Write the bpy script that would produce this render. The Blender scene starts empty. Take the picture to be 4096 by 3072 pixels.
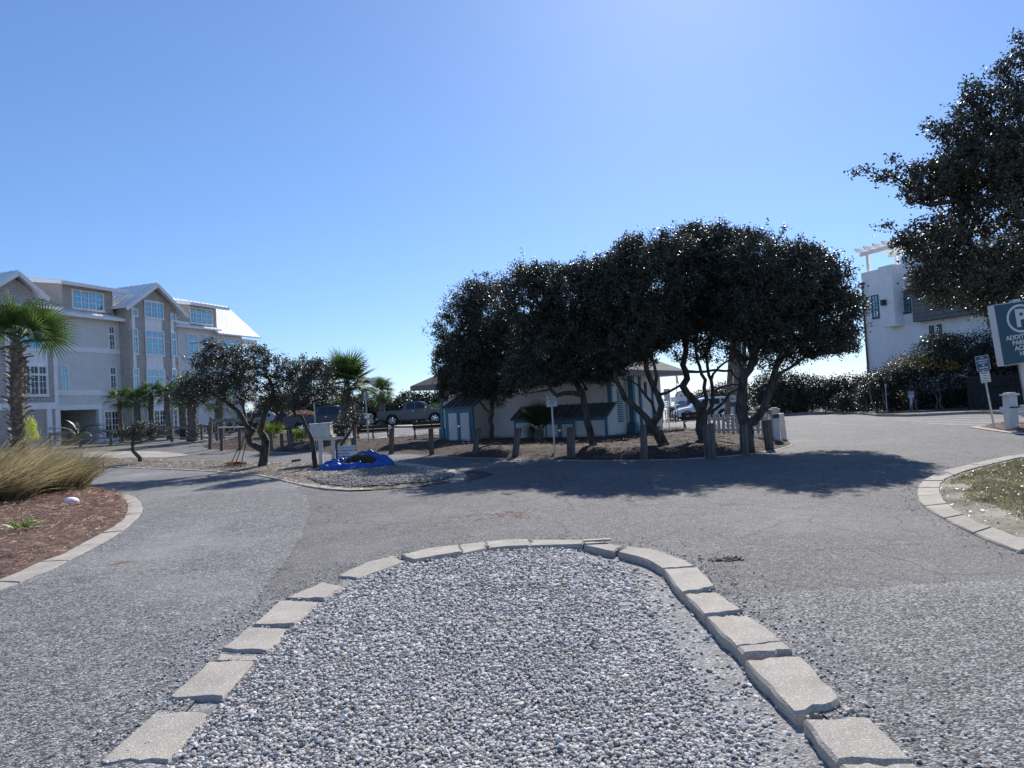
import bpy, bmesh, math, random
import numpy as np
from mathutils import Vector, Matrix
from mathutils.geometry import delaunay_2d_cdt
random.seed(7); RNG = np.random.default_rng(7)
scene = bpy.context.scene
COL = scene.collection
R = math.radians
# ------------------------------------------------------------ camera
F = 2840.0; CX, CY = 2048.0, 1536.0; ROLL = 0.0555; H = 1.7
PITCH = math.atan(81 / F)
cd = bpy.data.cameras.new('camera'); cam = bpy.data.objects.new('camera', cd); COL.objects.link(cam)
cd.sensor_fit = 'HORIZONTAL'; cd.sensor_width = 36.0; cd.lens = F / 4096 * 36.0
cd.clip_start = 0.1; cd.clip_end = 30000
cam.matrix_world = Matrix.Translation((0, 0, H)) @ Matrix.Rotation(R(90) + PITCH, 4, 'X') @ Matrix.Rotation(-ROLL, 4, 'Z')
scene.camera = cam
# ------------------------------------------------------------ light
SUN_EL, SUN_AZ = R(36), R(16)      # azimuth to the right of straight ahead
world = bpy.data.worlds.new('World'); scene.world = world; world.use_nodes = True
wn = world.node_tree; wn.nodes.clear()
wo = wn.nodes.new('ShaderNodeOutputWorld'); bg = wn.nodes.new('ShaderNodeBackground'); sky = wn.nodes.new('ShaderNodeTexSky')
sky.sky_type = 'NISHITA'; sky.sun_disc = False; sky.sun_elevation = SUN_EL; sky.sun_rotation = SUN_AZ
sky.altitude = 0; sky.air_density = 0.9; sky.dust_density = 0.2; sky.ozone_density = 10.0
bg.inputs['Strength'].default_value = 0.13
gm = wn.nodes.new('ShaderNodeGamma'); gm.inputs[1].default_value = 0.8
tn = wn.nodes.new('ShaderNodeMix'); tn.data_type = 'RGBA'; tn.blend_type = 'MULTIPLY'; tn.inputs[0].default_value = 1.0; tn.inputs[7].default_value = (0.95, 0.975, 1.05, 1)
wn.links.new(sky.outputs[0], gm.inputs[0]); wn.links.new(gm.outputs[0], tn.inputs[6]); wn.links.new(tn.outputs[2], bg.inputs[0]); wn.links.new(bg.outputs[0], wo.inputs[0])
sl = bpy.data.lights.new('sun', 'SUN'); sl.energy = 4.2; sl.angle = R(0.5); sl.color = (1.0, 0.95, 0.88)
so = bpy.data.objects.new('sun', sl); COL.objects.link(so)
sd = Vector((math.sin(SUN_AZ) * math.cos(SUN_EL), math.cos(SUN_AZ) * math.cos(SUN_EL), math.sin(SUN_EL)))
so.rotation_euler = sd.to_track_quat('Z', 'Y').to_euler()
vs = scene.view_settings
vs.view_transform = 'Standard'; vs.look = 'None'; vs.gamma = 1; vs.use_curve_mapping = False; vs.exposure = 0.65
scene.cycles.max_bounces = 6

# ------------------------------------------------------------ pixel (of the 4096 px photograph) to place
def sst(t):
    t = np.clip(t, 0, 1); return t * t * (3 - 2 * t)
def T(x, y):
    x = np.asarray(x, float); y = np.asarray(y, float)
    z = 0.5 * sst((y - 28) / 20) * sst((-x - 2) / 14) - 0.25 * sst((y - 33) / 22) * sst((x + 6) / 16)
    return z - 7.0 * sst((y - 100) / 40)
def T1(x, y): return float(T(x, y))
_c, _s = math.cos(ROLL), math.sin(ROLL)
def ray(px, py):
    u = (px - CX) / F; v = (CY - py) / F
    u, v = u * _c + v * _s, -u * _s + v * _c
    c, s = math.cos(PITCH), math.sin(PITCH)
    return Vector((u, c - v * s, s + v * c))
def G(px, py, dz=0.0):
    d = ray(px, py); z = dz; p = None
    for _ in range(12):
        t = (z - H) / d.z; p = Vector((d.x * t, d.y * t, z)); z = 0.5 * z + 0.5 * (T1(p.x, p.y) + dz)
    return Vector((p.x, p.y, T1(p.x, p.y) + dz))
def at(px, py, Y):
    d = ray(px, py); return Vector((0, 0, H)) + d * (Y / d.y)
def hgt(px, py, base):
    return at(px, py, base[1]).z - base[2]
def W(list_px, dz=0.0): return [G(a, b, dz) for a, b in list_px]

# ------------------------------------------------------------ objects
def link(name, data, parent=None, loc=None, rot=None):
    o = bpy.data.objects.new(name, data); COL.objects.link(o)
    if parent: o.parent = parent
    if loc is not None: o.location = loc
    if rot is not None: o.rotation_euler = rot
    return o
def tag(o, label=None, cat=None, group=None, kind=None):
    if label: o['label'] = label
    if cat: o['category'] = cat
    if group: o['group'] = group
    if kind: o['kind'] = kind
    return o
def thing(name, label, cat, loc=(0, 0, 0), rz=0.0, group=None, rot=None):
    return tag(link(name, None, None, loc, rot if rot else (0, 0, rz)), label, cat, group)
def mesh_np(name, V, faces_n, Fidx, mat, smooth=False):
    """V (n,3); Fidx flat index array with faces_n vertices per face"""
    me = bpy.data.meshes.new(name); V = np.ascontiguousarray(V, dtype=np.float32); Fi = np.ascontiguousarray(Fidx, dtype=np.int32).ravel()
    nf = len(Fi) // faces_n
    me.vertices.add(len(V)); me.vertices.foreach_set('co', V.ravel())
    me.loops.add(len(Fi)); me.loops.foreach_set('vertex_index', Fi)
    me.polygons.add(nf); me.polygons.foreach_set('loop_start', np.arange(nf, dtype=np.int32) * faces_n)
    try: me.polygons.foreach_set('loop_total', np.full(nf, faces_n, dtype=np.int32))
    except Exception: pass
    me.polygons.foreach_set('use_smooth', np.full(nf, smooth, dtype=bool))
    me.materials.append(mat); me.update(calc_edges=True)
    return me
class MB:
    def __init__(s): s.v = []; s.f = []
    def add(s, V, Fs):
        n = len(s.v); s.v += [tuple(v) for v in V]; s.f += [tuple(i + n for i in f) for f in Fs]; return s
    def box(s, x0, x1, y0, y1, z0, z1, M=None):
        V = [(x, y, z) for z in (z0, z1) for x, y in ((x0, y0), (x1, y0), (x1, y1), (x0, y1))]
        if M is not None: V = [M @ Vector(v) for v in V]
        return s.add(V, [(3, 2, 1, 0), (4, 5, 6, 7), (0, 1, 5, 4), (1, 2, 6, 5), (2, 3, 7, 6), (3, 0, 4, 7)])
    def bar(s, a, b, w, h, up=(0, 0, 1)):
        a, b = Vector(a), Vector(b); d = (b - a).normalized(); u = Vector(up); r = d.cross(u)
        if r.length < 1e-4: r = d.cross(Vector((1, 0, 0)))
        r.normalize(); u = r.cross(d); r *= w / 2; u *= h / 2
        V = [a - r - u, a + r - u, a + r + u, a - r + u, b - r - u, b + r - u, b + r + u, b - r + u]
        return s.add(V, [(3, 2, 1, 0), (4, 5, 6, 7), (0, 1, 5, 4), (1, 2, 6, 5), (2, 3, 7, 6), (3, 0, 4, 7)])
    def prism(s, pts, axis, a, b):
        """polygon pts (2d) extruded along axis 'x','y','z' from a to b"""
        n = len(pts)
        def mk(p, t): return {'x': (t, p[0], p[1]), 'y': (p[0], t, p[1]), 'z': (p[0], p[1], t)}[axis]
        V = [mk(p, a) for p in pts] + [mk(p, b) for p in pts]
        return s.add(V, [tuple(range(n))[::-1], tuple(range(n, 2 * n))] + [(i, (i + 1) % n, n + (i + 1) % n, n + i) for i in range(n)])
    def tube(s, P, r, n=8, cap=True):
        P = [Vector(p) for p in P]; k = len(P)
        if not hasattr(r, '__len__'): r = [r] * k
        V = []; ref = Vector((0.3, 0.9, 0.2))
        for i in range(k):
            d = (P[min(i + 1, k - 1)] - P[max(i - 1, 0)]).normalized()
            a = d.cross(ref)
            if a.length < 0.1: a = d.cross(Vector((1, 0, 0)))
            a.normalize(); b = d.cross(a)
            V += [P[i] + (a * math.cos(2 * math.pi * j / n) + b * math.sin(2 * math.pi * j / n)) * r[i] for j in range(n)]
        Fs = [(i * n + j, i * n + (j + 1) % n, (i + 1) * n + (j + 1) % n, (i + 1) * n + j) for i in range(k - 1) for j in range(n)]
        if cap: Fs += [tuple(range(n))[::-1], tuple(range((k - 1) * n, k * n))]
        return s.add(V, Fs)
    def cyl(s, c, r, h, n=12, axis='z'):
        c = Vector(c); d = {'x': Vector((h, 0, 0)), 'y': Vector((0, h, 0)), 'z': Vector((0, 0, h))}[axis]
        return s.tube([c, c + d], r, n)
    def quad(s, a, b, c, d): return s.add([a, b, c, d], [(0, 1, 2, 3)])
    def poly(s, P): return s.add(P, [tuple(range(len(P)))])
    def mesh(s, name, mat, smooth=False, bevel=0, fix=True):
        me = bpy.data.meshes.new(name); me.from_pydata(s.v, [], s.f)
        if fix or bevel:
            bm = bmesh.new(); bm.from_mesh(me)
            bmesh.ops.recalc_face_normals(bm, faces=bm.faces)
            if bevel:
                bmesh.ops.bevel(bm, geom=[e for e in bm.edges if len(e.link_faces) == 2 and e.calc_face_angle(0) > 0.5], offset=bevel, segments=2, affect='EDGES', clamp_overlap=True)
            bm.to_mesh(me); bm.free()
        me.materials.append(mat)
        if smooth:
            me.polygons.foreach_set('use_smooth', [True] * len(me.polygons)); 
        return me
    def build(s, name, mat, parent=None, smooth=False, bevel=0, loc=None, rot=None, fix=True):
        return link(name, s.mesh(name, mat, smooth, bevel, fix), parent, loc, rot)

# ------------------------------------------------------------ materials
def mat(name, col, rough=0.8, var=0.25, scale=6.0, bump=0.0, bscale=None, metal=0.0, col2=None, spec=0.5, stretch=None, island=0.0, coords='Object', detail=4.0, trans=0.0, tl=0.0):
    m = bpy.data.materials.new(name); m.use_nodes = True; nt = m.node_tree; n = nt.nodes; L = nt.links
    b = n['Principled BSDF']; b.inputs['Roughness'].default_value = rough; b.inputs['Metallic'].default_value = metal
    b.inputs['Specular IOR Level'].default_value = spec
    tc = n.new('ShaderNodeTexCoord'); mp = n.new('ShaderNodeMapping'); L.new(tc.outputs[coords], mp.inputs[0])
    if stretch: mp.inputs['Scale'].default_value = stretch
    no = n.new('ShaderNodeTexNoise'); no.inputs['Scale'].default_value = scale; no.inputs['Detail'].default_value = detail; L.new(mp.outputs[0], no.inputs['Vector'])
    c1 = tuple(max(0, c * (1 - var)) for c in col) + (1,)
    c2 = (tuple(min(1, c * (1 + var)) for c in col) if col2 is None else tuple(col2)) + (1,)
    rp = n.new('ShaderNodeValToRGB'); rp.color_ramp.elements[0].position = 0.32; rp.color_ramp.elements[1].position = 0.68
    rp.color_ramp.elements[0].color = c1; rp.color_ramp.elements[1].color = c2
    L.new(no.outputs[0], rp.inputs[0]); src = rp.outputs[0]
    if island:
        g = n.new('ShaderNodeNewGeometry'); hs = n.new('ShaderNodeHueSaturation'); mr = n.new('ShaderNodeMapRange')
        mr.inputs['To Min'].default_value = 1 - island; mr.inputs['To Max'].default_value = 1 + island
        L.new(g.outputs['Random Per Island'], mr.inputs[0]); L.new(mr.outputs[0], hs.inputs['Value']); L.new(src, hs.inputs['Color']); src = hs.outputs[0]
    L.new(src, b.inputs['Base Color'])
    if tl:
        tb = n.new('ShaderNodeBsdfTranslucent'); ms = n.new('ShaderNodeMixShader'); ms.inputs[0].default_value = tl; L.new(src, tb.inputs[0])
        L.new(b.outputs[0], ms.inputs[1]); L.new(tb.outputs[0], ms.inputs[2]); L.new(ms.outputs[0], n['Material Output'].inputs[0])
    if trans: b.inputs['Transmission Weight'].default_value = trans
    if bump:
        bp = n.new('ShaderNodeBump'); bp.inputs['Strength'].default_value = min(1, bump); bp.inputs['Distance'].default_value = 0.02 * max(1, bump)
        n2 = n.new('ShaderNodeTexNoise'); n2.inputs['Scale'].default_value = bscale or scale * 4; n2.inputs['Detail'].default_value = 5
        L.new(mp.outputs[0], n2.inputs['Vector']); L.new(n2.outputs[0], bp.inputs['Height']); L.new(bp.outputs[0], b.inputs['Normal'])
    return m
def asphalt(name, dark, light, patch, cell=95, contrast=0.5, cracks=0.0, bump=0.6, sand=0.5):
    m = bpy.data.materials.new(name); m.use_nodes = True; nt = m.node_tree; n = nt.nodes; L = nt.links
    b = n['Principled BSDF']; b.inputs['Roughness'].default_value = 0.85; b.inputs['Specular IOR Level'].default_value = 0.25
    tc = n.new('ShaderNodeTexCoord'); o = tc.outputs['Object']
    def vor(sc, feat='F1'):
        v = n.new('ShaderNodeTexVoronoi'); v.feature = feat; v.inputs['Scale'].default_value = sc; L.new(o, v.inputs['Vector']); return v
    def noi(sc, d=5, dist=0.0):
        v = n.new('ShaderNodeTexNoise'); v.inputs['Scale'].default_value = sc; v.inputs['Detail'].default_value = d; v.inputs['Distortion'].default_value = dist; L.new(o, v.inputs['Vector']); return v
    def ramp(src, a, bb, c0=(0, 0, 0, 1), c1=(1, 1, 1, 1)):
        r = n.new('ShaderNodeValToRGB'); r.color_ramp.elements[0].position = a; r.color_ramp.elements[1].position = bb
        r.color_ramp.elements[0].color = c0; r.color_ramp.elements[1].color = c1; L.new(src, r.inputs[0]); return r.outputs[0]
    def mix(f, a, c, mode='MIX'):
        x = n.new('ShaderNodeMix'); x.data_type = 'RGBA'; x.blend_type = mode
        if isinstance(f, float): x.inputs[0].default_value = f
        else: L.new(f, x.inputs[0])
        for s, k in ((a, 6), (c, 7)):
            if isinstance(s, tuple): x.inputs[k].default_value = s
            else: L.new(s, x.inputs[k])
        return x.outputs[2]
    v1 = vor(cell); sp = n.new('ShaderNodeSeparateColor'); L.new(v1.outputs['Color'], sp.inputs[0])
    base = ramp(sp.outputs[0], 0.2, 0.95, dark + (1,), light + (1,))
    v3 = vor(cell * 0.8); sp3 = n.new('ShaderNodeSeparateColor'); L.new(v3.outputs['Color'], sp3.inputs[0])
    base = mix(ramp(sp3.outputs[1], 0.90, 0.94), base, tuple(c * 1.3 for c in light) + (1,))
    big = noi(0.35, 6, 0.6)
    base = mix(ramp(big.outputs[0], 0.48, 0.72, (0, 0, 0, 1), (sand, sand, sand, 1)), base, patch + (1,))
    mid = noi(3.1, 6)
    base = mix(ramp(mid.outputs[0], 0.35, 0.7), base, mix(1.0, base, (0.80, 0.80, 0.82, 1), 'MULTIPLY'))
    fl = noi(9.0, 6)
    base = mix(ramp(fl.outputs[0], 0.4, 0.7), base, mix(1.0, base, (1.12, 1.11, 1.08, 1), 'MULTIPLY'))
    if cracks:
        w = noi(1.5, 4); va = n.new('ShaderNodeVectorMath'); va.operation = 'MULTIPLY_ADD'; L.new(w.outputs['Color'], va.inputs[0]); va.inputs[1].default_value = (0.5, 0.5, 0); L.new(o, va.inputs[2])
        vc = n.new('ShaderNodeTexVoronoi'); vc.feature = 'DISTANCE_TO_EDGE'; vc.inputs['Scale'].default_value = 0.9; L.new(va.outputs[0], vc.inputs['Vector'])
        vd = n.new('ShaderNodeTexVoronoi'); vd.feature = 'DISTANCE_TO_EDGE'; vd.inputs['Scale'].default_value = 3.0; L.new(va.outputs[0], vd.inputs['Vector'])
        m1 = ramp(vc.outputs[0], 0.004, 0.014, (1, 1, 1, 1), (0, 0, 0, 1)); m2 = ramp(vd.outputs[0], 0.008, 0.03, (1, 1, 1, 1), (0, 0, 0, 1))
        msk = noi(0.5, 3); mm = ramp(msk.outputs[0], 0.55, 0.62); mm2 = ramp(msk.outputs[0], 0.42, 0.5)
        f1 = mix(1.0, m1, mm2, 'MULTIPLY'); f2 = mix(1.0, m2, mm, 'MULTIPLY'); ff = mix(1.0, f1, f2, 'LIGHTEN')
        base = mix(mix(1.0, ff, (cracks, cracks, cracks, 1), 'MULTIPLY'), base, (0.035, 0.033, 0.032, 1))
    L.new(base, b.inputs['Base Color'])
    bp = n.new('ShaderNodeBump'); bp.inputs['Strength'].default_value = bump; bp.inputs['Distance'].default_value = 0.012
    L.new(v1.outputs['Distance'], bp.inputs['Height']); bp.invert = True; L.new(bp.outputs[0], b.inputs['Normal'])
    return m
def concrete(name, col):
    m = asphalt(name, tuple(c * 0.82 for c in col), tuple(c * 1.08 for c in col), tuple(c * 0.62 for c in col), cell=160, bump=0.45, sand=0.7)
    return m
M = {}
M['road'] = asphalt('road_asphalt', (0.055, 0.053, 0.053), (0.245, 0.235, 0.231), (0.24, 0.23, 0.222), cell=85, cracks=0.6, sand=0.5)
M['coarse'] = asphalt('coarse_asphalt', (0.05, 0.05, 0.052), (0.33, 0.325, 0.325), (0.34, 0.335, 0.325), cell=74, bump=0.75, sand=0.6)
M['concrete'] = concrete('kerb_concrete', (0.45, 0.41, 0.355))
M['concrete2'] = concrete('path_concrete', (0.42, 0.39, 0.34))
M['dust'] = asphalt('gravel_bed', (0.16, 0.155, 0.155), (0.36, 0.35, 0.35), (0.33, 0.32, 0.31), cell=70, sand=0.6)
M['sand'] = mat('sand_soil', (0.33, 0.28, 0.22), 0.95, 0.25, 3, 0.5, 30)
M['dirt'] = mat('dry_dirt', (0.11, 0.085, 0.065), 0.95, 0.35, 3, 1.0, 30, col2=(0.24, 0.20, 0.16))
M['mulch'] = mat('mulch_bed', (0.08, 0.044, 0.033), 0.95, 0.4, 9, 1.5, 40, col2=(0.21, 0.125, 0.095))
M['needle'] = mat('pine_needles', (0.36, 0.19, 0.13), 0.6, 0.3, 2, island=0.8, col2=(0.56, 0.38, 0.28), tl=0.2)
M['needledk'] = mat('shaded_pine_needles', (0.10, 0.05, 0.038), 0.7, 0.3, 2, island=0.8, col2=(0.24, 0.14, 0.105))  # darker copy of the pine needles, grove shade put into the colour
M['soil'] = mat('dark_soil', (0.05, 0.04, 0.03), 0.95, 0.4, 2, 0.6, 12)
M['stone'] = mat('grey_pebbles', (0.54, 0.52, 0.50), 0.75, 0.1, 18, 0.3, 120, island=0.5, col2=(0.46, 0.43, 0.39))
M['leaf'] = mat('oak_leaves', (0.052, 0.055, 0.036), 0.40, 0.3, 1.2, island=0.6, spec=0.6, tl=0.2)
M['leaf2'] = mat('grey_green_leaves', (0.065, 0.070, 0.048), 0.42, 0.3, 1.5, island=0.5, spec=0.5, tl=0.15)
M['leafy'] = mat('yellowing_leaves', (0.30, 0.21, 0.04), 0.6, 0.3, 2.0, island=0.5)
M['scrub'] = mat('scrub_leaves', (0.06, 0.068, 0.036), 0.5, 0.4, 0.5, island=0.5)
M['inner'] = mat('dark_interior', (0.02, 0.02, 0.014), 0.9, 0.4, 2, 1.0, 8)  # near-black, stands in for shade inside bushes and the garage
M['bark'] = mat('oak_bark', (0.045, 0.038, 0.033), 0.9, 0.45, 9, 1.0, 30, stretch=(1, 1, 0.3), col2=(0.11, 0.095, 0.08))
M['palmbark'] = mat('palm_trunk', (0.16, 0.135, 0.115), 0.9, 0.4, 6, 1.0, 20)
M['boot'] = mat('palm_boots', (0.24, 0.19, 0.15), 0.85, 0.45, 9, 0.7, 40, col2=(0.34, 0.29, 0.25))
M['frond'] = mat('palm_frond', (0.085, 0.14, 0.035), 0.6, 0.35, 3, island=0.3, spec=0.25, tl=0.35)
M['frond2'] = mat('palm_frond_pale', (0.20, 0.26, 0.05), 0.6, 0.3, 3, island=0.3, spec=0.25, tl=0.4)
M['petiole'] = mat('palm_petiole', (0.16, 0.19, 0.06), 0.5, 0.2, 4)
M['white'] = mat('white_paint', (0.88, 0.86, 0.83), 0.5, 0.06, 3, 0.1, 30)
M['whitepost'] = mat('white_painted_wood', (0.66, 0.64, 0.60), 0.55, 0.12, 4, 0.3, 25)
M['stucco'] = mat('white_stucco', (0.90, 0.88, 0.85), 0.85, 0.05, 1.5, 0.15, 30)
M['glass'] = mat('window_glass', (0.17, 0.35, 0.43), 0.06, 0.12, 0.4, metal=0.75)
M['glassdk'] = mat('window_glass_dark', (0.015, 0.018, 0.022), 0.05, 0.3, 0.6, spec=0.5)  # dark colour stands in for tree reflections in the lower house windows
M['black'] = mat('dark_metal', (0.02, 0.02, 0.022), 0.4, 0.2, 5)
M['rubber'] = mat('tyre_rubber', (0.02, 0.02, 0.02), 0.8, 0.2, 10)
M['chrome'] = mat('chrome', (0.7, 0.7, 0.72), 0.15, 0.05, 5, metal=1.0)
M['alu'] = mat('galvanised_metal', (0.50, 0.50, 0.50), 0.4, 0.15, 8, metal=0.6)
M['signback'] = mat('sign_back_metal', (0.42, 0.42, 0.40), 0.45, 0.1, 3, metal=0.5)
M['teal'] = mat('teal_paint', (0.045, 0.19, 0.25), 0.5, 0.15, 3, 0.2, 30)
M['cream'] = mat('cream_siding', (0.68, 0.65, 0.62), 0.6, 0.06, 2, 0.15, 30)
M['wood'] = mat('weathered_wood', (0.11, 0.09, 0.075), 0.9, 0.4, 12, 0.8, 40, stretch=(1, 1, 0.12), col2=(0.19, 0.165, 0.14))
M['woodx'] = mat('weathered_rail', (0.22, 0.185, 0.15), 0.9, 0.35, 12, 0.6, 40, stretch=(0.12, 1, 1), col2=(0.36, 0.31, 0.26))
M['benchw'] = mat('brown_bench_slats', (0.05, 0.032, 0.026), 0.6, 0.2, 6)
M['ylw'] = mat('neon_netting', (0.85, 0.86, 0.22), 0.6, 0.2, 9)
M['flag'] = mat('yellow_flag', (0.75, 0.50, 0.03), 0.7, 0.1, 3)
M['grass1'] = mat('cordgrass_blades', (0.25, 0.21, 0.10), 0.6, 0.3, 0.9, island=0.7, col2=(0.48, 0.41, 0.24), tl=0.45)
M['turf'] = mat('turf_blades', (0.12, 0.15, 0.05), 0.7, 0.4, 1.5, island=0.6, col2=(0.30, 0.27, 0.12), tl=0.35)
M['litter'] = mat('dry_leaves', (0.36, 0.30, 0.24), 0.5, 0.3, 3, island=0.5)
M['lily'] = mat('strap_leaves', (0.20, 0.30, 0.08), 0.45, 0.3, 3, island=0.4, tl=0.4)
M['red'] = mat('red_metal', (0.30, 0.02, 0.02), 0.5, 0.15, 6)
M['handle'] = mat('brown_handle', (0.13, 0.045, 0.035), 0.6, 0.3, 8)
M['ink'] = mat('black_print', (0.02, 0.02, 0.025), 0.6, 0.05, 3)
M['inkred'] = mat('red_print', (0.45, 0.03, 0.03), 0.6, 0.05, 3)
M['inkpale'] = mat('faded_print', (0.36, 0.32, 0.34), 0.6, 0.05, 3)
M['inkwhite'] = mat('white_print', (0.72, 0.72, 0.70), 0.5, 0.03, 3)
M['signteal'] = mat('teal_sign_panel', (0.008, 0.07, 0.095), 0.4, 0.06, 2)
M['signblue'] = mat('blue_sign_panel', (0.02, 0.07, 0.13), 0.4, 0.06, 2)
M['signwhite'] = mat('white_sign_panel', (0.66, 0.65, 0.63), 0.5, 0.05, 3)
M['paint'] = mat('road_paint', (0.62, 0.62, 0.60), 0.7, 0.2, 6)
M['taillight'] = mat('red_lens', (0.45, 0.01, 0.01), 0.2, 0.1, 3)
M['headlight'] = mat('clear_lens', (0.6, 0.62, 0.65), 0.08, 0.05, 3, metal=0.6)
M['treetruck'] = mat('grey_truck_paint', (0.13, 0.135, 0.145), 0.28, 0.05, 1, metal=0.5)
M['bluetruck'] = mat('dark_blue_truck_paint', (0.05, 0.065, 0.09), 0.28, 0.05, 1, metal=0.4)
M['whitecar'] = mat('white_car_paint', (0.72, 0.73, 0.75), 0.2, 0.02, 1)
M['blackcar'] = mat('black_car_paint', (0.015, 0.015, 0.018), 0.2, 0.1, 1)
M['silvercar'] = mat('silver_car_paint', (0.42, 0.44, 0.47), 0.25, 0.03, 1, metal=0.5)
M['mulchdk'] = mat('dark_compost', (0.07, 0.052, 0.038), 0.95, 0.5, 25, 1.0, 60, col2=(0.10, 0.08, 0.055))
def board_mat(name, col, period, bumpd=0.02, var=0.05):
    m = mat(name, col, 0.75, var, 1.5); nt = m.node_tree; n = nt.nodes; L = nt.links; b = n['Principled BSDF']
    tc = n.new('ShaderNodeTexCoord'); sp = n.new('ShaderNodeSeparateXYZ'); L.new(tc.outputs['Object'], sp.inputs[0])
    mt = n.new('ShaderNodeMath'); mt.operation = 'MULTIPLY'; mt.inputs[1].default_value = 1 / period; L.new(sp.outputs[2], mt.inputs[0])
    fr = n.new('ShaderNodeMath'); fr.operation = 'FRACT'; L.new(mt.outputs[0], fr.inputs[0])
    iv = n.new('ShaderNodeMath'); iv.operation = 'SUBTRACT'; iv.inputs[0].default_value = 1; L.new(fr.outputs[0], iv.inputs[1])
    bp = n.new('ShaderNodeBump'); bp.inputs['Strength'].default_value = 0.8; bp.inputs['Distance'].default_value = bumpd; L.new(iv.outputs[0], bp.inputs['Height']); L.new(bp.outputs[0], b.inputs['Normal'])
    return m
def shingle_mat(name, col):
    m = bpy.data.materials.new(name); m.use_nodes = True; nt = m.node_tree; n = nt.nodes; L = nt.links; b = n['Principled BSDF']; b.inputs['Roughness'].default_value = 0.9
    tc = n.new('ShaderNodeTexCoord'); sp = n.new('ShaderNodeSeparateXYZ'); L.new(tc.outputs['Object'], sp.inputs[0])
    ad = n.new('ShaderNodeMath'); ad.operation = 'ADD'; L.new(sp.outputs[0], ad.inputs[0]); L.new(sp.outputs[1], ad.inputs[1])
    cb = n.new('ShaderNodeCombineXYZ'); L.new(ad.outputs[0], cb.inputs[0]); L.new(sp.outputs[2], cb.inputs[1])
    br = n.new('ShaderNodeTexBrick'); L.new(cb.outputs[0], br.inputs[0]); br.inputs['Scale'].default_value = 1.0
    br.inputs['Brick Width'].default_value = 0.22; br.inputs['Row Height'].default_value = 0.19; br.inputs['Mortar Size'].default_value = 0.012
    br.inputs['Color1'].default_value = tuple(c * 0.9 for c in col) + (1,); br.inputs['Color2'].default_value = tuple(c * 1.08 for c in col) + (1,); br.inputs['Mortar'].default_value = tuple(c * 0.65 for c in col) + (1,)
    no = n.new('ShaderNodeTexNoise'); no.inputs['Scale'].default_value = 2.0; no.inputs['Detail'].default_value = 5; L.new(tc.outputs['Object'], no.inputs[0])
    mx = n.new('ShaderNodeMix'); mx.data_type = 'RGBA'; mx.blend_type = 'MULTIPLY'; mx.inputs[0].default_value = 0.3; L.new(br.outputs[0], mx.inputs[6]); L.new(no.outputs[0], mx.inputs[7])
    L.new(mx.outputs[2], b.inputs['Base Color'])
    bp = n.new('ShaderNodeBump'); bp.inputs['Strength'].default_value = 0.7; bp.inputs['Distance'].default_value = 0.03; bp.invert = True; L.new(br.outputs['Fac'], bp.inputs['Height']); L.new(bp.outputs[0], b.inputs['Normal'])
    return m
M['siding'] = board_mat('grey_lap_siding', (0.74, 0.71, 0.665), 0.17)
M['shingle'] = shingle_mat('grey_cedar_shingles', (0.60, 0.545, 0.49))
M['metalroof'] = mat('pale_metal_roof', (0.80, 0.81, 0.82), 0.4, 0.05, 0.8, metal=0.1)
M['greyboard'] = mat('grey_lap_boards', (0.16, 0.15, 0.155), 0.7, 0.1, 2)
M['roofshingle'] = shingle_mat('asphalt_shingles', (0.09, 0.085, 0.082))
M['water'] = mat('sea_water', (0.02, 0.06, 0.09), 0.12, 0.2, 0.05, 1.0, 0.6, coords='Object')
M['tarp'] = mat('blue_tarpaulin', (0.012, 0.085, 0.36), 0.3, 0.2, 3, 1.6, 9, spec=0.5)

# ------------------------------------------------------------ ground sheets
def resample(P, n):
    P = [Vector(p) for p in P]; L = [0]
    for i in range(1, len(P)): L.append(L[-1] + (P[i] - P[i - 1]).length)
    out = []
    for k in range(n + 1):
        t = L[-1] * k / n; i = 1
        while i < len(P) - 1 and L[i] < t: i += 1
        f = (t - L[i - 1]) / max(1e-9, L[i] - L[i - 1]); out.append(P[i - 1].lerp(P[i], min(1, max(0, f))))
    return out
def smooth_poly(P, n):   # Catmull-Rom through points
    P = [Vector(p) for p in P]; out = []
    for i in range(len(P) - 1):
        p0 = P[max(i - 1, 0)]; p1 = P[i]; p2 = P[i + 1]; p3 = P[min(i + 2, len(P) - 1)]
        for k in range(n):
            t = k / n; out.append(0.5 * ((2 * p1) + (p2 - p0) * t + (2 * p0 - 5 * p1 + 4 * p2 - p3) * t * t + (3 * p1 - p0 - 3 * p2 + p3) * t ** 3))
    out.append(P[-1]); return out
def inpoly(X, Y, P):
    X = np.asarray(X); Y = np.asarray(Y); r = np.zeros(X.shape, bool); n = len(P); j = n - 1
    for i in range(n):
        xi, yi, xj, yj = P[i][0], P[i][1], P[j][0], P[j][1]
        if yi != yj:
            r ^= ((yi > Y) != (yj > Y)) & (X < (xj - xi) * (Y - yi) / (yj - yi) + xi)
        j = i
    return r
def edist(X, Y, P, closed=True):
    d = np.full(np.shape(X), 1e9); n = len(P)
    for i in range(n if closed else n - 1):
        ax, ay = P[i][0], P[i][1]; bx, by = P[(i + 1) % n][0], P[(i + 1) % n][1]
        dx, dy = bx - ax, by - ay; l = dx * dx + dy * dy + 1e-12
        t = np.clip(((X - ax) * dx + (Y - ay) * dy) / l, 0, 1)
        d = np.minimum(d, np.hypot(X - ax - t * dx, Y - ay - t * dy))
    return d
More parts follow.
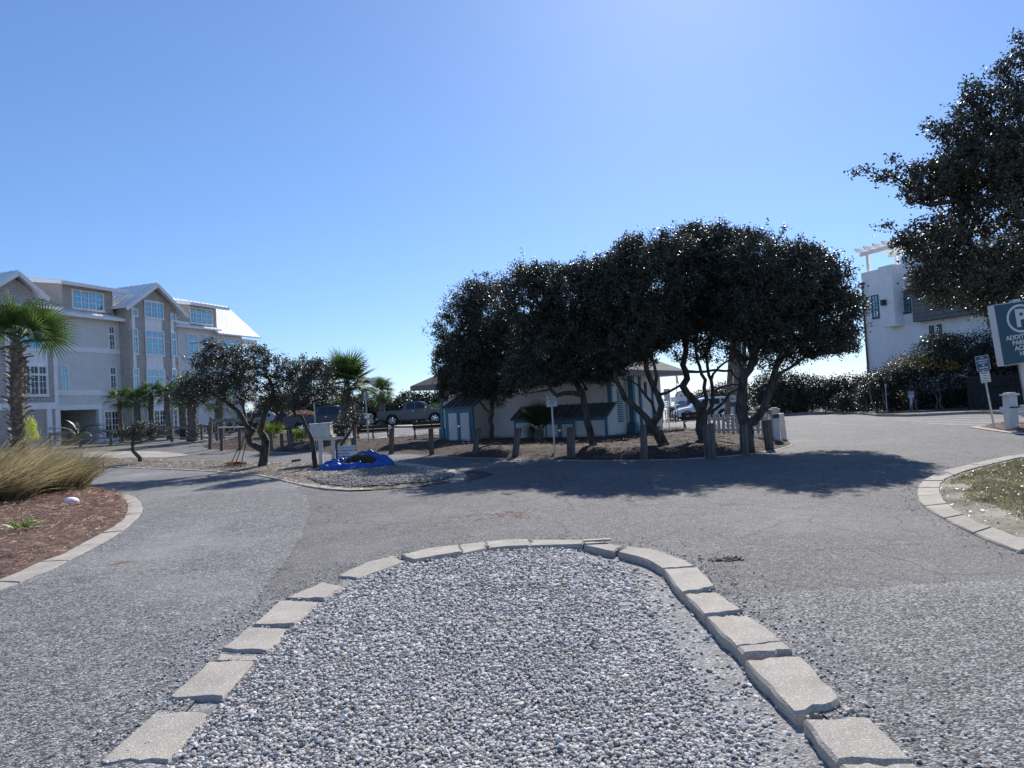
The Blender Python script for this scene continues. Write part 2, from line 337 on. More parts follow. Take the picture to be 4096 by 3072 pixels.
def sheet(name, poly, dz, m, cell=1.0, holes=(), hfun=None, kind='structure', parent=None, smooth=True, label=None):
    P = [(p[0], p[1]) for p in poly]; pts = list(P); edges = [(i, (i + 1) % len(P)) for i in range(len(P))]
    for hq in holes:
        k = len(pts); hh = [(p[0], p[1]) for p in hq]; pts += hh; edges += [(k + i, k + (i + 1) % len(hh)) for i in range(len(hh))]
    xs = [p[0] for p in P]; ys = [p[1] for p in P]
    gx, gy = np.meshgrid(np.arange(min(xs), max(xs), cell), np.arange(min(ys), max(ys), cell)); gx = gx.ravel(); gy = gy.ravel()
    ok = inpoly(gx, gy, P) & (edist(gx, gy, P) > cell * 0.3)
    for hq in holes: ok &= ~inpoly(gx, gy, [(p[0], p[1]) for p in hq]) & (edist(gx, gy, hq) > cell * 0.3)
    pts += list(zip(gx[ok].tolist(), gy[ok].tolist()))
    v, e, f, *_ = delaunay_2d_cdt([Vector(p) for p in pts], edges, [], 0, 1e-5)
    vx = np.array([q[0] for q in v]); vy = np.array([q[1] for q in v]); fa = np.array([list(q) for q in f])
    cx = vx[fa].mean(1); cy = vy[fa].mean(1); keep = inpoly(cx, cy, P)
    for hq in holes: keep &= ~inpoly(cx, cy, [(p[0], p[1]) for p in hq])
    fa = fa[keep]
    a = (vx[fa[:, 1]] - vx[fa[:, 0]]) * (vy[fa[:, 2]] - vy[fa[:, 0]]) - (vx[fa[:, 2]] - vx[fa[:, 0]]) * (vy[fa[:, 1]] - vy[fa[:, 0]])
    fa[a < 0] = fa[a < 0][:, ::-1]
    z = T(vx, vy) + dz
    if hfun is not None: z = z + hfun(vx, vy)
    o = link(name, mesh_np(name, np.stack([vx, vy, z], 1), 3, fa, m, smooth), parent)
    if kind: o['kind'] = kind
    if label: o['label'] = label
    return o
def vnoise(x, y, sc, seed=0):
    x = np.asarray(x) * sc + seed * 17.3; y = np.asarray(y) * sc + seed * 9.1
    xi = np.floor(x); yi = np.floor(y); fx = x - xi; fy = y - yi; fx = fx * fx * (3 - 2 * fx); fy = fy * fy * (3 - 2 * fy)
    def h(a, b):
        v = np.sin(a * 127.1 + b * 311.7 + seed * 74.7) * 43758.5453; return v - np.floor(v)
    return (h(xi, yi) * (1 - fx) + h(xi + 1, yi) * fx) * (1 - fy) + (h(xi, yi + 1) * (1 - fx) + h(xi + 1, yi + 1) * fx) * fy
# ============================================================ GROUND, SEA
gx = np.concatenate([[-3000, -900, -300, -120], np.arange(-80, 81, 4), [120, 300, 900, 3000]]).astype(float)
gy = np.concatenate([[-2000, -500, -150, -50, -10], np.arange(-4, 100, 4), np.arange(100, 145, 4), [200.]]).astype(float)
X, Y = np.meshgrid(gx, gy); Z = T(X, Y) - 0.16
nx = len(gx); V = np.stack([X.ravel(), Y.ravel(), Z.ravel()], 1)
Fq = [(j * nx + i, j * nx + i + 1, (j + 1) * nx + i + 1, (j + 1) * nx + i) for j in range(len(gy) - 1) for i in range(nx - 1)]
o = link('ground', mesh_np('ground', V, 4, np.array(Fq), M['sand'], True)); o['kind'] = 'structure'
# sea as a finely rippled near sheet that grows coarse far out
sx = np.array([-20000, -6000, -2000, -600, -200, -80, 0, 80, 200, 600, 2000, 6000, 20000.]); sy = np.array([118, 150, 200, 300, 500, 900, 1800, 4000, 9000, 22000.])
X, Y = np.meshgrid(sx, sy); V = np.stack([X.ravel(), Y.ravel(), np.full(X.size, -6.0)], 1); nx = len(sx)
Fq = [(j * nx + i, j * nx + i + 1, (j + 1) * nx + i + 1, (j + 1) * nx + i) for j in range(len(sy) - 1) for i in range(nx - 1)]
o = link('sea', mesh_np('sea', V, 4, np.array(Fq), M['water'])); o['kind'] = 'structure'

def px(list_, sc, ox, oy): return [(ox + a / sc, oy + b / sc) for a, b in list_]
# gravel island: outer edge of the kerb (left side up, round, right side down), inner edge likewise
kL = [  # slabs (outer pts, inner pts) left side, going away
    ([(160, 1640), (370, 1455), (560, 1285)], [(640, 1630), (800, 1450), (918, 1300)], 0.0),
    ([(640, 1200), (780, 1075), (915, 950)], [(1010, 1200), (1130, 1070), (1225, 945)], 0.012),
    ([(948, 938), (985, 885)], [(1255, 935), (1245, 905)], -0.005),
    ([(1000, 865), (1090, 790), (1180, 715)], [(1310, 880), (1400, 800), (1440, 722)], 0.01),
    ([(1215, 700), (1310, 610), (1400, 530)], [(1500, 692), (1600, 610), (1652, 540)], 0.012),
    ([(1440, 512), (1570, 455), (1690, 398)], [(1700, 512), (1770, 470), (1832, 430)], 0.005)]
kerb_slabs = [(px(a, 1.7067, 300, 2100), px(b, 1.7067, 300, 2100), t) for a, b, t in kL]
kC = [([(82, 412), (170, 368), (270, 327), (430, 297)], [(205, 434), (300, 400), (400, 368), (515, 326)], 0.02),
      ([(480, 292), (650, 246), (848, 223)], [(560, 326), (700, 301), (864, 271)], 0.045),
      ([(855, 221), (1008, 204)], [(870, 281), (1022, 247)], 0.035),
      ([(1014, 203), (1150, 190), (1285, 185)], [(1028, 246), (1150, 233), (1292, 226)], 0.035),
      ([(1300, 184), (1470, 184), (1640, 190)], [(1302, 222), (1460, 220), (1630, 216)], 0.02),
      ([(1650, 192), (1780, 205), (1880, 225)], [(1636, 221), (1740, 245), (1828, 260)], 0.015)]
kerb_slabs += [(px(a, 1.58, 1300, 2050), px(b, 1.58, 1300, 2050), t) for a, b, t in kC]
kR = [([(180, 226), (320, 245), (450, 282), (540, 320), (602, 358)], [(112, 262), (230, 290), (310, 322), (360, 350), (398, 374)], 0.02),
      ([(615, 364), (680, 430), (728, 490)], [(402, 378), (460, 460), (522, 534)], 0.03),
      ([(735, 530), (830, 590), (902, 642)], [(532, 545), (600, 610), (662, 676)], 0.032),
      ([(925, 678), (1060, 765), (1158, 853)], [(672, 690), (770, 800), (866, 890)], 0.035),
      ([(1160, 858), (1218, 912)], [(868, 895), (905, 936)], 0.05),
      ([(1265, 953), (1370, 1050), (1470, 1150), (1520, 1225)], [(918, 972), (1020, 1080), (1120, 1190), (1228, 1305)], 0.035),
      ([(1700, 1337), (1850, 1480), (1990, 1615)], [(1285, 1350), (1390, 1480), (1500, 1615)], 0.03),
      ([(2000, 1625), (2200, 1830)], [(1510, 1625), (1660, 1800)], 0.02)]
kerb_slabs += [(px(a, 1.58, 2400, 2050), px(b, 1.58, 2400, 2050), t) for a, b, t in kR]
kerb_slabs.insert(0, ([(200, 3320), (375, 3075)], [(560, 3320), (665, 3075)], -0.01))
outer = [p for s in kerb_slabs for p in s[0]]; inner = [p for s in kerb_slabs for p in s[1]]
gout = [G(*p) for p in outer]; gin = [G(*p) for p in inner]
ctr = [(a + b) / 2 for a, b in zip(resample(gout, 60), resample(gin, 60))]
mid = ctr   # hole in the road follows the middle of the kerb
near_l, near_r = mid[0], mid[-1]
hole = [(p.x, p.y) for p in mid] + [(near_r.x + 0.6, 0.2), (near_r.x, -3), (near_l.x, -3), (near_l.x - 0.6, 0.2)]
GIN = [(p.x, p.y) for p in gin]
gpoly = GIN + [(near_r.x - 0.2, 0.2), (near_r.x - .3, -3), (near_l.x + .3, -3), (near_l.x + 0.2, 0.2)]
# road
roadP = [(-60, -6), (60, -6), (60, 30), (40, 43), (24, 60), (16, 96), (-30, 96), (-46, 60), (-46, 40)]
sheet('road', roadP, 0.0, M['road'], 2.0, holes=[hole])
def gsink(x, y):
    d = edist(x, y, GIN, False); return 0.012 - (0.042 + 0.03 * sst(d / 0.5)) * sst((x - .2) / .8) + 0.03 * (vnoise(x, y, 1.3, 3) - .3)
sheet('gravel_bed', hole, -0.02, M['dust'], 0.25, hfun=gsink)
# coarse lighter asphalt: left drive and right foreground
lb = W([(1185, 1953), (1225, 1985), (1238, 2018), (1237, 2060), (1225, 2100), (1200, 2160), (1160, 2225), (1110, 2290), (1060, 2350), (1032, 2400)])
lb = smooth_poly(lb, 4)
def jag0(P, amp, n):
    out = [P[0]]
    for i in range(len(P) - 1):
        for k in range(1, n + 1): out.append(P[i].lerp(P[i + 1], k / n) + Vector((random.uniform(-amp, amp), random.uniform(-amp, amp), 0)))
    return out
lb = jag0(lb, .02, 3)
lo = [p for p, q in zip(resample(gout, 60), range(61))]
kleft = [p.copy() for p in mid if p.x < 0 and p.y < lb[-1].y][::-1]
leftbed_outer = smooth_poly(W(px([(0, 1490), (130, 1440), (260, 1370), (430, 1310), (600, 1220), (750, 1140), (850, 1090), (950, 1030), (1050, 960), (1120, 900), (1165, 850), (1183, 800), (1172, 755), (1140, 720), (1090, 695), (1020, 680)], 2.074, 0, 1650)), 3)
leftbed_inner = smooth_poly(W(px([(0, 1410), (90, 1360), (200, 1310), (330, 1250), (480, 1200), (600, 1140), (700, 1080), (800, 1030), (900, 980), (980, 930), (1030, 880), (1055, 820), (1055, 770), (1035, 730), (1010, 705), (980, 695)], 2.074, 0, 1650)), 3)
isl_low = W([(300, 1890), (417, 1874), (611, 1874), (833, 1883), (1037, 1898), (1148, 1922), (1222, 1944)])
driveP = lb[::1] + kleft + [Vector((-3, 1, 0)), Vector((-30, 1, 0)), Vector((-30, 14, 0)), G(300, 1890)] + isl_low[1:] 
sheet('driveway', driveP, 0.006, M['coarse'], 1.5)
seam = W([(2960, 2378), (3055, 2374), (3240, 2366), (3430, 2352), (3600, 2345), (3800, 2333), (4096, 2318)])
kright = [p.copy() for p in mid if p.x > 1.2 and p.y < seam[0].y - .05]; kright = kright[::-1]
seam = jag0(seam, .02, 8)
sheet('worn_road', seam + [Vector((9, 6.2, 0)), Vector((12, 1, 0)), Vector((2.2, 1, 0))] + kright, 0.006, M['coarse'], 1.0)

def jag(P, amp, n=3):
    out = []
    for i in range(len(P) - 1):
        for k in range(n):
            q = P[i].lerp(P[i + 1], k / n); out.append(q + Vector((random.uniform(-amp, amp), random.uniform(-amp, amp), 0)) * (1 if (k or i) else 0.3))
    out.append(P[-1]); return out
def slab(parent, O, I, top, tilt=0.0, th=0.13, name='slab', m=None, amp=0.006):
    O = [Vector((p[0], p[1], 0)) for p in O]; I = [Vector((p[0], p[1], 0)) for p in I]
    e1 = jag([O[-1], I[-1]], amp * 2, 5)[1:-1]; e0 = jag([I[0], O[0]], amp * 2, 5)[1:-1]
    P = jag(O, amp, 2) + e1 + jag(I[::-1], amp, 2) + e0
    n = len(P); c = sum(P, Vector()) / n
    tx, ty = random.uniform(-1, 1) * tilt, random.uniform(-1, 1) * tilt
    zt = [T1(p.x, p.y) + top + (p.x - c.x) * tx + (p.y - c.y) * ty for p in P]
    r = 0.018; V = []; 
    for p, z in zip(P, zt): V.append((p.x, p.y, z - th))
    for p, z in zip(P, zt): V.append((p.x, p.y, z - r))
    for p, z in zip(P, zt):
        q = p + (c - p).normalized() * r; V.append((q.x, q.y, z))
    Fs = [(k * n + i, k * n + (i + 1) % n, (k + 1) * n + (i + 1) % n, (k + 1) * n + i) for k in (0, 1) for i in range(n)] + [tuple(range(2 * n, 3 * n))]
    return MB().add(V, Fs).build(name, m or M['concrete'], parent)
kt = tag(link('kerb', None), kind='structure')
for O_, I_, t_ in kerb_slabs:
    slab(kt, [G(*p) for p in O_], [G(*p) for p in I_], 0.016 + t_ * .7, 0.014, amp=.011)
chunk = W(px([(1505, 1255), (1530, 1222), (1560, 1232), (1625, 1272), (1560, 1292)], 1.58, 2400, 2050))
slab(kt, chunk[1:4], [chunk[0], chunk[4]], 0.02, 0.03)
slab(kt, W(px([(1570, 1298), (1640, 1282), (1700, 1330)], 1.58, 2400, 2050)), W(px([(1500, 1310), (1600, 1345)], 1.58, 2400, 2050)), 0.0, 0.02)
def ribbon(outer, inner, n, top, lens=None, gap=0.012, parent=None, name='slab', sub=3):
    O_ = resample(outer, n * sub); I_ = resample(inner, n * sub)
    for k in range(n):
        o_ = O_[k * sub:(k + 1) * sub + 1]; i_ = I_[k * sub:(k + 1) * sub + 1]
        g = gap / max(1e-3, (o_[-1] - o_[0]).length)
        o_ = [o_[0].lerp(o_[1], g * sub)] + o_[1:]; i_ = [i_[0].lerp(i_[1], g * sub)] + i_[1:]
        slab(parent, o_, i_, top + random.uniform(-.004, .006), 0.01, name=name, amp=0.003)
kb = tag(link('kerb', None), kind='structure')
lo_ = [Vector((-11, 3.5, 0))] + [p for p in leftbed_outer]; li_ = [Vector((-11.3, 4.0, 0))] + [p for p in leftbed_inner]
ribbon(lo_, li_, 15, 0.02, parent=kb)
ro = smooth_poly(W(px([(2124, 285), (1900, 320), (1700, 365), (1500, 410), (1350, 450), (1200, 520), (1130, 580), (1112, 650), (1150, 760), (1280, 850), (1420, 930), (1600, 1020), (1800, 1110), (2000, 1190), (2124, 1235)], 2.37, 3200, 1700)), 3)
ri = smooth_poly(W(px([(2124, 315), (1950, 350), (1750, 400), (1600, 440), (1450, 495), (1360, 540), (1325, 610), (1345, 690), (1400, 765), (1540, 860), (1700, 945), (1850, 1000), (2000, 1060), (2124, 1110)], 2.37, 3200, 1700)), 3)
kr = tag(link('kerb', None), kind='structure')
ro2 = [ro[0] + Vector((5, 1.3, 0))] + ro + [ro[-1] + Vector((2.5, -1.2, 0))]; ri2 = [ri[0] + Vector((5, 1.3, 0))] + ri + [ri[-1] + Vector((2.5, -1.2, 0))]
ribbon(ro2, ri2, 20, 0.03, parent=kr)

# gravel stones
def ico():
    t = (1 + 5 ** .5) / 2; v = np.array([(-1, t, 0), (1, t, 0), (-1, -t, 0), (1, -t, 0), (0, -1, t), (0, 1, t), (0, -1, -t), (0, 1, -t), (t, 0, -1), (t, 0, 1), (-t, 0, -1), (-t, 0, 1)], float); v /= np.linalg.norm(v[0])
    f = np.array([(0, 11, 5), (0, 5, 1), (0, 1, 7), (0, 7, 10), (0, 10, 11), (1, 5, 9), (5, 11, 4), (11, 10, 2), (10, 7, 6), (7, 1, 8), (3, 9, 4), (3, 4, 2), (3, 2, 6), (3, 6, 8), (3, 8, 9), (4, 9, 5), (2, 4, 11), (6, 2, 10), (8, 6, 7), (9, 8, 1)])
    return v, f
def rand_rot(n):
    q = RNG.normal(size=(n, 4)); q /= np.linalg.norm(q, axis=1)[:, None]; w, x, y, z = q.T
    return np.stack([1 - 2 * (y * y + z * z), 2 * (x * y - z * w), 2 * (x * z + y * w), 2 * (x * y + z * w), 1 - 2 * (x * x + z * z), 2 * (y * z - x * w), 2 * (x * z - y * w), 2 * (y * z + x * w), 1 - 2 * (x * x + y * y)], 1).reshape(n, 3, 3)
def stones(name, X, Y, Z, size, m, flat=0.62, parent=None):
    n = len(X); v, f = ico(); dv = v[None] * (1 + RNG.uniform(-0.28, 0.22, (n, 12, 1)))
    s = size[:, None, None] * np.stack([RNG.uniform(.8, 1.35, n), RNG.uniform(.7, 1.0, n), np.full(n, flat)], 1)[:, None, :]
    dv = dv * s
    a = RNG.uniform(0, 6.283, n); t = RNG.uniform(-.5, .5, n); c, s_ = np.cos(t), np.sin(t)
    y2 = dv[:, :, 1] * c[:, None] - dv[:, :, 2] * s_[:, None]; z2 = dv[:, :, 1] * s_[:, None] + dv[:, :, 2] * c[:, None]
    c, s_ = np.cos(a), np.sin(a); x2 = dv[:, :, 0] * c[:, None] - y2 * s_[:, None]; y3 = dv[:, :, 0] * s_[:, None] + y2 * c[:, None]
    V = np.stack([x2 + X[:, None], y3 + Y[:, None], z2 + Z[:, None]], 2).reshape(-1, 3)
    Fi = (f[None] + (np.arange(n) * 12)[:, None, None]).reshape(-1, 3)
    o = link(name, mesh_np(name, V, 3, Fi, m, False), parent); o['kind'] = 'stuff'; return o
def jgrid(x0, x1, y0, y1, s):
    gx, gy = np.meshgrid(np.arange(x0, x1, s), np.arange(y0, y1, s)); gx = gx.ravel() + RNG.uniform(-.45, .45, gx.size) * s; gy = gy.ravel() + RNG.uniform(-.45, .45, gy.size) * s
    return gx, gy
xs = [p[0] for p in gpoly]
parts = []
for y0, y1, sp in ((2.6, 5.0, 0.0215), (5.0, 6.6, 0.026), (6.6, 12, 0.032)):
    a, b = jgrid(min(xs) - .3, max(xs) + .3, y0, y1, sp); parts.append((a, b, np.full(a.size, sp)))
gx_ = np.concatenate([p[0] for p in parts]); gy_ = np.concatenate([p[1] for p in parts]); gs = np.concatenate([p[2] for p in parts])
ok = inpoly(gx_, gy_, gpoly) & (np.abs(gx_) < gy_ * 0.8 + 0.4)
right_in = GIN[len([p for s in kerb_slabs[:14] for p in s[1]]):] if False else [p for p in GIN if p[0] > 0.8]
dr = edist(gx_, gy_, right_in, False); dust = np.clip(1.15 - dr / (0.16 + 0.36 * vnoise(gx_, gy_, 1.2, 5)), 0, 0.85)
ok &= RNG.uniform(size=gx_.size) > dust
gx_, gy_, gs, dr = gx_[ok], gy_[ok], gs[ok], dr[ok]
gz = gsink(gx_, gy_) - 0.02 + gs * 0.22 + RNG.uniform(-.006, .012, gx_.size) - 0.012 * (dr < .3)
tag(stones('gravel', gx_, gy_, gz, gs * RNG.uniform(.34, .82, gx_.size) * np.where(RNG.uniform(size=gx_.size) < .06, 1.5, 1), M['stone']), 'loose grey gravel filling the island inside the broken kerb', 'gravel')
# small loose chips along the kerbs on the road
a, b = [], []
for (P0, cnt, sd_) in ((gout, 2600, .22), (ro, 300, .15)):
    Q = resample(P0, 300)
    for _ in range(cnt):
        q = random.choice(Q); a.append(q.x + random.gauss(0, sd_)); b.append(q.y + random.gauss(0, sd_))
a = np.array(a); b = np.array(b); okk = ~inpoly(a, b, gpoly)
a, b = a[okk], b[okk]
tag(stones('loose_chips', a, b, T(a, b) + 0.012, RNG.uniform(.005, .014, a.size), M['stone']), 'scattered stone chips lying along the kerb edges', 'gravel')

# ============================================================ beds
def mound(P, h, ramp, seed, rough=0.05):
    def f(x, y):
        d = edist(x, y, P); return h * sst(d / ramp) + rough * (vnoise(x, y, 1.7, seed) - 0.5) * sst(d / 0.4) + rough * .5 * (vnoise(x, y, 5, seed) - .5) * sst(d / .3)
    return f
leftP = [(p.x, p.y) for p in leftbed_inner] + [(G(330, 1935).x, G(330, 1935).y), (-16, 19.5), (-26, 19), (-26, 4), (-11.3, 4.0)]
lm = mound(leftP, 0.10, 0.8, 1, 0.08); sheet('mulch_bed', leftP, 0.02, M['mulch'], 0.35, hfun=lm)
back_edge = W([(805, 1790), (835, 1796), (889, 1802), (1071, 1808), (1261, 1810), (1429, 1816), (1659, 1816), (1700, 1821), (1881, 1830), (2062, 1834), (2206, 1839), (2297, 1842), (2499, 1841), (2689, 1838), (2852, 1829), (2997, 1817), (3100, 1798), (3141, 1788), (3165, 1778)])
up_edge = W([(3150, 1765), (3060, 1742), (2960, 1732), (2800, 1725), (2624, 1725), (2300, 1728), (2000, 1738), (1768, 1746), (1659, 1753), (1429, 1769), (1300, 1767), (1200, 1746), (1070, 1740), (904, 1762), (850, 1775)])
mainP = [(p.x, p.y) for p in back_edge + up_edge]
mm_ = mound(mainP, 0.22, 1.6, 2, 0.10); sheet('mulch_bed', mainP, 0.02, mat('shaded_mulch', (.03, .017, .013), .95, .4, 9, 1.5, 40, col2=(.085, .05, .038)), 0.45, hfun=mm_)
km = tag(link('kerb', None), kind='structure')
be2 = [p + Vector((0.02, -0.16, 0)) for p in back_edge]
ribbon(be2, back_edge, 34, 0.012, parent=km)
def bedz(x, y):
    x_, y_ = np.array([x]), np.array([y])
    if inpoly(x_, y_, mainP)[0]: return T1(x, y) + 0.02 + float(mm_(x_, y_)[0])
    if inpoly(x_, y_, leftP)[0]: return T1(x, y) + 0.02 + float(lm(x_, y_)[0])
    return T1(x, y)
def GB(a, b):      # point on the mulch mound under a pixel
    p = G(a, b)
    for _ in range(8):
        dz = bedz(p.x, p.y) - T1(p.x, p.y); q = G(a, b, dz); p = p.lerp(q, 0.6)
    p.z = bedz(p.x, p.y); return p
# island with the oak, mailboxes and tarpaulin
isl_up = W([(417, 1832), (600, 1838), (889, 1847), (1094, 1854), (1230, 1858), (1400, 1858), (1560, 1860), (1640, 1864), (1722, 1878), (1790, 1887), (1840, 1893), (1858, 1903)])
isl_lo = W([(1858, 1903), (1850, 1914), (1780, 1932), (1700, 1946), (1600, 1955), (1500, 1961), (1400, 1962), (1300, 1956), (1222, 1944), (1148, 1926), (1037, 1902), (833, 1885), (611, 1875), (417, 1868)])
islP = [(p.x, p.y) for p in isl_up + isl_lo[1:]] + [(-14.6, 25.2)]
im = mound(islP, 0.05, 0.5, 4, 0.04)
sheet('soil_bed', islP, 0.015, M['dirt'], 0.5, hfun=im)
ki = tag(link('kerb', None), kind='structure')
io = isl_lo[6:]; ribbon([p + Vector((0, -0.13, 0)) for p in io], [p + Vector((0, 0.05, 0)) for p in io], 16, 0.03, parent=ki)
iu = isl_up; ribbon([p + Vector((0, 0.16, 0)) for p in iu[:8]], iu[:8], 14, 0.022, parent=ki)
tipo = W([(1565, 1850), (1660, 1858), (1745, 1872), (1810, 1882), (1850, 1892), (1868, 1906), (1850, 1922)]); tipi = W([(1575, 1864), (1650, 1874), (1730, 1888), (1790, 1898), (1815, 1903), (1815, 1912), (1785, 1926)])
ribbon(smooth_poly(tipo, 3), smooth_poly(tipi, 3), 8, 0.032, parent=ki)
# dark fresh asphalt patch by the tip
sheet('asphalt_patch', W([(1745, 1868), (1830, 1878), (1930, 1887), (1975, 1897), (1930, 1912), (1860, 1926), (1880, 1908), (1862, 1893), (1800, 1880)]), 0.008, mat('fresh_asphalt', (0.02, 0.021, 0.024), .8, .3, 20, .5, 90), 0.6)
pt = W([(1222, 1944), (1180, 1930), (1110, 1915), (1170, 1922), (1240, 1932), (1330, 1946), (1450, 1957), (1500, 1962), (1400, 1966), (1300, 1960)])
sheet('sand_edge', pt, 0.03, M['sand'], .6)
gp = [(p.x, p.y) for p in W([(1230, 1925), (1420, 1905), (1560, 1885), (1650, 1882), (1760, 1898), (1820, 1905), (1780, 1925), (1700, 1940), (1560, 1952), (1400, 1955), (1300, 1945)])]
a, b = jgrid(min(p[0] for p in gp), max(p[0] for p in gp), min(p[1] for p in gp), max(p[1] for p in gp), 0.048)
ok = inpoly(a, b, gp); a, b = a[ok], b[ok]
tag(stones('gravel', a, b, T(a, b) + 0.03 + im(a, b), RNG.uniform(.018, .042, a.size), mat('tan_pebbles', (0.20, 0.185, 0.17), .8, .2, 20, island=0.5)), 'tan gravel spread in front of the blue tarpaulin', 'gravel')
# right island with thin turf
rP = [(p.x, p.y) for p in ri2] + [(16, 8.5), (16, 17)]
rm = mound(rP, 0.04, 0.7, 6, 0.03); sheet('sand_bed', rP, 0.012, mat('sandy_turf_soil', (.13, .115, .075), .95, .3, 1.1, 1.2, 40, col2=(.36, .32, .26)), 0.5, hfun=rm)
# strips of pavement, far kerbs
sheet('path', W([(1435, 1764), (1660, 1748), (1780, 1740), (1780, 1733), (1600, 1742), (1420, 1757)]), 0.02, M['concrete2'], 2)
sheet('path', W([(2600, 1722), (2830, 1722), (3000, 1728), (3000, 1719), (2800, 1711), (2600, 1711)]), 0.02, M['concrete2'], 2)
sheet('path', W([(417, 1806), (620, 1806), (700, 1812), (760, 1822), (660, 1832), (417, 1832), (330, 1830), (330, 1808)]), 0.02, M['concrete2'], 2)
sheet('path', W([(2560, 1690), (2800, 1683), (2790, 1650), (2560, 1650)]), 0.015, M['concrete2'], 3)
sheet('path', W([(1470, 1712), (1900, 1700), (1900, 1690), (1480, 1702)]), 0.02, M['concrete2'], 3)
farP = W([(2790, 1652), (3000, 1657), (3135, 1660), (3300, 1655), (3450, 1657), (3520, 1666), (3640, 1667), (3900, 1655), (4096, 1660), (4400, 1664)])
kf = tag(link('kerb', None), kind='structure')
ribbon([p + Vector((0, -0.05, 0)) for p in farP], [p + Vector((0.03, 0.35, 0)) for p in farP], 26, 0.13, parent=kf, sub=2)
sheet('soil_strip', [(p.x, p.y + .3) for p in farP] + [(48, 60), (30, 76), (14, 76)], 0.08, M['soil'], 2.5)
for a_, b_ in (((3560, 1678), (3980, 1668)), ((3600, 1683), (4150, 1674)), ((3650, 1689), (4180, 1680)), ((3710, 1695), (4200, 1687)), ((3775, 1700), (4200, 1695)), ((3225, 1671), (3275, 1670)), ((3285, 1694), (3360, 1693)), ((2610, 1707), (2810, 1704)), ((2610, 1697), (2800, 1694)), ((2620, 1690), (2770, 1688))):
    A, B = G(*a_), G(*b_); w = 0.10 * Vector((-(B - A).y, (B - A).x, 0)).normalized() * .5
    sheet('road_marking', [A - w, B - w, B + w, A + w], 0.008, M['paint'], 50)
# tapering kerb tip at the right with mulch
tp = W([(3876, 1709), (3940, 1703), (4020, 1700), (4150, 1700), (4200, 1745), (4096, 1738), (3990, 1724)])
sheet('sand_edge', W([(3870, 1709), (3935, 1702), (3950, 1707), (3925, 1711), (4000, 1722), (4096, 1732), (4200, 1742), (4200, 1748), (4096, 1741), (3980, 1726)]), 0.02, M['concrete2'], 1)
tP = [(p.x, p.y) for p in W([(3915, 1709), (3950, 1705), (4020, 1702), (4250, 1700), (4300, 1745), (4096, 1734), (3990, 1720)])]
tm = mound(tP, 0.08, .5, 8, .05); sheet('mulch_bed', tP, 0.015, M['mulch'], .4, hfun=tm)

# ============================================================ thin scattered blades
def blades(name, P0, P1, w, m, bend=None, seg=1, parent=None, kind='stuff'):
    """flat tapered blades from P0 to P1 with optional bend vector (quadratic)"""
    n = len(P0); d = P1 - P0; side = np.cross(d, RNG.normal(size=(n, 3))); side /= np.linalg.norm(side, axis=1)[:, None] + 1e-9
    k = seg + 1; V = np.zeros((n, k * 2, 3))
    for i in range(k):
        t = i / seg; c = P0 + d * t
        if bend is not None: c = c + bend * (4 * t * (1 - t) if False else t * t) 
        ww = (w * (1 - 0.85 * t))[:, None] * side * 0.5; V[:, 2 * i] = c - ww; V[:, 2 * i + 1] = c + ww
    f = np.array([(2 * i, 2 * i + 1, 2 * i + 3, 2 * i + 2) for i in range(seg)])
    Fi = (f[None] + (np.arange(n) * k * 2)[:, None, None]).reshape(-1, 4)
    o = link(name, mesh_np(name, V.reshape(-1, 3), 4, Fi, m, False), parent)
    if kind: o['kind'] = kind
    return o
def needles(P, hf, n, L, w, m, label, cond=None, lift=0.05, dz=0.02, cat='mulch', name='pine_straw'):
    xs = [p[0] for p in P]; ys = [p[1] for p in P]; X = RNG.uniform(min(xs), max(xs), n * 3); Y = RNG.uniform(min(ys), max(ys), n * 3)
    ok = inpoly(X, Y, P)
    if cond is not None: ok &= cond(X, Y)
    X, Y = X[ok][:n], Y[ok][:n]; n = len(X); a = RNG.uniform(0, 6.283, n); l = L * RNG.uniform(.5, 1.2, n)
    Z = T(X, Y) + dz + hf(X, Y); e = RNG.uniform(-.15, .55, n)
    P0 = np.stack([X, Y, Z + RNG.uniform(0, lift, n)], 1); P1 = P0 + np.stack([np.cos(a) * l, np.sin(a) * l, e * l * .5], 1)
    b = RNG.normal(size=(n, 3)) * l[:, None] * .15; b[:, 2] = -abs(b[:, 2])
    return tag(blades(name, P0, P1, np.full(n, w), m, b, 2), label, cat)
needles(leftP, lm, 44000, .17, .009, M['needle'], 'reddish pine straw covering the left bed beside the driveway', lambda x, y: (x > -y * .8 - 1) & (x > -13), lift=.10)
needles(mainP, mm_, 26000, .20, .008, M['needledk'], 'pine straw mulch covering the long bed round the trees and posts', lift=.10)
needles(islP, im, 11000, .10, .012, M['litter'], 'dry leaves and straw littering the soil of the oak island', name='leaf_litter', cat='leaf litter', lift=.02)
needles(tP, tm, 2500, .15, .008, M['needle'], 'mulch at the foot of the white gate post', lift=.04)
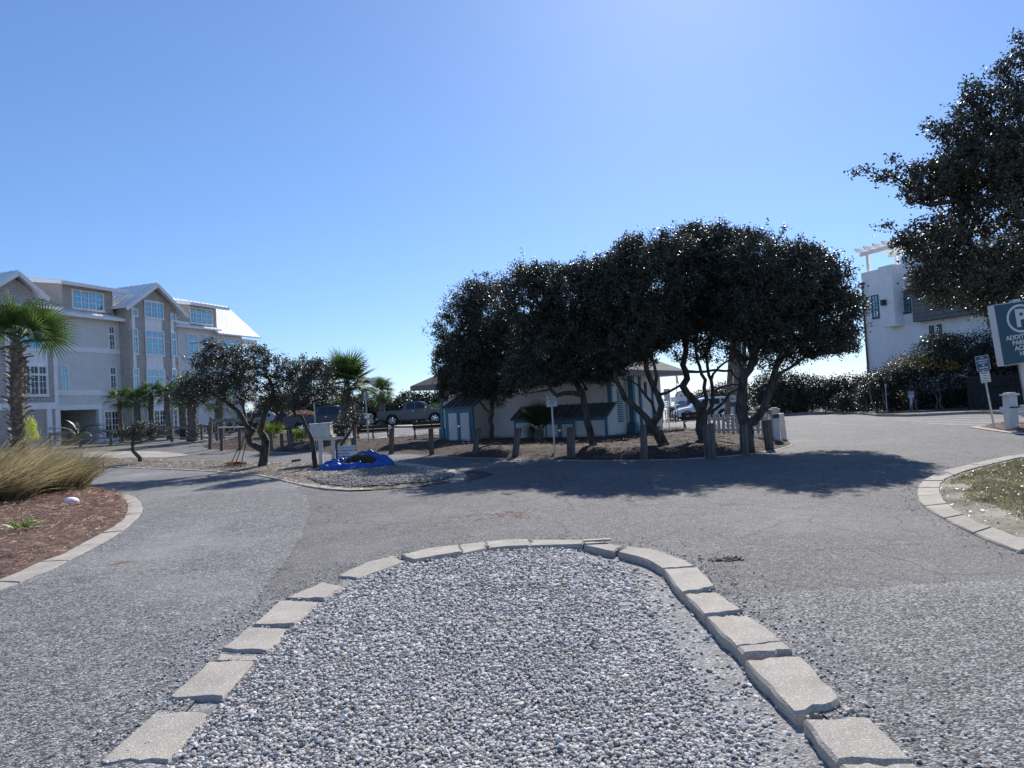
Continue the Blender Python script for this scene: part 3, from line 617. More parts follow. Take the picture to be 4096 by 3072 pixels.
# turf on right island
def turfmask(x, y): return (edist(x, y, [(p.x, p.y) for p in ri2], False) > 0.12 + 0.4 * vnoise(x, y, 1.1, 9) * (y < 11.5)) & (vnoise(x, y, 2.3, 4) > .12) & (x < y * .8 + .6)
xs = RNG.uniform(4.5, 16, 260000); ys = RNG.uniform(5.5, 17, 260000); ok = inpoly(xs, ys, rP) & turfmask(xs, ys); xs, ys = xs[ok], ys[ok]; n = len(xs)
P0 = np.stack([xs, ys, T(xs, ys) + .01 + rm(xs, ys)], 1); l = RNG.uniform(.02, .06, n)[:, None]; P1 = P0 + np.concatenate([RNG.normal(0, .6, (n, 2)), np.ones((n, 1))], 1) * l
tag(blades('grass', P0, P1, np.full(n, .006), M['turf']), 'thin patchy turf on the right kerbed island', 'grass')
def leaflets(name, X, Y, Z, s, m, label, cat='leaf litter'):
    n = len(X); Rm = rand_rot(n); Rm[:, :, 2] *= .3
    q = np.array([(-1, 0, 0), (0, -.42, .12), (1, 0, 0), (0, .42, .12)]) * .5
    V = np.einsum('nij,kj->nki', Rm, q) * s[:, None, None]; V[:, :, 2] *= .5; V += np.stack([X, Y, Z], 1)[:, None]
    o = link(name, mesh_np(name, V.reshape(-1, 3), 4, np.arange(n * 4).reshape(-1, 4), m)); return tag(o, label, cat, kind='stuff')
xs = RNG.uniform(4.5, 16, 9000); ys = RNG.uniform(5.5, 17, 9000); ok = inpoly(xs, ys, rP); xs, ys = xs[ok], ys[ok]
leaflets('leaf_litter', xs, ys, T(xs, ys) + .045 + rm(xs, ys), RNG.uniform(.03, .07, len(xs)), M['litter'], 'pale fallen leaves scattered over the right island turf')
xs = RNG.uniform(3, 24, 700); ys = RNG.uniform(9, 40, 700)
leaflets('leaf_litter', xs, ys, T(xs, ys) + .012, RNG.uniform(.02, .05, 700), M['litter'], 'pale fallen leaves scattered over the road on the right')
def twig_patch(cx, cy, r, n, label, m=M['needle']):
    p = G(cx, cy); a = RNG.normal(0, r, (n, 2)) * (1, .5); an = RNG.uniform(0, 6.28, n); l = RNG.uniform(.06, .2, n)
    P0 = np.stack([p.x + a[:, 0], p.y + a[:, 1], np.full(n, p.z + .012)], 1); P1 = P0 + np.stack([np.cos(an) * l, np.sin(an) * l, RNG.uniform(0, .015, n)], 1)
    tag(blades('pine_straw', P0, P1, np.full(n, .005), m, None), label, 'debris')
twig_patch(2010, 2065, .45, 260, 'pine straw fallen on the road beyond the gravel island')
twig_patch(490, 2257, .12, 60, 'small dry clump of straw on the left drive')
twig_patch(600, 2320, .5, 80, 'loose straw on the left drive nearer the kerb')
# pothole
ph = G(2910, 2240); MBp = MB()
sheet('pothole', [(ph.x + math.cos(t) * r, ph.y + math.sin(t) * r * .45) for t, r in [(k * .5236, random.uniform(.10, .2)) for k in range(12)]], .009, M['soil'], .1)
a = RNG.normal(ph.x, .13, 60); b = RNG.normal(ph.y, .06, 60)
tag(stones('loose_chips', a, b, T(a, b) + .012, RNG.uniform(.006, .016, 60), M['road']), 'broken asphalt crumbs in the pothole right of the gravel island', 'rubble')
def stick(p0, p1, w, t, label, dz=0.06):
    A, B = G(*p0), G(*p1); A.z += dz; B.z += dz; o = MB().bar(A, B, w, t).build('wood_strip', mat('pale_wood', (.42, .33, .26), .8, .2, 8)); tag(o, label, 'wood strip')
stick((2335, 2184), (2442, 2178), .06, .02, 'short pale wooden strip lying across the far kerb slab of the gravel island')
stick((1545, 2236), (1590, 2240), .03, .012, 'tiny wooden strip by the left end of the far kerb slabs', .03)

xs = RNG.uniform(-3, 3.5, 160); ys = RNG.uniform(3, 9, 160); ok = inpoly(xs, ys, gpoly); xs, ys = xs[ok], ys[ok]
leaflets('leaf_litter', xs, ys, gsink(xs, ys) + .02, RNG.uniform(.02, .055, len(xs)), mat('dark_dead_leaves', (.05, .035, .03), .8, .3, 5), 'dark dead leaves and bark bits scattered over the gravel')
# ============================================================ TREES
def grow(base, limbs, targets, seed, step=0.22, wob=0.05):
    """limbs: list of (points, r0, r1). returns pts, parent, forced radius, tip index per target"""
    rng = np.random.default_rng(seed)
    P = [np.array(base, float)]; par = [-1]; rad = [limbs[0][1]]
    for pts, r0, r1 in limbs:
        pts = [np.array(p, float) for p in pts]
        d = np.linalg.norm(np.array(P) - pts[0], axis=1); cur = int(d.argmin())
        seg = [pts[0]]
        for i in range(1, len(pts)):
            k = max(1, int(np.linalg.norm(pts[i] - pts[i - 1]) / step))
            for j in range(1, k + 1): seg.append(pts[i - 1] + (pts[i] - pts[i - 1]) * j / k)
        for j, q in enumerate(seg[1:] if d[cur] < 0.12 else seg):
            t = j / max(1, len(seg) - 1)
            P.append(q + rng.normal(0, wob * .5, 3)); par.append(cur); rad.append(r0 + (r1 - r0) * t); cur = len(P) - 1
    nl = len(P); A = np.zeros((nl + len(targets) * 8, 3)); A[:nl] = P; cnt = nl
    d0 = np.array([np.min(np.sum((A[:nl] - t) ** 2, 1)) for t in targets]); order = np.argsort(d0); tips = []
    for ti in order:
        t = targets[ti]; dd = np.sum((A[:cnt] - t) ** 2, 1)
        cur = int(dd.argmin()); L = math.sqrt(dd[cur]); k = min(7, max(1, int(L / .3)))
        p0 = A[cur].copy()
        for j in range(1, k + 1):
            q = p0 + (t - p0) * j / k
            if j < k: q = q + rng.normal(0, .05 + L * .03, 3)
            A[cnt] = q; par.append(cur); rad.append(0); cur = cnt; cnt += 1
        tips.append((ti, cur))
    A = A[:cnt]; n = np.zeros(cnt)
    for _, c in tips: n[c] += 1
    for i in range(cnt - 1, 0, -1): n[par[i]] += n[i]      # parents always precede children
    r = np.array(rad); pr = 0.0035 * np.maximum(n, 1) ** 0.47
    r = np.where(r > 0, r, pr)
    return A, np.array(par), r, nl, tips
def limb_mesh(A, par, r, nl, org, name, parent, m, smallest=0.0):
    segs = [i for i in range(1, len(A)) if r[i] > smallest]
    V = []; Fi = []
    for big in (True, False):
        ids = [i for i in segs if (r[i] > .02) == big]
        if not ids: continue
        ids = np.array(ids); sides = 8 if big else 3
        b = A[ids] - org; a = A[par[ids]] - org; ra = np.minimum(r[par[ids]], r[ids] * 1.35); rb = r[ids]
        d = b - a; L = np.linalg.norm(d, axis=1)[:, None] + 1e-9; d = d / L
        if big: a = a - d * ra[:, None] * .35; b = b + d * rb[:, None] * .25
        u = np.cross(d, np.array([.31, .12, .94]) if not big else np.array([.9, .4, .1])); u /= np.linalg.norm(u, axis=1)[:, None] + 1e-9; w = np.cross(d, u)
        ring = []
        for k in range(sides):
            t = 2 * math.pi * k / sides; g = 1 + (0.16 * math.sin(3 * t + 1) if big else 0)
            dirv = u * math.cos(t) + w * math.sin(t); ring.append((a + dirv * (ra * g)[:, None], b + dirv * (rb * g)[:, None]))
        n = len(ids); VV = np.zeros((n, sides * 2, 3))
        for k, (p, q) in enumerate(ring): VV[:, k] = p; VV[:, sides + k] = q
        f = np.array([(k, (k + 1) % sides, sides + (k + 1) % sides, sides + k) for k in range(sides)])
        off = sum(len(v) for v in V)
        Fi.append((f[None] + off + (np.arange(n) * sides * 2)[:, None, None]).reshape(-1, 4)); V.append(VV.reshape(-1, 3))
    return link(name, mesh_np(name, np.concatenate(V), 4, np.concatenate(Fi), m, True), parent)
def leaf_mesh(name, C, s, m, parent, org, fold=.15, asp=.56, droop=0.0):
    n = len(C); Rm = rand_rot(n)
    q = np.array([(-.5, 0, 0), (-.05, -asp * .5, fold * .4), (.5, 0, 0), (-.05, asp * .5, fold * .4)])
    V = np.einsum('nij,kj->nki', Rm, q) * (s * RNG.uniform(.7, 1.25, n))[:, None, None] + (C - org)[:, None]
    return link(name, mesh_np(name, V.reshape(-1, 3), 4, np.arange(n * 4).reshape(-1, 4), m), parent)
def blob_targets(blobs, Y0, dens, rng):
    out = []
    for b in blobs:
        px_, py_, rx, ry, dy, rd = b[:6]; k = b[6] if len(b) > 6 else 1.0
        c = at(px_, py_, Y0 + dy); s = (Y0 + dy) / F; rx *= s; ry *= s * .96
        n = int(dens * k * (rx * ry * rd) ** (2 / 3) * 4 * math.pi)
        d = rng.normal(size=(n, 3)); d /= np.linalg.norm(d, axis=1)[:, None]
        rr = rng.uniform(.25, 1, n) ** .45; ex = rng.uniform(size=n) < .08; rr = np.where(ex, rng.uniform(1.0, 1.2, n), rr)
        bump = 1 + .22 * np.sin(d[:, 0] * 5 + px_) * np.sin(d[:, 2] * 4 + py_) + .12 * np.sin(d[:, 0] * 11 + d[:, 1] * 9)
        p = np.array(c)[None] + d * (rr * bump)[:, None] * np.array([rx, rd, ry]); out.append(p)
    return np.concatenate(out)
def tree(name, label, base, limbs, blobs, Y0, dens, lpt, lsize, seed, m=None, group=None, cat='tree', spread=.15, mb=None, dead=0.0, twigs=True):
    rng = np.random.default_rng(seed); tg = blob_targets(blobs, Y0, dens, rng)
    tg = tg[tg[:, 2] > base[2] + .35]
    A, par, r, nl, tips = grow(base, limbs, tg, seed)
    org = np.array(base); t = thing(name, label, cat, base, group=group)
    limb_mesh(A, par, r, nl, org, 'trunk', t, mb or M['bark'])
    tp = np.array([A[c] for _, c in tips]); pr = np.array([A[par[c]] for _, c in tips])
    if dead:
        # bare tips towards the underside
        k = rng.uniform(size=len(tp)) > dead; tp, pr = tp[k], pr[k]
    n = len(tp); u = rng.uniform(-.3, 1.25, (n, lpt, 1)); C = pr[:, None] + (tp - pr)[:, None] * u + rng.normal(0, spread * .42, (n, lpt, 3))
    leaf_mesh('crown', C.reshape(-1, 3), lsize, m or M['leaf'], t, org)
    return t
def PL(Y, *pts):          # polyline in pixels at a depth (third value = depth offset)
    return [tuple(at(p[0], p[1], Y + (p[2] if len(p) > 2 else 0))) for p in pts]
s6 = lambda *P: [(2400 + p[0] / 2.765, 1350 + p[1] / 2.765) + tuple(p[2:]) for p in P]
s5 = lambda *P: [(1700 + p[0] / 2.765, 1400 + p[1] / 2.765) + tuple(p[2:]) for p in P]
# --- central grove
b1 = GB(1969, 1778); Y1 = b1.y
tree('oak_tree', 'leftmost scrub oak of the grove, slim straight trunk by the teal shed doors', b1,
     [(PL(Y1, *s5((745, 1045), (735, 850), (735, 560), (728, 480))), .10, .075), (PL(Y1, *s5((728, 700), (640, 600, .2), (540, 510, .4), (470, 440, .5))), .045, .02),
      (PL(Y1, *s5((735, 480), (690, 300, .3), (560, 120, .6))), .055, .02), (PL(Y1, *s5((735, 480), (800, 300, -.4), (900, 100, -.6))), .05, .02)],
     [(1890, 1545, 90, 45, -.3, .7), (1960, 1530, 90, 50, -.5, .8), (2040, 1480, 90, 60, -.3, 1.0), (1900, 1400, 130, 80, 2.2, 1.2), (2010, 1350, 110, 80, 2.6, 1.2), (1930, 1420, 150, 150, 0.25, 1.66), (1850, 1330, 110, 160, 0.55, 1.40), (1960, 1250, 130, 150, 0.25, 1.53), (2040, 1400, 120, 150, -0.05, 1.53), (1850, 1500, 95, 100, 0.45, 1.15), (1780, 1450, 55, 90, 0.85, 0.89), (1990, 1560, 80, 60, -0.15, 0.77), (1905, 1190, 60, 70, 0.25, 0.77), (1770, 1560, 30, 50, 0.55, 0.51)],
     Y1, 52, 13, .074, 11, group='wind-pruned scrub oaks around the restroom building')
b2 = GB(2372, 1778); Y2 = b2.y
tree('oak_tree', 'scrub oak with an arching side limb behind the NO PARKING sign', b2,
     [(PL(Y2, *s5((1850, 1050), (1800, 800), (1780, 620), (1730, 500), (1680, 380), (1640, 280))), .125, .09), (PL(Y2, *s5((1725, 500), (1640, 470, -.2), (1540, 465, -.3), (1450, 500, -.5), (1400, 430, -.6), (1330, 330, -.6))), .075, .035),
      (PL(Y2, *s5((1700, 430), (1780, 440, .3), (1750, 370, .4), (1690, 250, .5))), .05, .03), (PL(Y2, *s5((1640, 290), (1400, 60, .3), (1250, -200, .4))), .07, .03), (PL(Y2, *s5((1640, 290), (1750, 50, -.3), (1850, -250, -.2))), .07, .03), (PL(Y2, *s5((1330, 440, -.6), (1180, 470, -.7), (1020, 505, -.8))), .025, .01)],
     [(2120, 1520, 100, 35, -.6, .8), (2260, 1500, 100, 35, -.3, .8), (2400, 1500, 90, 35, -.4, .8), (2250, 1300, 110, 90, 0, 1.2), (2200, 1330, 150, 90, 3.0, 1.3), (2350, 1320, 140, 90, 2.8, 1.3), (2190, 1380, 150, 130, 0.25, 1.78), (2120, 1210, 150, 140, 0.45, 1.91), (2290, 1220, 150, 150, 0.25, 1.91), (2360, 1400, 140, 110, 0.05, 1.66), (2130, 1110, 90, 60, 0.25, 1.02), (2260, 1110, 110, 60, 0.45, 1.15), (2090, 1470, 90, 60, -0.25, 1.02), (2430, 1460, 90, 60, -0.05, 1.02), (2340, 1090, 70, 40, 0.25, 0.77), (2200, 1500, 60, 40, -0.35, 0.64)],
     Y2, 52, 13, .074, 12, group='wind-pruned scrub oaks around the restroom building')
b3 = GB(2655, 1780); Y3 = b3.y
tree('oak_tree', 'forked scrub oak in front of the restroom porch, one limb leaning far left', b3,
     [(PL(Y3, *s6((690, 1180), (610, 1060), (560, 980))), .16, .13), (PL(Y3, *s6((560, 960), (440, 820), (330, 720), (220, 590), (170, 470), (160, 350, .2))), .095, .06),
      (PL(Y3, *s6((580, 960), (640, 860), (670, 750), (650, 650), (590, 560), (530, 420), (500, 250), (500, 100, .2))), .10, .05), (PL(Y3, *s6((600, 830), (560, 720), (510, 640), (430, 540), (350, 480), (250, 455))), .05, .02),
      (PL(Y3, *s6((600, 560), (610, 420), (590, 300), (560, 150))), .05, .025), (PL(Y3, *s6((655, 630), (760, 620, -.2), (810, 560, -.3), (930, 500, -.3))), .04, .03)],
     [(2380, 1230, 90, 110, .5, 1.2), (2400, 1080, 60, 50, .5, .7), (2520, 1420, 90, 40, 0, .8), (2560, 1290, 150, 90, 3.4, 1.4), (2440, 1330, 90, 80, 3.8, 1.2), (2660, 1250, 110, 90, 2.6, 1.4), (2540, 1320, 140, 110, 0.25, 1.78), (2480, 1180, 130, 130, 0.45, 1.78), (2620, 1160, 150, 150, 0.25, 2.04), (2560, 1040, 120, 90, 0.45, 1.53), (2450, 1090, 80, 90, 0.25, 1.15), (2680, 1010, 100, 80, 0.25, 1.27), (2460, 1430, 70, 60, 0.45, 0.89), (2640, 1330, 110, 80, 0.65, 1.27), (2520, 975, 60, 35, 0.25, 0.64), (2590, 1440, 40, 30, 0.45, 0.51, .5)],
     Y3, 52, 13, .074, 13, group='wind-pruned scrub oaks around the restroom building')
b4 = GB(2818, 1755); Y4 = b4.y
tree('oak_tree', 'gnarled many-stemmed scrub oak at the left end of the picket fence', b4,
     [(PL(Y4, *s6((1140, 1110), (1110, 1000), (1150, 900), (1130, 840))), .19, .15), (PL(Y4, *s6((1140, 850), (1080, 720), (960, 620), (930, 550), (960, 460), (930, 300), (940, 150), (940, 0))), .125, .07),
      (PL(Y4, *s6((1150, 860), (1165, 700), (1140, 560), (1170, 480), (1120, 400), (1080, 250), (1060, 50), (1100, -150))), .065, .03), (PL(Y4, *s6((1180, 840), (1240, 740), (1250, 600), (1220, 480), (1190, 400), (1180, 200), (1240, 0), (1230, -200))), .065, .03),
      (PL(Y4, *s6((1200, 860), (1280, 800), (1380, 700), (1430, 620), (1530, 570))), .06, .03), (PL(Y4, *s6((1240, 610), (1330, 560), (1430, 520), (1530, 515))), .035, .02), (PL(Y4, *s6((960, 400), (1060, 380), (1280, 370), (1450, 370), (1560, 490))), .04, .03),
      (PL(Y4, *s6((1220, 470), (1260, 390), (1400, 270), (1540, 200))), .04, .02)],
     [(2780, 1240, 140, 90, 2.0, 1.3), (2900, 1230, 120, 90, 1.8, 1.3), (2780, 1150, 150, 170, 0.25, 2.17), (2900, 1090, 150, 150, 0.45, 2.17), (2780, 1000, 130, 90, 0.55, 1.66), (2700, 1250, 100, 90, 0.25, 1.40), (2900, 1250, 130, 90, 0.25, 1.66), (2760, 925, 60, 35, 0.25, 0.64), (2860, 960, 110, 60, 0.25, 1.15), (2820, 1340, 120, 50, 0.45, 1.53, .8), (2760, 1415, 90, 35, 0.35, 1.15, .35), (2870, 1410, 90, 35, 0.45, 1.15, .35), (2960, 960, 60, 40, 0.55, 0.64)],
     Y4, 52, 13, .074, 14, group='wind-pruned scrub oaks around the restroom building')
# bare inner twigs between the stems
b5 = GB(2995, 1800); Y5 = b5.y
tree('oak_tree', 'rightmost thick forked scrub oak of the grove, crown sweeping out to the right', b5,
     [(PL(Y5, *s6((1640, 1240), (1640, 1050), (1620, 960))), .17, .15), (PL(Y5, *s6((1620, 980), (1550, 850), (1560, 650), (1570, 520), (1640, 350), (1700, 200), (1740, 50))), .15, .08),
      (PL(Y5, *s6((1640, 980), (1760, 850), (1820, 740), (1870, 560), (1940, 330), (2010, 200), (2150, 80))), .12, .06), (PL(Y5, *s6((1800, 780), (1900, 560), (1990, 400), (2100, 320), (2210, 240), (2330, 150))), .06, .03),
      (PL(Y5, *s6((1600, 430), (1500, 200), (1420, 0))), .05, .03), (PL(Y5, *s6((1700, 200), (1620, 50), (1600, -150))), .06, .03)],
     [(3080, 1230, 150, 90, 3.0, 1.4), (3210, 1220, 130, 90, 3.2, 1.3), (3000, 1200, 100, 80, 3.2, 1.4), (3070, 1180, 165, 150, 0.25, 2.17), (3220, 1150, 150, 130, 0.25, 1.78), (3330, 1260, 110, 120, 0.05, 1.40), (3020, 1050, 140, 110, 0.45, 1.78), (3160, 1040, 110, 70, 0.25, 1.27), (3280, 1090, 80, 80, 0.25, 1.02), (3130, 1330, 170, 80, 0.25, 1.66), (3290, 1370, 110, 60, 0.05, 1.15), (3370, 1345, 50, 70, -0.05, 0.64), (2990, 1290, 120, 100, 0.45, 1.66), (3230, 1005, 50, 25, 0.25, 0.51), (3400, 1210, 30, 60, 0.25, 0.51), (3060, 1420, 130, 60, 0.25, 1.15, .6), (3200, 1430, 70, 30, 0.15, 0.64, .5), (3010, 950, 60, 30, 0.25, 0.51), (3405, 1390, 30, 20, 0.25, 0.38)],
     Y5, 52, 13, .074, 15, group='wind-pruned scrub oaks around the restroom building')
# --- left oak and small leaning trees
s3 = lambda *P: [(600 + p[0] / 2.633, 1350 + p[1] / 2.633) + tuple(p[2:]) for p in P]
b6 = G(1045, 1872); Y6 = b6.y
tree('oak_tree', 'gnarled oak with open crown and the rakes leaning on it', b6,
     [(PL(Y6, *s3((1170, 1380), (1185, 1280), (1190, 1190), (1225, 1090), (1180, 1040))), .15, .12), (PL(Y6, *s3((1180, 1200), (1120, 1150), (1040, 1120), (1040, 1050), (1080, 980), (1010, 930), (960, 850), (930, 780), (820, 700), (780, 660))), .11, .05),
      (PL(Y6, *s3((1200, 1050), (1160, 980), (1190, 900), (1210, 780), (1280, 680), (1290, 560), (1260, 420))), .10, .05), (PL(Y6, *s3((1060, 950), (1080, 850), (1160, 770), (1240, 690))), .05, .04), (PL(Y6, *s3((1010, 930, .1), (1000, 820, .3), (960, 650, .4), (920, 480, .4))), .04, .02),
      (PL(Y6, *s3((1280, 650), (1400, 600), (1520, 540))), .04, .02), (PL(Y6, *s3((820, 700), (620, 560), (440, 460))), .035, .015), (PL(Y6, *s3((930, 480), (720, 220), (560, 60), (420, 60))), .022, .01), (PL(Y6, *s3((820, 650), (560, 350), (380, 260), (300, 160))), .015, .006)],
     [(890, 1500, 120, 95, 0, 1.2), (780, 1560, 90, 60, 0, .9), (1000, 1430, 80, 60, 0, .9), (880, 1410, 70, 35, .2, .6), (960, 1550, 110, 80, 0, 1.0), (1120, 1480, 90, 55, .2, .9), (1200, 1500, 60, 50, .2, .8), (1150, 1570, 110, 60, 0, .9), (740, 1600, 50, 40, 0, .5), (840, 1375, 30, 20, 0, .3), (810, 1440, 50, 30, 0, .4), (1045, 1400, 30, 20, 0, .3), (1150, 1620, 80, 30, 0, .6)],
     Y6, 44, 11, .066, 21, m=M['leaf2'])
s4 = lambda *P: [(1100 + p[0] / 2.86, 1400 + p[1] / 2.86) + tuple(p[2:]) for p in P]
b7 = G(1263, 1880); Y7 = b7.y
tree('small_tree', 'thin leaning tree with pale crooked trunk at the left of the mailboxes', b7,
     [(PL(Y7, *s4((470, 1372), (460, 1220), (440, 1100), (400, 1000), (350, 870), (280, 770), (230, 730), (225, 640))), .075, .03)],
     [(1200, 1590, 60, 45, 0, .6), (1270, 1540, 90, 60, .2, .8), (1230, 1460, 60, 40, .3, .6), (1290, 1470, 50, 40, .3, .6), (1180, 1620, 40, 20, 0, .4), (1310, 1570, 40, 30, .1, .4)], Y7, 46, 11, .064, 22, m=M['leaf2'])
b8 = G(1350, 1862); Y8 = b8.y
tree('small_tree', 'small leaning tree with a leafy tuft over the right mailboxes', b8,
     [(PL(Y8, *s4((708, 1260), (725, 1170), (760, 1070), (800, 1010), (860, 930), (900, 860))), .055, .03)],
     [(1365, 1705, 40, 25, 0, .35), (1400, 1680, 45, 35, 0, .4), (1425, 1650, 40, 30, 0, .35), (1345, 1700, 25, 15, 0, .2), (1390, 1740, 40, 10, 0, .3, .4)], Y8, 60, 9, .05, 23, m=M['leaf2'])
b9 = G(562, 1852); Y9 = b9.y
s9 = lambda *P: [(0 + p[0] / 2.074, 1650 + p[1] / 2.074) + tuple(p[2:]) for p in P]
tree('small_tree', 'low shrubby tree with bent trunk on the dry strip at left', b9,
     [(PL(Y9, *s9((1165, 420), (1150, 370), (1105, 320), (1100, 270), (1110, 220))), .085, .05), (PL(Y9, *s9((1105, 280), (1180, 250), (1260, 210))), .035, .015)],
     [(530, 1730, 50, 28, 0, .6), (580, 1715, 45, 35, 0, .6), (490, 1735, 30, 18, 0, .4), (620, 1735, 40, 18, 0, .4), (545, 1700, 30, 15, 0, .35)], Y9, 60, 10, .06, 24, m=M['leaf2'])
# --- big tree at the top right
b10 = Vector((11.2, 11.8, .05))
tree('oak_tree', 'large near oak reaching into the picture from the upper right', b10,
     [([tuple(b10), (11.0, 11.7, 1.4), (10.5, 11.5, 2.4), (9.9, 11.3, 3.3)], .2, .13), ([(10.0, 11.3, 3.2), (8.9, 11.2, 4.0), (8.0, 11.1, 5.0)], .1, .04), ([(10.5, 11.5, 2.4), (9.3, 11.2, 2.9), (7.9, 11.0, 3.4), (7.0, 11, 3.9)], .09, .03),
      ([(9.9, 11.3, 3.3), (9.7, 11.2, 5.0), (9.0, 11.1, 6.2)], .09, .03), ([(10.2, 11.4, 3.0), (11.3, 12, 5.0), (11.6, 12.2, 6.5)], .09, .04)],
     [(4080, 560, 250, 200, 0, 1.1), (3900, 680, 190, 150, 0, .9), (3730, 720, 110, 90, 0, .6), (3600, 690, 110, 28, 0, .2, .8), (3470, 682, 90, 10, 0, .06, 1.2), (3980, 930, 280, 190, .2, 1.0), (3730, 960, 130, 90, 0, .6), (3600, 975, 50, 20, 0, .15), (3530, 905, 60, 8, 0, .06, 1.2), (3850, 1130, 170, 110, .2, .8), (3700, 1130, 70, 60, 0, .4),
      (4060, 1180, 160, 120, .3, .8), (4060, 330, 80, 120, 0, .5), (3900, 420, 70, 80, 0, .4), (3810, 520, 60, 60, 0, .4), (4090, 180, 40, 60, 0, .25, .6), (3720, 500, 30, 30, 0, .15, .6), (3900, 330, 40, 30, 0, .2, .5), (4280, 700, 250, 400, .3, 1.3, .6), (4300, 1150, 200, 200, .5, 1.0, .6), (3560, 640, 30, 12, 0, .1, .8), (3520, 720, 20, 14, 0, .08, .8)],
     11.1, 80, 14, .056, 31, m=M['leaf'], spread=.12)

# ============================================================ hedges and scrub
def bush_mass(name, label, cat, blobs, Yb, n_m2, ls, m, m2=None, f2=0.0, group=None, stems=0, kind=None, upper=None):
    """dense clipped or wild scrub: blobs (px,py,rx,ry,dy,rd)"""
    c0 = at(blobs[0][0], blobs[0][1], Yb); base = Vector((c0.x, c0.y, T1(c0.x, c0.y))); org = np.array(base); rng2 = RNG
    n_m2 = n_m2 * 4.2; ls = ls * 1.25
    t = thing(name, label, cat, base, group=group); Cs = []; v, f = ico(); VI = []; FI = []
    for b in blobs:
        c = np.array(at(b[0], b[1], Yb + b[4])); s = (Yb + b[4]) / F; rx, ry, rd = b[2] * s, b[3] * s, b[5]
        n = int(n_m2 * 4 * math.pi * ((rx * ry) ** 1.6 + (rx * rd) ** 1.6 + (ry * rd) ** 1.6) ** (1 / 1.6) / 3 ** (1 / 1.6) * .75)
        d = RNG.normal(size=(n, 3)); d[:, 1] = -np.abs(d[:, 1]) * np.where(RNG.uniform(size=n) < .75, 1, -1); d /= np.linalg.norm(d, axis=1)[:, None]
        wv = 1 + .13 * np.sin(d[:, 0] * 7 + b[0]) * np.sin(d[:, 2] * 6 + 1) + .08 * np.sin(d[:, 0] * 17 + d[:, 2] * 15) + .05 * np.sin(d[:, 0] * 37 + d[:, 2] * 29)
        rr = wv * RNG.uniform(.68, 1.06, n) * np.where(RNG.uniform(size=n) < .04, 1.1, 1); Cs.append(c + rng2.normal(0, .09, (n, 3)) + d * rr[:, None] * np.array([rx, rd, ry]))
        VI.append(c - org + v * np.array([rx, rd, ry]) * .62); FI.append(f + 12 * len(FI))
    C = np.concatenate(Cs); C = C[C[:, 2] > T(C[:, 0], C[:, 1]) + .05]
    if m2 is not None:
        k = (vnoise(C[:, 0] + C[:, 2], C[:, 2] * 2, .7, 3) < f2) & (C[:, 2] > (upper if upper else 1.5)) & (RNG.uniform(size=len(C)) < .75)
        leaf_mesh('yellow_leaves', C[k], ls, m2, t, org, asp=.6); C = C[~k]
    lo = leaf_mesh('foliage', C, ls, m, t, org, asp=.6)
    link('light_block_core', mesh_np('light_block_core', np.concatenate(VI), 3, np.concatenate(FI), M['inner'], True), t)['kind'] = 'stuff'  # solid dark core added inside each bush to block light
    for k in range(stems):
        b = blobs[k % len(blobs)]; q = at(b[0] + random.uniform(-.8, .8) * b[2], 1640, Yb + b[4] - b[5] * .9)
        z0 = T1(q.x, q.y); pts = []; x, y = q.x, q.y
        for j in range(7):
            pts.append((x - org[0], y - org[1], z0 - org[2] + j * .3)); x += random.uniform(-.14, .14); y += .08
        MB().tube(pts, [.06 - .005 * j for j in range(7)], 6).build('stem', M['palmbark'], t, smooth=True)
    return t
def bushrow(x0, x1, top0, top1, bot, n, ry, dy=0, rd=1.6, jit=12):
    out = []
    for k in range(n):
        f_ = (k + .5) / n; x = x0 + (x1 - x0) * f_; y = top0 + (top1 - top0) * f_ + random.uniform(-jit, jit)
        out.append((x, y + ry, (x1 - x0) / n * .85, ry, dy + random.uniform(-.6, .6), rd)); 
        if bot - (y + ry) > ry * .8: out.append((x + 10, (y + bot) / 2 + ry * .5, (x1 - x0) / n * .85, (bot - y) / 2 * .85, dy - .5, rd))
    return out
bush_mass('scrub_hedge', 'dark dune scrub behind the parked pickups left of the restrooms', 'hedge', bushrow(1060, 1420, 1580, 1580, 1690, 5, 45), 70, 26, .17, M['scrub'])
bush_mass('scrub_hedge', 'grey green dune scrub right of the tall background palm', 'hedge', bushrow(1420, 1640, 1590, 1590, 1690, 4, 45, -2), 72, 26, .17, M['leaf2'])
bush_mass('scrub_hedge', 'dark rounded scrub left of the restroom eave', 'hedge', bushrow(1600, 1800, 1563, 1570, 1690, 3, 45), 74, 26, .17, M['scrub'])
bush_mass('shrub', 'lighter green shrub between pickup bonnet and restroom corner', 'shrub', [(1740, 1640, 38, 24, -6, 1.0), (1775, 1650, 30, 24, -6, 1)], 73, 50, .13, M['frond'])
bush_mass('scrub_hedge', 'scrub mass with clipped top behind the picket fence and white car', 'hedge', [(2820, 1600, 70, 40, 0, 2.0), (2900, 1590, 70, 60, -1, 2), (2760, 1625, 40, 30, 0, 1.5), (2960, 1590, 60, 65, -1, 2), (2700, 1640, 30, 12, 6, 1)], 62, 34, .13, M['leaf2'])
bush_mass('scrub_hedge', 'tall dark hedge right of the picket gate post', 'hedge', [(3060, 1580, 60, 85, 0, 1.8), (3130, 1570, 70, 90, 0, 1.8), (3210, 1580, 60, 85, -.3, 1.6), (3170, 1620, 70, 40, -.8, 1.2)], 55, 44, .12, M['scrub'])
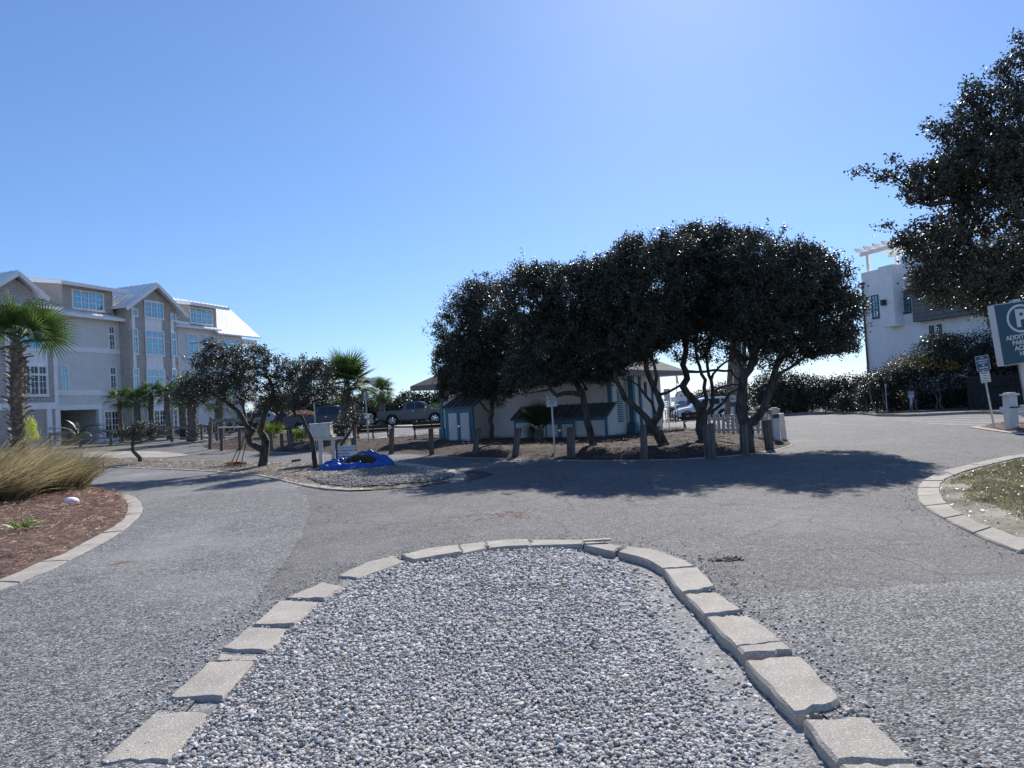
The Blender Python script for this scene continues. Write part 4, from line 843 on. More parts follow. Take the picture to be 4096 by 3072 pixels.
bush_mass('scrub_hedge', 'lower sunlit scrub between the dark hedge and the white house', 'hedge', [(3270, 1570, 50, 62, .5, 1.6), (3340, 1570, 50, 65, .5, 1.6), (3410, 1570, 50, 70, .3, 1.6), (3470, 1580, 50, 80, 0, 1.6), (3370, 1620, 90, 30, -.5, 1.0)], 52, 44, .12, M['leaf2'])
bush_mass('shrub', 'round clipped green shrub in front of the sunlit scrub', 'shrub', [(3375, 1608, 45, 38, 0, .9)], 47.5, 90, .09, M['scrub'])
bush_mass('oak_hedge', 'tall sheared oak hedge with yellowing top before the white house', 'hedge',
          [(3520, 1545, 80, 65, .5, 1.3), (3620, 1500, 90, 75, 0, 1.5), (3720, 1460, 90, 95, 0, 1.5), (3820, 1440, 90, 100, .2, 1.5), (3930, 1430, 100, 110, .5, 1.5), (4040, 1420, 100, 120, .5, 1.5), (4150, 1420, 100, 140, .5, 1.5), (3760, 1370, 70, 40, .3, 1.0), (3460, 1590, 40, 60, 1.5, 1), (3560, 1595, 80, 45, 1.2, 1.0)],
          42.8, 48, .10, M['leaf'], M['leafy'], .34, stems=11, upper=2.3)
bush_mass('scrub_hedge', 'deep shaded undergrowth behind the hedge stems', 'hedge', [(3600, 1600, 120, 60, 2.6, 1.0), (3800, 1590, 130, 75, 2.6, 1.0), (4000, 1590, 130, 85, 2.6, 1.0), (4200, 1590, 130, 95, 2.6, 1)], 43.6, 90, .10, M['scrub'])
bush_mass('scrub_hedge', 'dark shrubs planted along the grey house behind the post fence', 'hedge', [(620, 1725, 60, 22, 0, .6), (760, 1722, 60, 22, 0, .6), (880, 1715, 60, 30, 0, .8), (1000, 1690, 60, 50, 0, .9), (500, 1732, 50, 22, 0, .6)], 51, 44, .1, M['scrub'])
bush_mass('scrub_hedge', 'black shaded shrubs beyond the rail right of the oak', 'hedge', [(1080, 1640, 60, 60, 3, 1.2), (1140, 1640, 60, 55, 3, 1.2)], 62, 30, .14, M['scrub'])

# ============================================================ PALMS
def fan_mesh(name, m, nl, rad, spread=250, droop=.25, pet=.6, w=.035, cup=.25, seed=0, split=.55):
    """frond lying along +X: petiole then a fan of pleated leaflets"""
    rng = random.Random(seed); V = []; Fc = []
    tb = MB().tube([(0, 0, 0), (pet * .5, 0, .05), (pet, 0, 0)], [.022, .016, .012], 4); V += tb.v; Fc += tb.f
    for k in range(nl):
        a = R(-spread / 2 + spread * k / (nl - 1)); L = rad * (1 - .22 * abs(k / (nl - 1) * 2 - 1) ** 2) * rng.uniform(.9, 1.05)
        dx, dy = math.cos(a), math.sin(a); n0 = len(V); segs = 5; sx, sy = -dy, dx
        for j in range(segs + 1):
            t = j / segs; ww = w * (0.35 + 1.3 * t if t < .45 else (1 - t) * 1.65 + .06) * .5 * (rad / .8)
            z = cup * abs(math.sin(a)) * L * t * .6 - droop * L * t ** 2.6 * (1 + rng.uniform(-.2, .35)) + (.012 if k % 2 else -.012) * (1 - t)
            x = pet + dx * L * t * (1 - .1 * t * t * droop); y = dy * L * t
            V.append((x - sx * ww, y - sy * ww, z)); V.append((x, y, z + ww * .5)); V.append((x + sx * ww, y + sy * ww, z))
        for j in range(segs):
            a0 = n0 + j * 3; Fc += [(a0, a0 + 1, a0 + 4, a0 + 3), (a0 + 1, a0 + 2, a0 + 5, a0 + 4)]
    me = bpy.data.meshes.new(name); me.from_pydata(V, [], Fc); me.materials.append(m); return me
FR = [fan_mesh('frond', M['frond'], 34, .95, droop=.10 + .07 * k, seed=k, cup=.12 + .06 * k, pet=.6 + .08 * k, w=.05) for k in range(4)]
FRs = [fan_mesh('frond', M['frond'], 20, .75, droop=.35 + .15 * k, seed=k + 9, w=.06, pet=.5 + .1 * k) for k in range(3)]
FRp = [fan_mesh('frond', M['frond2'], 22, .55, droop=.1, seed=k + 20, spread=210, w=.05, pet=.45) for k in range(2)]
def orient(az, el, roll=0):
    return (Matrix.Rotation(az, 4, 'Z') @ Matrix.Rotation(-el, 4, 'Y') @ Matrix.Rotation(roll, 4, 'X')).to_euler()
def palm(label, base, top, r0, r1, nf, sc, lib, group=None, boots=0, loc_els=(-.5, 1.35), name='palm_tree', seed=0, indiv=True, bw=1.0, rollr=.5):
    rng = random.Random(seed); t = thing(name, label, 'palm tree', base, group=group); top = Vector(top) - Vector(base)
    n = 14; P = [Vector((0, 0, 0)).lerp(top, k / n) + Vector((math.sin(k * .5) * .03, 0, 0)) for k in range(n + 1)]
    rr = [(r0 + (r1 - r0) * k / n) * (1 + rng.uniform(-.05, .05)) for k in range(n + 1)]
    P.append(top + Vector((0, 0, .22 * sc))); rr.append(r1 * .35)
    MB().tube(P, rr, 12).build('trunk', M['palmbark'], t, smooth=True)
    if boots:      # criss-cross leaf bases
        w_ = .075 * sc * bw
        def bm(out):
            k = MB(); L = .17 * sc * (1 + out)
            k.add([(0, -w_, 0), (0, w_, 0), (.04 * sc, 0, .015), (L * .5, -w_ * .75, L * .45), (L * .5, w_ * .75, L * .45), (L * .5 + .05 * sc, 0, L * .42), (L * (1 + out * .3), -w_ * .5, L * .8), (L * (1 + out * .3), w_ * .5, L * .8), (L + .03, 0, L * .68)],
                  [(0, 1, 4, 3), (0, 3, 5, 2), (1, 2, 5, 4), (3, 4, 7, 6), (3, 6, 8, 5), (4, 5, 8, 7), (6, 7, 8), (0, 2, 1)]); return k.mesh('boot', M['boot'])
        lib_b = [bm(-.25), bm(0), bm(.35)]; ga = 2.399963
        items = []
        for k in range(boots):
            f_ = k / boots; z = f_ ** .95; q = Vector((0, 0, 0)).lerp(top, z * .98); rad = r0 + (r1 - r0) * z - .015
            az = k * ga + rng.uniform(-.15, .15); items.append((q + Vector((math.cos(az) * rad, math.sin(az) * rad, 0)), az, f_))
        if indiv:
            for p, az, f_ in items:
                o = link('leaf_base', lib_b[1 if f_ < .45 else rng.choice((1, 2, 2)) if f_ < 1 else 0], t, p, (0, rng.uniform(-.15, .35) * -1 if f_ < .5 else -rng.uniform(-.5, .25), az)); o.scale = (rng.uniform(.8, 1.15),) * 3
        else:
            k = MB(); me = lib_b[0]; vs_ = [v.co.copy() for v in me.vertices]; fs_ = [tuple(p.vertices) for p in me.polygons]
            for p, az, f_ in items:
                Mx = Matrix.Translation(p) @ Matrix.Rotation(az, 4, 'Z'); k.add([Mx @ v for v in vs_], fs_)
            k.build('leaf_bases', M['boot'], t, fix=False)['kind'] = 'stuff'
    for k in range(nf):
        f_ = k / max(1, nf - 1); el = loc_els[0] + (loc_els[1] - loc_els[0]) * f_ ** .8 + rng.uniform(-.1, .1); az = k * 2.399963 + rng.uniform(-.3, .3)
        o = link('frond', rng.choice(lib), t, top + Vector((math.cos(az) * .05, math.sin(az) * .05, (.02 + .16 * f_) * sc)), orient(az, el, rng.uniform(-rollr, rollr))); s = sc * rng.uniform(.85, 1.08); o.scale = (s, s, s)
    return t
Yp = 17.6; pb = at(68, 1722, Yp); pb.z = 0.05
palm('near sabal palm with shaggy booted trunk rising from the tall grass', pb, at(68, 1372, Yp), .16, .13, 18, .76, FR, boots=120, seed=3, loc_els=(-.1, 1.4), bw=2.0, rollr=1.3)
def gpalm(label, bx, by, tx, ty, Y, r0, r1, nf, sc, boots, seed, group=None, lib=None, indiv=False, els=(-.6, 1.3)):
    b = at(bx, by, Y); b.z = T1(b.x, b.y); tp_ = at(tx, ty, Y); return palm(label, b, tp_, r0, r1, nf, sc, lib or FRs, group, boots, seed=seed, indiv=indiv, loc_els=els)
gp_ = 'small palms along the grey house front'
gpalm('slim palm at the left of the row before the grey house, by the garage', 485, 1715, 478, 1608, 49, .17, .15, 18, .92, 40, 1, gp_)
gpalm('second palm of the row before the grey house, trunk thick and booted', 552, 1715, 548, 1605, 49, .24, .2, 20, .92, 50, 2, gp_)
gpalm('third palm of the row before the grey house, smooth lower trunk', 605, 1715, 604, 1582, 50, .2, .17, 18, .9, 45, 3, gp_)
gpalm('fourth palm of the row, touching the crown of the oak', 675, 1712, 665, 1585, 50, .2, .17, 18, .9, 45, 4, gp_)
gpalm('stout palm with criss-cross boots beside the post fence', 767, 1752, 768, 1590, 45.5, .30, .24, 20, 1.2, 90, 5, lib=FRs)
gpalm('shaggy palm trunk behind the oak, right of the stout one', 880, 1765, 876, 1610, 46, .28, .24, 16, 1.1, 70, 6, lib=FRs)
gpalm('grey palm trunk close to the house behind the stout palm', 733, 1712, 730, 1600, 51, .27, .24, 12, 1.1, 0, 16, lib=FRs)
gpalm('tall sabal palm with bright crown and tapering booted trunk behind the mailboxes', 1385, 1765, 1387, 1548, 38, .46, .18, 30, 1.25, 170, 7, lib=FR, els=(-.55, 1.4))
gpalm('round dense palm crown above the scrub behind the pickups', 1527, 1690, 1527, 1570, 62, .3, .25, 34, 1.1, 0, 8, els=(-1.1, 1.45))
gw = 'tall slender palm trunks standing among the grove'
gpalm('leftmost leaning slender palm trunk behind the picket fence', 2906, 1690, 2938, 1290, 45, .20, .15, 16, 1.3, 0, 9, gw)
gpalm('middle straight slender palm trunk behind the picket fence', 2948, 1690, 2952, 1240, 44, .27, .22, 16, 1.3, 0, 10, gw)
gpalm('rightmost slender palm trunk, behind the thick forked oak', 2968, 1690, 2984, 1260, 47, .16, .13, 16, 1.3, 0, 11, gw)
# small sabal by the NO PARKING sign: fronds straight up
b = GB(2157, 1768); t = thing('palm_tree', 'knee-high palm with upright fan beside the NO PARKING sign', 'palm tree', b)
hh = hgt(2157, 1715, b); MB().tube([(0, 0, 0), (0, 0, hh * .6), (0, 0, hh)], [.12, .15, .10], 10).build('trunk', M['palmbark'], t)
k = MB()
for j in range(26):
    az = j * 2.4; z = .05 + hh * .9 * j / 26; k.bar((math.cos(az) * .11, math.sin(az) * .11, z), (math.cos(az) * .21, math.sin(az) * .21, z + .12), .09, .03)
k.build('leaf_bases', M['boot'], t)['kind'] = 'stuff'
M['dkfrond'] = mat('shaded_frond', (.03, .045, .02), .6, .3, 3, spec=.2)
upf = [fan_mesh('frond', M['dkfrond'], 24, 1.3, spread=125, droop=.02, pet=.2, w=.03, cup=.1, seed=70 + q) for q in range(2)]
for az, el, rl in ((R(-90), 1.5, 0), (R(-120), 1.35, .3), (R(-60), 1.2, -.4), (R(60), 1.35, .5), (R(180), .95, .2), (R(-20), .6, .3), (R(200), -.2, 1.3)):
    o = link('frond', upf[int(el * 10) % 2], t, (0, 0, hh * .9), orient(az, el, rl)); o.scale = (.85,) * 3 if el > .9 else (.6,) * 3
# saw palmettos
def palmetto(label, px_, py_, n, sc, seed, group='saw palmettos in the mulch bed'):
    rng = random.Random(seed); b = GB(px_, py_); t = thing('palmetto', label, 'shrub', b, group=group)
    for k in range(n):
        az = rng.uniform(0, 6.28); o = link('frond', rng.choice(FRp), t, (rng.uniform(-.12, .12), rng.uniform(-.12, .12), 0), orient(az, rng.uniform(.4, 1.45), rng.uniform(-.6, .6))); s = sc * rng.uniform(.75, 1.1); o.scale = (s, s, s)
palmetto('yellow green palmetto just right of the oak trunk', 1085, 1752, 22, 1.15, 1)
palmetto('yellow green palmetto below the rear of the dark pickup', 1180, 1765, 14, .85, 2)
palmetto('small palmetto clump nearest the mailboxes', 1205, 1770, 10, .75, 3)
# sago left of the fence, strap-leaved plant, grass clumps
def straps(name, label, cat, p, n, L, w, m, el0, el1, seed, droop=.5, seg=5, mat_=None):
    rng = np.random.default_rng(seed); a = rng.uniform(0, 6.28, n); e = rng.uniform(el0, el1, n); l = L * rng.uniform(.7, 1.1, n)
    P0 = np.stack([np.cos(a) * .05, np.sin(a) * .05, np.zeros(n)], 1); D = np.stack([np.cos(a) * np.cos(e), np.sin(a) * np.cos(e), np.sin(e)], 1) * l[:, None]
    bd = np.stack([np.cos(a) * .2, np.sin(a) * .2, -np.ones(n)], 1) * (l * droop)[:, None]
    o = blades(name, P0, P0 + D, np.full(n, w), m, bd, seg, kind=None); o.location = p; return tag(o, label, cat)
pl = G(95, 2130); pl = GB(85, 2122)
straps('lily_plant', 'green strap-leaved plant growing out of the pine straw at far left', 'plant', pl, 46, .38, .035, M['lily'], .5, 1.35, 5, .35)
sg = G(320, 1800); sg.z = T1(sg.x, sg.y) + .1
sgt = thing('sago_palm', 'dark sago palm in front of the garage opening', 'palm', at(310, 1738, 33))
def feather(seed):
    k = MB(); L = 1.15
    for j in range(26):
        t = j / 25; x = L * t; z = .5 * t - .75 * t * t; l = .17 * math.sin(math.pi * min(1, t * .9 + .08))
        for s in (-1, 1): k.add([(x, 0, z), (x + .03, 0, z), (x + .09, s * l, z - .05)], [(0, 1, 2)])
    k.tube([(L * t / 6, 0, .5 * t / 6 - .75 * (t / 6) ** 2) for t in range(7)], [.012] * 7, 4); return k.mesh('frond', M['frond'], fix=False)
fm = feather(0); fm.materials[0] = M['leaf']
for k in range(26):
    az = k * 2.4; o = link('frond', fm, sgt, (0, 0, 0), orient(az, random.uniform(-.2, .9))); o.scale = (1.0,) * 3
# tall cordgrass clumps on the left bed
def clump(label, cx, cy, rx, ry, n, hgt_, lean, seed):
    cx -= .4
    rng = np.random.default_rng(seed); a = rng.uniform(0, 6.283, n); r = np.sqrt(rng.uniform(size=n)); X = cx + np.cos(a) * r * rx; Y = cy + np.sin(a) * r * ry
    Z = T(X, Y) + .08; l = 1.30 * hgt_ * rng.uniform(.6, 1.12, n); out = np.stack([np.cos(a) * r * .38 + lean * rng.uniform(.3, 1.2, n) + rng.normal(0, .13, n), np.sin(a) * r * .4 + rng.normal(0, .15, n), np.full(n, 1.0)], 1)
    out /= np.linalg.norm(out, axis=1)[:, None]; P0 = np.stack([X, Y, Z], 1); bd = np.stack([(lean + .25) * l * rng.uniform(.3, 1.0, n) + rng.normal(0, .08, n), rng.normal(0, .18, n), -l * rng.uniform(.1, .5, n)], 1)
    o = blades('cordgrass', P0, P0 + out * l[:, None], np.full(n, .016), M['grass1'], bd, 6); return tag(o, label, 'grass')
clump('big cordgrass clump around the foot of the near palm', -12.6, 16.6, 1.4, .9, 3900, 1.4, .22, 1)
clump('cordgrass clump leaning right over the drive edge', -11.6, 15.9, .9, .7, 2850, 1.15, .26, 2)
clump('front cordgrass clump at the left picture edge', -12.2, 15.0, 1.2, .6, 2850, 1.1, .25, 3)
clump('rear cordgrass clump behind the palm', -12.2, 18.2, 1.5, .8, 2250, 1.25, .2, 4)
# neon netting hanging on the palm trunk
k = MB(); rng = random.Random(4); q0 = at(118, 1668, 17.0)
for j in range(560):
    f_ = rng.random() ** .8; x = rng.gauss(0, .03 + .055 * f_) + .07 * f_; z = -f_ * .52; p = Vector((x, rng.gauss(0, .04), z)); d = Vector((rng.gauss(0, .03), rng.gauss(0, .03), rng.gauss(-.03, .05)))
    k.tube([p, p + d * .5 + Vector((rng.gauss(0, .015), 0, rng.gauss(0, .015))), p + d], [.0045] * 3, 3, False)
tag(k.build('netting', M['ylw'], None, fix=False, loc=q0), 'crumpled neon yellow netting hanging beside the near palm trunk', 'netting')
# white dome in the pine straw
p = GB(287, 2020); p.z += .07; k = MB(); n = 16
V = [(0, 0, .09)]; Fs = []
for i, (rr_, zz) in enumerate(((.06, .085), (.105, .06), (.13, .02), (.135, -.02))):
    V += [(rr_ * math.cos(2 * math.pi * j / n) * 1.15, rr_ * math.sin(2 * math.pi * j / n), zz) for j in range(n)]
Fs += [(0, 1 + j, 1 + (j + 1) % n) for j in range(n)] + [(1 + i * n + j, 1 + (i + 1) * n + j, 1 + (i + 1) * n + (j + 1) % n, 1 + i * n + (j + 1) % n) for i in range(3) for j in range(n)]
tag(k.add(V, Fs).build('dome_cap', M['white'], None, smooth=True, loc=p, rot=(0, R(8), 0)), 'white dome cap half buried in the left pine straw bed', 'cap')
# ============================================================ BUILDINGS
class Frame:
    """building frame: origin, direction of local x; local y points into the building"""
    def __init__(s, origin, deg):
        s.o = Vector(origin); s.a = R(deg); s.x = Vector((math.cos(s.a), math.sin(s.a), 0)); s.y = Vector((-math.sin(s.a), math.cos(s.a), 0))
    def P(s, px_, py_, yl=0.0):
        d = ray(px_, py_); c = Vector((0, 0, H)) - s.o; t = (yl - c.dot(s.y)) / d.dot(s.y); q = c + d * t; return q.dot(s.x), q.z
def window(parent, x0, x1, z0, z1, yl, units=1, cols=2, rows=3, trans=0, glass='glass', fr=.10, name='window', depth=.06, fm='white', trz=.28, mun=.035):
    """framed window in the plane y=yl facing -y; each unit cols x rows panes, transom of trans rows above"""
    f = MB(); W_ = x1 - x0; H_ = z1 - z0; y0 = yl - depth
    f.box(x0, x0 + fr, y0, yl, z0, z1); f.box(x1 - fr, x1, y0, yl, z0, z1); f.box(x0 + fr, x1 - fr, y0, yl, z1 - fr, z1); f.box(x0 + fr, x1 - fr, y0, yl, z0, z0 + fr)
    f.box(x0 - .04, x1 + .04, y0 - .03, y0, z0 - .06, z0 + .03)
    uw = (W_ - fr * 2) / units; w = f.build(name, M[fm], parent); pm = M[glass]; mu = MB()
    for u in range(units):
        a = x0 + fr + u * uw; b = a + uw
        if u: mu.box(a - fr * .4, a + fr * .4, y0 + .005, yl, z0 + fr, z1 - fr)
        a += fr * .45; b -= fr * .45; zs = [(z0 + fr * 1.2, z1 - fr * 1.2 - (H_ * trz if trans else 0), rows)]
        if trans: zs.append((z1 - fr * 1.0 - H_ * trz + fr * 1.1, z1 - fr * 1.2, trans)); mu.box(a - fr * .45, b + fr * .45, y0 + .008, yl, z1 - fr * 1.2 - H_ * trz, z1 - fr - H_ * trz + fr * 1.0)
        for (za, zb, rw) in zs:
            for i in range(cols):
                for j in range(rw):
                    pa = a + (b - a) * i / cols; pb_ = a + (b - a) * (i + 1) / cols; qa = za + (zb - za) * j / rw; qb = za + (zb - za) * (j + 1) / rw
                    MB().box(pa + mun / 2, pb_ - mun / 2, yl - .02, yl - .004, qa + mun / 2, qb - mun / 2).build('pane', pm, w, fix=False)
                    if i: mu.box(pa - mun / 2, pa + mun / 2, yl - .035, yl - .003, qa, qb)
                    if j: mu.box(pa, pb_, yl - .033, yl - .003, qa - mun / 2, qa + mun / 2)
    if mu.v: mu.build('muntins', M[fm], w, fix=False)
    return w
k1 = lambda x, y: (x / 2.2125, 1050 + y / 2.2125)
k2 = lambda x, y: (400 + x / 2.37, 1100 + y / 2.37)
LF = Frame(at(434, 1570, 56).xy.to_3d(), 71); gz0 = T1(-35, 55)
lb = thing('apartment_building', 'long grey shingled apartment house with white window strips and metal roofs', 'building', (LF.o.x, LF.o.y, 0), LF.a)
def rect(kf, a, b, yl):       # pixel box corners -> local x0,x1,z0,z1
    (x0, z1a), (x1, z0a) = LF.P(*kf(*a), yl), LF.P(*kf(*b), yl); return x0, x1, z0a, z1a
def wn(kf, a, b, yl, **kw):
    # a, b: left-top and right-bottom pixel corners; z from their average heights
    x0, zt = LF.P(*kf(*a), yl); x1, zb = LF.P(*kf(*b), yl); return window(lb, x0, x1, zb, zt, yl, **kw)
bayY = -1.1
# heights of floors from the band lines
sB0, zb1 = LF.P(*k1(615, 1152)); _, zb2 = LF.P(*k1(615, 762)); sB1, _ = LF.P(*k1(1130, 1150)); sB0 = LF.P(*k1(500, 1150))[0]
_, zeB = LF.P(*k1(1100, 505)); zhd = LF.P(*k1(700, 1298))[1]
sT0 = LF.P(-230, 1500, bayY)[0]; sT1 = LF.P(*k1(482, 1100), bayY)[0]
sC0 = LF.P(*k2(290, 800), bayY)[0]; sC1 = LF.P(*k2(738, 800), bayY)[0]
sD1 = LF.P(*k2(1108, 600), 0)[0]; sE1 = LF.P(*k2(1345, 600), 0)[0]; sE2 = LF.P(*k2(1470, 620), 0)[0]
DEP = 13.0
def wall(name, m, x0, x1, z0, z1, y0, y1, lbl=None): 
    o = MB().box(x0, x1, y0, y1, z0, z1).build(name, M[m], lb); 
    if lbl: o['label'] = lbl
    return o
zr = zeB
wall('wall', 'siding', sB0 - 3, sB1, zhd, zr, 0, DEP)
g0, _ = LF.P(*k1(533, 1400)); g1, _ = LF.P(*k1(872, 1400)); d0 = LF.P(*k1(888, 1400))[0]
wall('wall', 'siding', g1 + .25, sB1, gz0 - .5, zhd - .004, 0.002, DEP)
wall('wall', 'siding', sT1, g0, gz0 - .5, zhd - .004, 0.4, DEP)
wall('garage_wall', 'inner', sT1, g1 + .3, gz0 - .5, zhd, 6.0, 6.3)  # back wall coloured near-black to imitate the unlit recess
MB().box(g1, g1 + .25, -.06, .25, gz0 - .5, zhd).box(g0 - .25, g0, -.06, .25, gz0 - .5, zhd).build('column', M['white'], lb)
MB().box(g0 - .3, g1 + .35, -.08, 0, zhd - .05, zhd + .32).build('garage_header', M['white'], lb)
for zz in (zb1, zb2): MB().box(sB0 - .3, sB1, -.04, 0, zz - .2, zz + .2).build('trim_band', M['white'], lb)
zdt = LF.P(*k1(800, 455))[1]; MB().box(sB0 - .3, LF.P(*k1(1000, 480))[0], -.05, 0, zdt - .28, zdt + .28).build('trim_band', M['white'], lb)
# tower bay (left) and central bay
def bay(x0, x1, zeave, zap, ridge_y, body=True):
    if body: MB().box(x0, x1, bayY, 2, gz0 - .5, zeave).build('wall', M['shingle'], lb)
    xm = (x0 + x1) / 2
    if not body: MB().box(x0, x1, bayY + .004, 2, zeB - .3, zeave).build('wall', M['shingle'], lb)
    MB().prism([(x0, zeave), (x1, zeave), (xm, zap - .35)], 'y', bayY, ridge_y).build('gable_wall', M['shingle'], lb)
    ov = .75; sl_ = (zap - zeave) / (xm - x0)
    for s in (-1, 1):
        xe = x0 - ov if s < 0 else x1 + ov; ze = zeave - ov * sl_ + .1
        k = MB(); yf = bayY - .6
        k.add([(xm, yf, zap + .1), (xe, yf, ze), (xe, ridge_y, ze), (xm, ridge_y, zap + .1), (xm, yf, zap), (xe, yf, ze - .1), (xe, ridge_y, ze - .1), (xm, ridge_y, zap)], [(0, 1, 2, 3), (4, 7, 6, 5), (0, 4, 5, 1), (1, 5, 6, 2), (2, 6, 7, 3)])
        r = k.build('roof', M['metalroof'], lb)
        sm = MB(); nn = 12
        for j in range(1, nn): 
            y_ = yf + (ridge_y - yf) * j / nn; sm.bar((xm, y_, zap + .12), (xe, y_, ze + .02), .04, .05)
        sm.build('seams', M['metalroof'], r, fix=False)['kind'] = 'stuff'
        MB().bar((xm, yf - .03, zap - .13), (xe, yf - .03, ze - .22), .08, .26, up=(0, 0, 1)).build('bargeboard', M['white'], lb)
zeC = LF.P(*k2(290, 262), bayY)[1]; zaC = LF.P(*k2(537, 80), bayY - .6)[1]
bay(sC0, sC1, zeC, zaC, 6.5)
xmT = LF.P(*k1(165, 78), bayY - .6)[0]; sT0 = 2 * xmT - sT1
# main roof behind
zrg = zaC + .2; s0, s1 = sT0 - 6, sD1
def roofq(P, name='roof', seamdir=None, n=14):
    k = MB(); P = [Vector(p) for p in P]; Q = [p - Vector((0, 0, .12)) for p in P]
    k.add([*P, *Q], [(0, 1, 2, 3), (7, 6, 5, 4)] + [(i, 4 + i, 4 + (i + 1) % 4, (i + 1) % 4) for i in range(4)]); r = k.build(name, M['metalroof'], lb)
    sm = MB()
    for j in range(n + 1):
        f_ = j / n; sm.bar(P[0].lerp(P[1], f_) + Vector((0, 0, .015)), P[3].lerp(P[2], f_) + Vector((0, 0, .015)), .03, .03)
    sm.build('seams', M['metalroof'], r, fix=False)['kind'] = 'stuff'; return r
zaT = LF.P(*k1(165, 78), bayY - .6)[1]; xg1 = LF.P(128, 1140, bayY)[0]; slC = (zaC - zeC) / ((sC1 - sC0) / 2)
MB().box(sT0, sT1, bayY, 2, gz0 - .5, zeB - .1).build('wall', M['shingle'], lb)
bay(2 * xmT - xg1, xg1, zaT - (xg1 - xmT) * slC, zaT, 6.5, False)
roofq([(sT0 - .4, 2.0, zeB + 1.2), (sT1 + .3, 2.0, zeB + 1.2), (sT1 + .3, bayY - .6, zeB - .1), (sT0 - .4, bayY - .6, zeB - .1)], n=20)
roofq([(s0, 6.5, zrg), (s1, 6.5, zrg), (s1, -.6, zeB - .05), (s0, -.6, zeB - .05)], n=60)
roofq([(s1, 6.5, zrg), (s0, 6.5, zrg), (s0, 13.6, zeB), (s1, 13.6, zeB)], n=6)
wall('wall', 'siding', s0, sT0, gz0 - .5, zeB, 0.003, DEP)
# dormers with shed roofs
def dormer(kf, lt, rb, eL, eR, ridge, winbox, units=4):
    x0, z1 = LF.P(*kf(*lt), -.02); x1, z0 = LF.P(*kf(*rb), -.02); z1 = LF.P(*kf(*eR), -.02)[1]
    MB().box(x0, x1, -.05, 6.4, z0, z1).build('dormer', M['shingle'], lb)
    xa, xb = x0 - .7, x1 + .8; yr = 6.5; zrr = zrg + .25
    P = [(xa, yr, zrr), (xb, yr, zrr), (xb, -.9, z1 + .02), (xa, -.9, z1 + .02)]
    roofq(P, n=26); MB().box(xa, xb, -.96, -.9, z1 - .25, z1 + .0).build('fascia', M['white'], lb)
    MB().prism([(-.95, z1 - .25), (-.95, z1 + .0), (yr, zrr - .12), (yr, zrr - .4)], 'x', xa - .05, xa - .0).build('fascia', M['white'], lb)
    MB().add([(x0 + .001, 0, z0), (x0 + .001, 6.4, z0), (x0 + .001, 6.4, zrr - .2), (x0 + .001, -.05, z1)], [(0, 1, 2, 3)]).build('dormer_side', M['shingle'], lb)
    wn(kf, winbox[0], winbox[1], -.05, units=units, cols=2, rows=3)
    return x0, x1, z0, z1
dormer(k1, (545, 190), (1000, 470), (545, 190), (1000, 252), None, ((632, 232), (920, 438)))
dormer(k2, (838, 275), (1105, 508), (838, 275), (1105, 315), None, ((846, 300), (1066, 480)))
# windows wall B
wn(k1, (952, 556), (1026, 806), 0, cols=2, rows=3, trans=1)
wn(k1, (963, 918), (1040, 1170), 0, cols=2, rows=3, trans=1)
wn(k1, (528, 905), (612, 1172), 0, cols=2, rows=3, trans=1)
wn(k1, (520, 530), (604, 776), 0, cols=2, rows=3, trans=1)
wn(k1, (915, 1310), (1118, 1560), 0, units=3, cols=2, rows=4, glass='glassdk')
# tower windows and white panels
def panelstrip(x0, x1, z0, z1, yl, n):
    MB().box(x0, x1, yl - .05, yl, z0, z1).build('panel', M['white'], lb)
    for j in range(1, n): MB().box(x0 + (x1 - x0) * j / n - .03, x0 + (x1 - x0) * j / n + .03, yl - .07, yl - .05, z0, z1).build('batten', M['white'], lb)
def strip(kf, xl, xr, ztop, zbot, yl, n):
    a = LF.P(*kf(xl, ztop), yl); b = LF.P(*kf(xr, zbot), yl); panelstrip(a[0], b[0], LF.P(*kf(xl, zbot), yl)[1], a[1], yl, n); return a[0], b[0]
y_ = bayY
a, b = strip(k1, 95, 428, 560, 1178, y_, 4)
wn(k1, (98, 560), (424, 782), y_ - .05, units=4, cols=2, rows=3)
wn(k1, (98, 900), (428, 1180), y_ - .05, units=4, cols=2, rows=3, trans=1, glass='glassdk')
strip(k1, 38, 82, 560, 1178, y_, 1); wn(k1, (38, 575), (84, 790), y_ - .05, cols=2, rows=3)
zbm = LF.P(*k1(300, 1275), y_)[1]
MB().box(sT0, sT1 + .1, y_ - .1, y_, zbm - .2, zbm + .25).build('beam', M['white'], lb)
MB().box(sT1 - .7, sT1 - .35, y_ - .12, y_ + .2, gz0 - .4, zbm - .2).box(sT1 - 5, sT1 - 4.65, y_ - .12, y_ + .2, gz0 - .4, zbm - .2).build('column', M['white'], lb)
for (kf, p, ztop) in ((k1, (497, 1100), .2), (k1, (1118, 900), .2), (k2, (746, 800), .2)):
    x_ = LF.P(*kf(*p), -.1)[0]; k = MB().tube([(x_, -.12, gz0 - .4), (x_, -.12, zeB - .7), (x_, -.5, zeB - .25)], [.07] * 3, 8); k.build('downpipe', M['white'], lb)
MB().box(sT1 - .02, sT1 + .25, bayY - .02, bayY + .3, gz0, zeB).build('corner_board', M['white'], lb)
MB().box(LF.P(*k1(600, 500))[0] - 6, sC0, -.75, -.6, zeB - .3, zeB - .06).build('gutter', M['white'], lb)
# balcony at the far left
k = MB(); x0b = sT0 - 5; 
for j in range(34): k.box(x0b + j * .14, x0b + j * .14 + .03, -2.2, -2.17, zb1 - .6, zb1 + .45)
k.box(x0b, x0b + 4.8, -2.23, -2.15, zb1 + .45, zb1 + .55).box(x0b, x0b + 4.8, -2.3, 0, zb1 - 1.0, zb1 - .7); k.build('balcony', M['white'], lb)
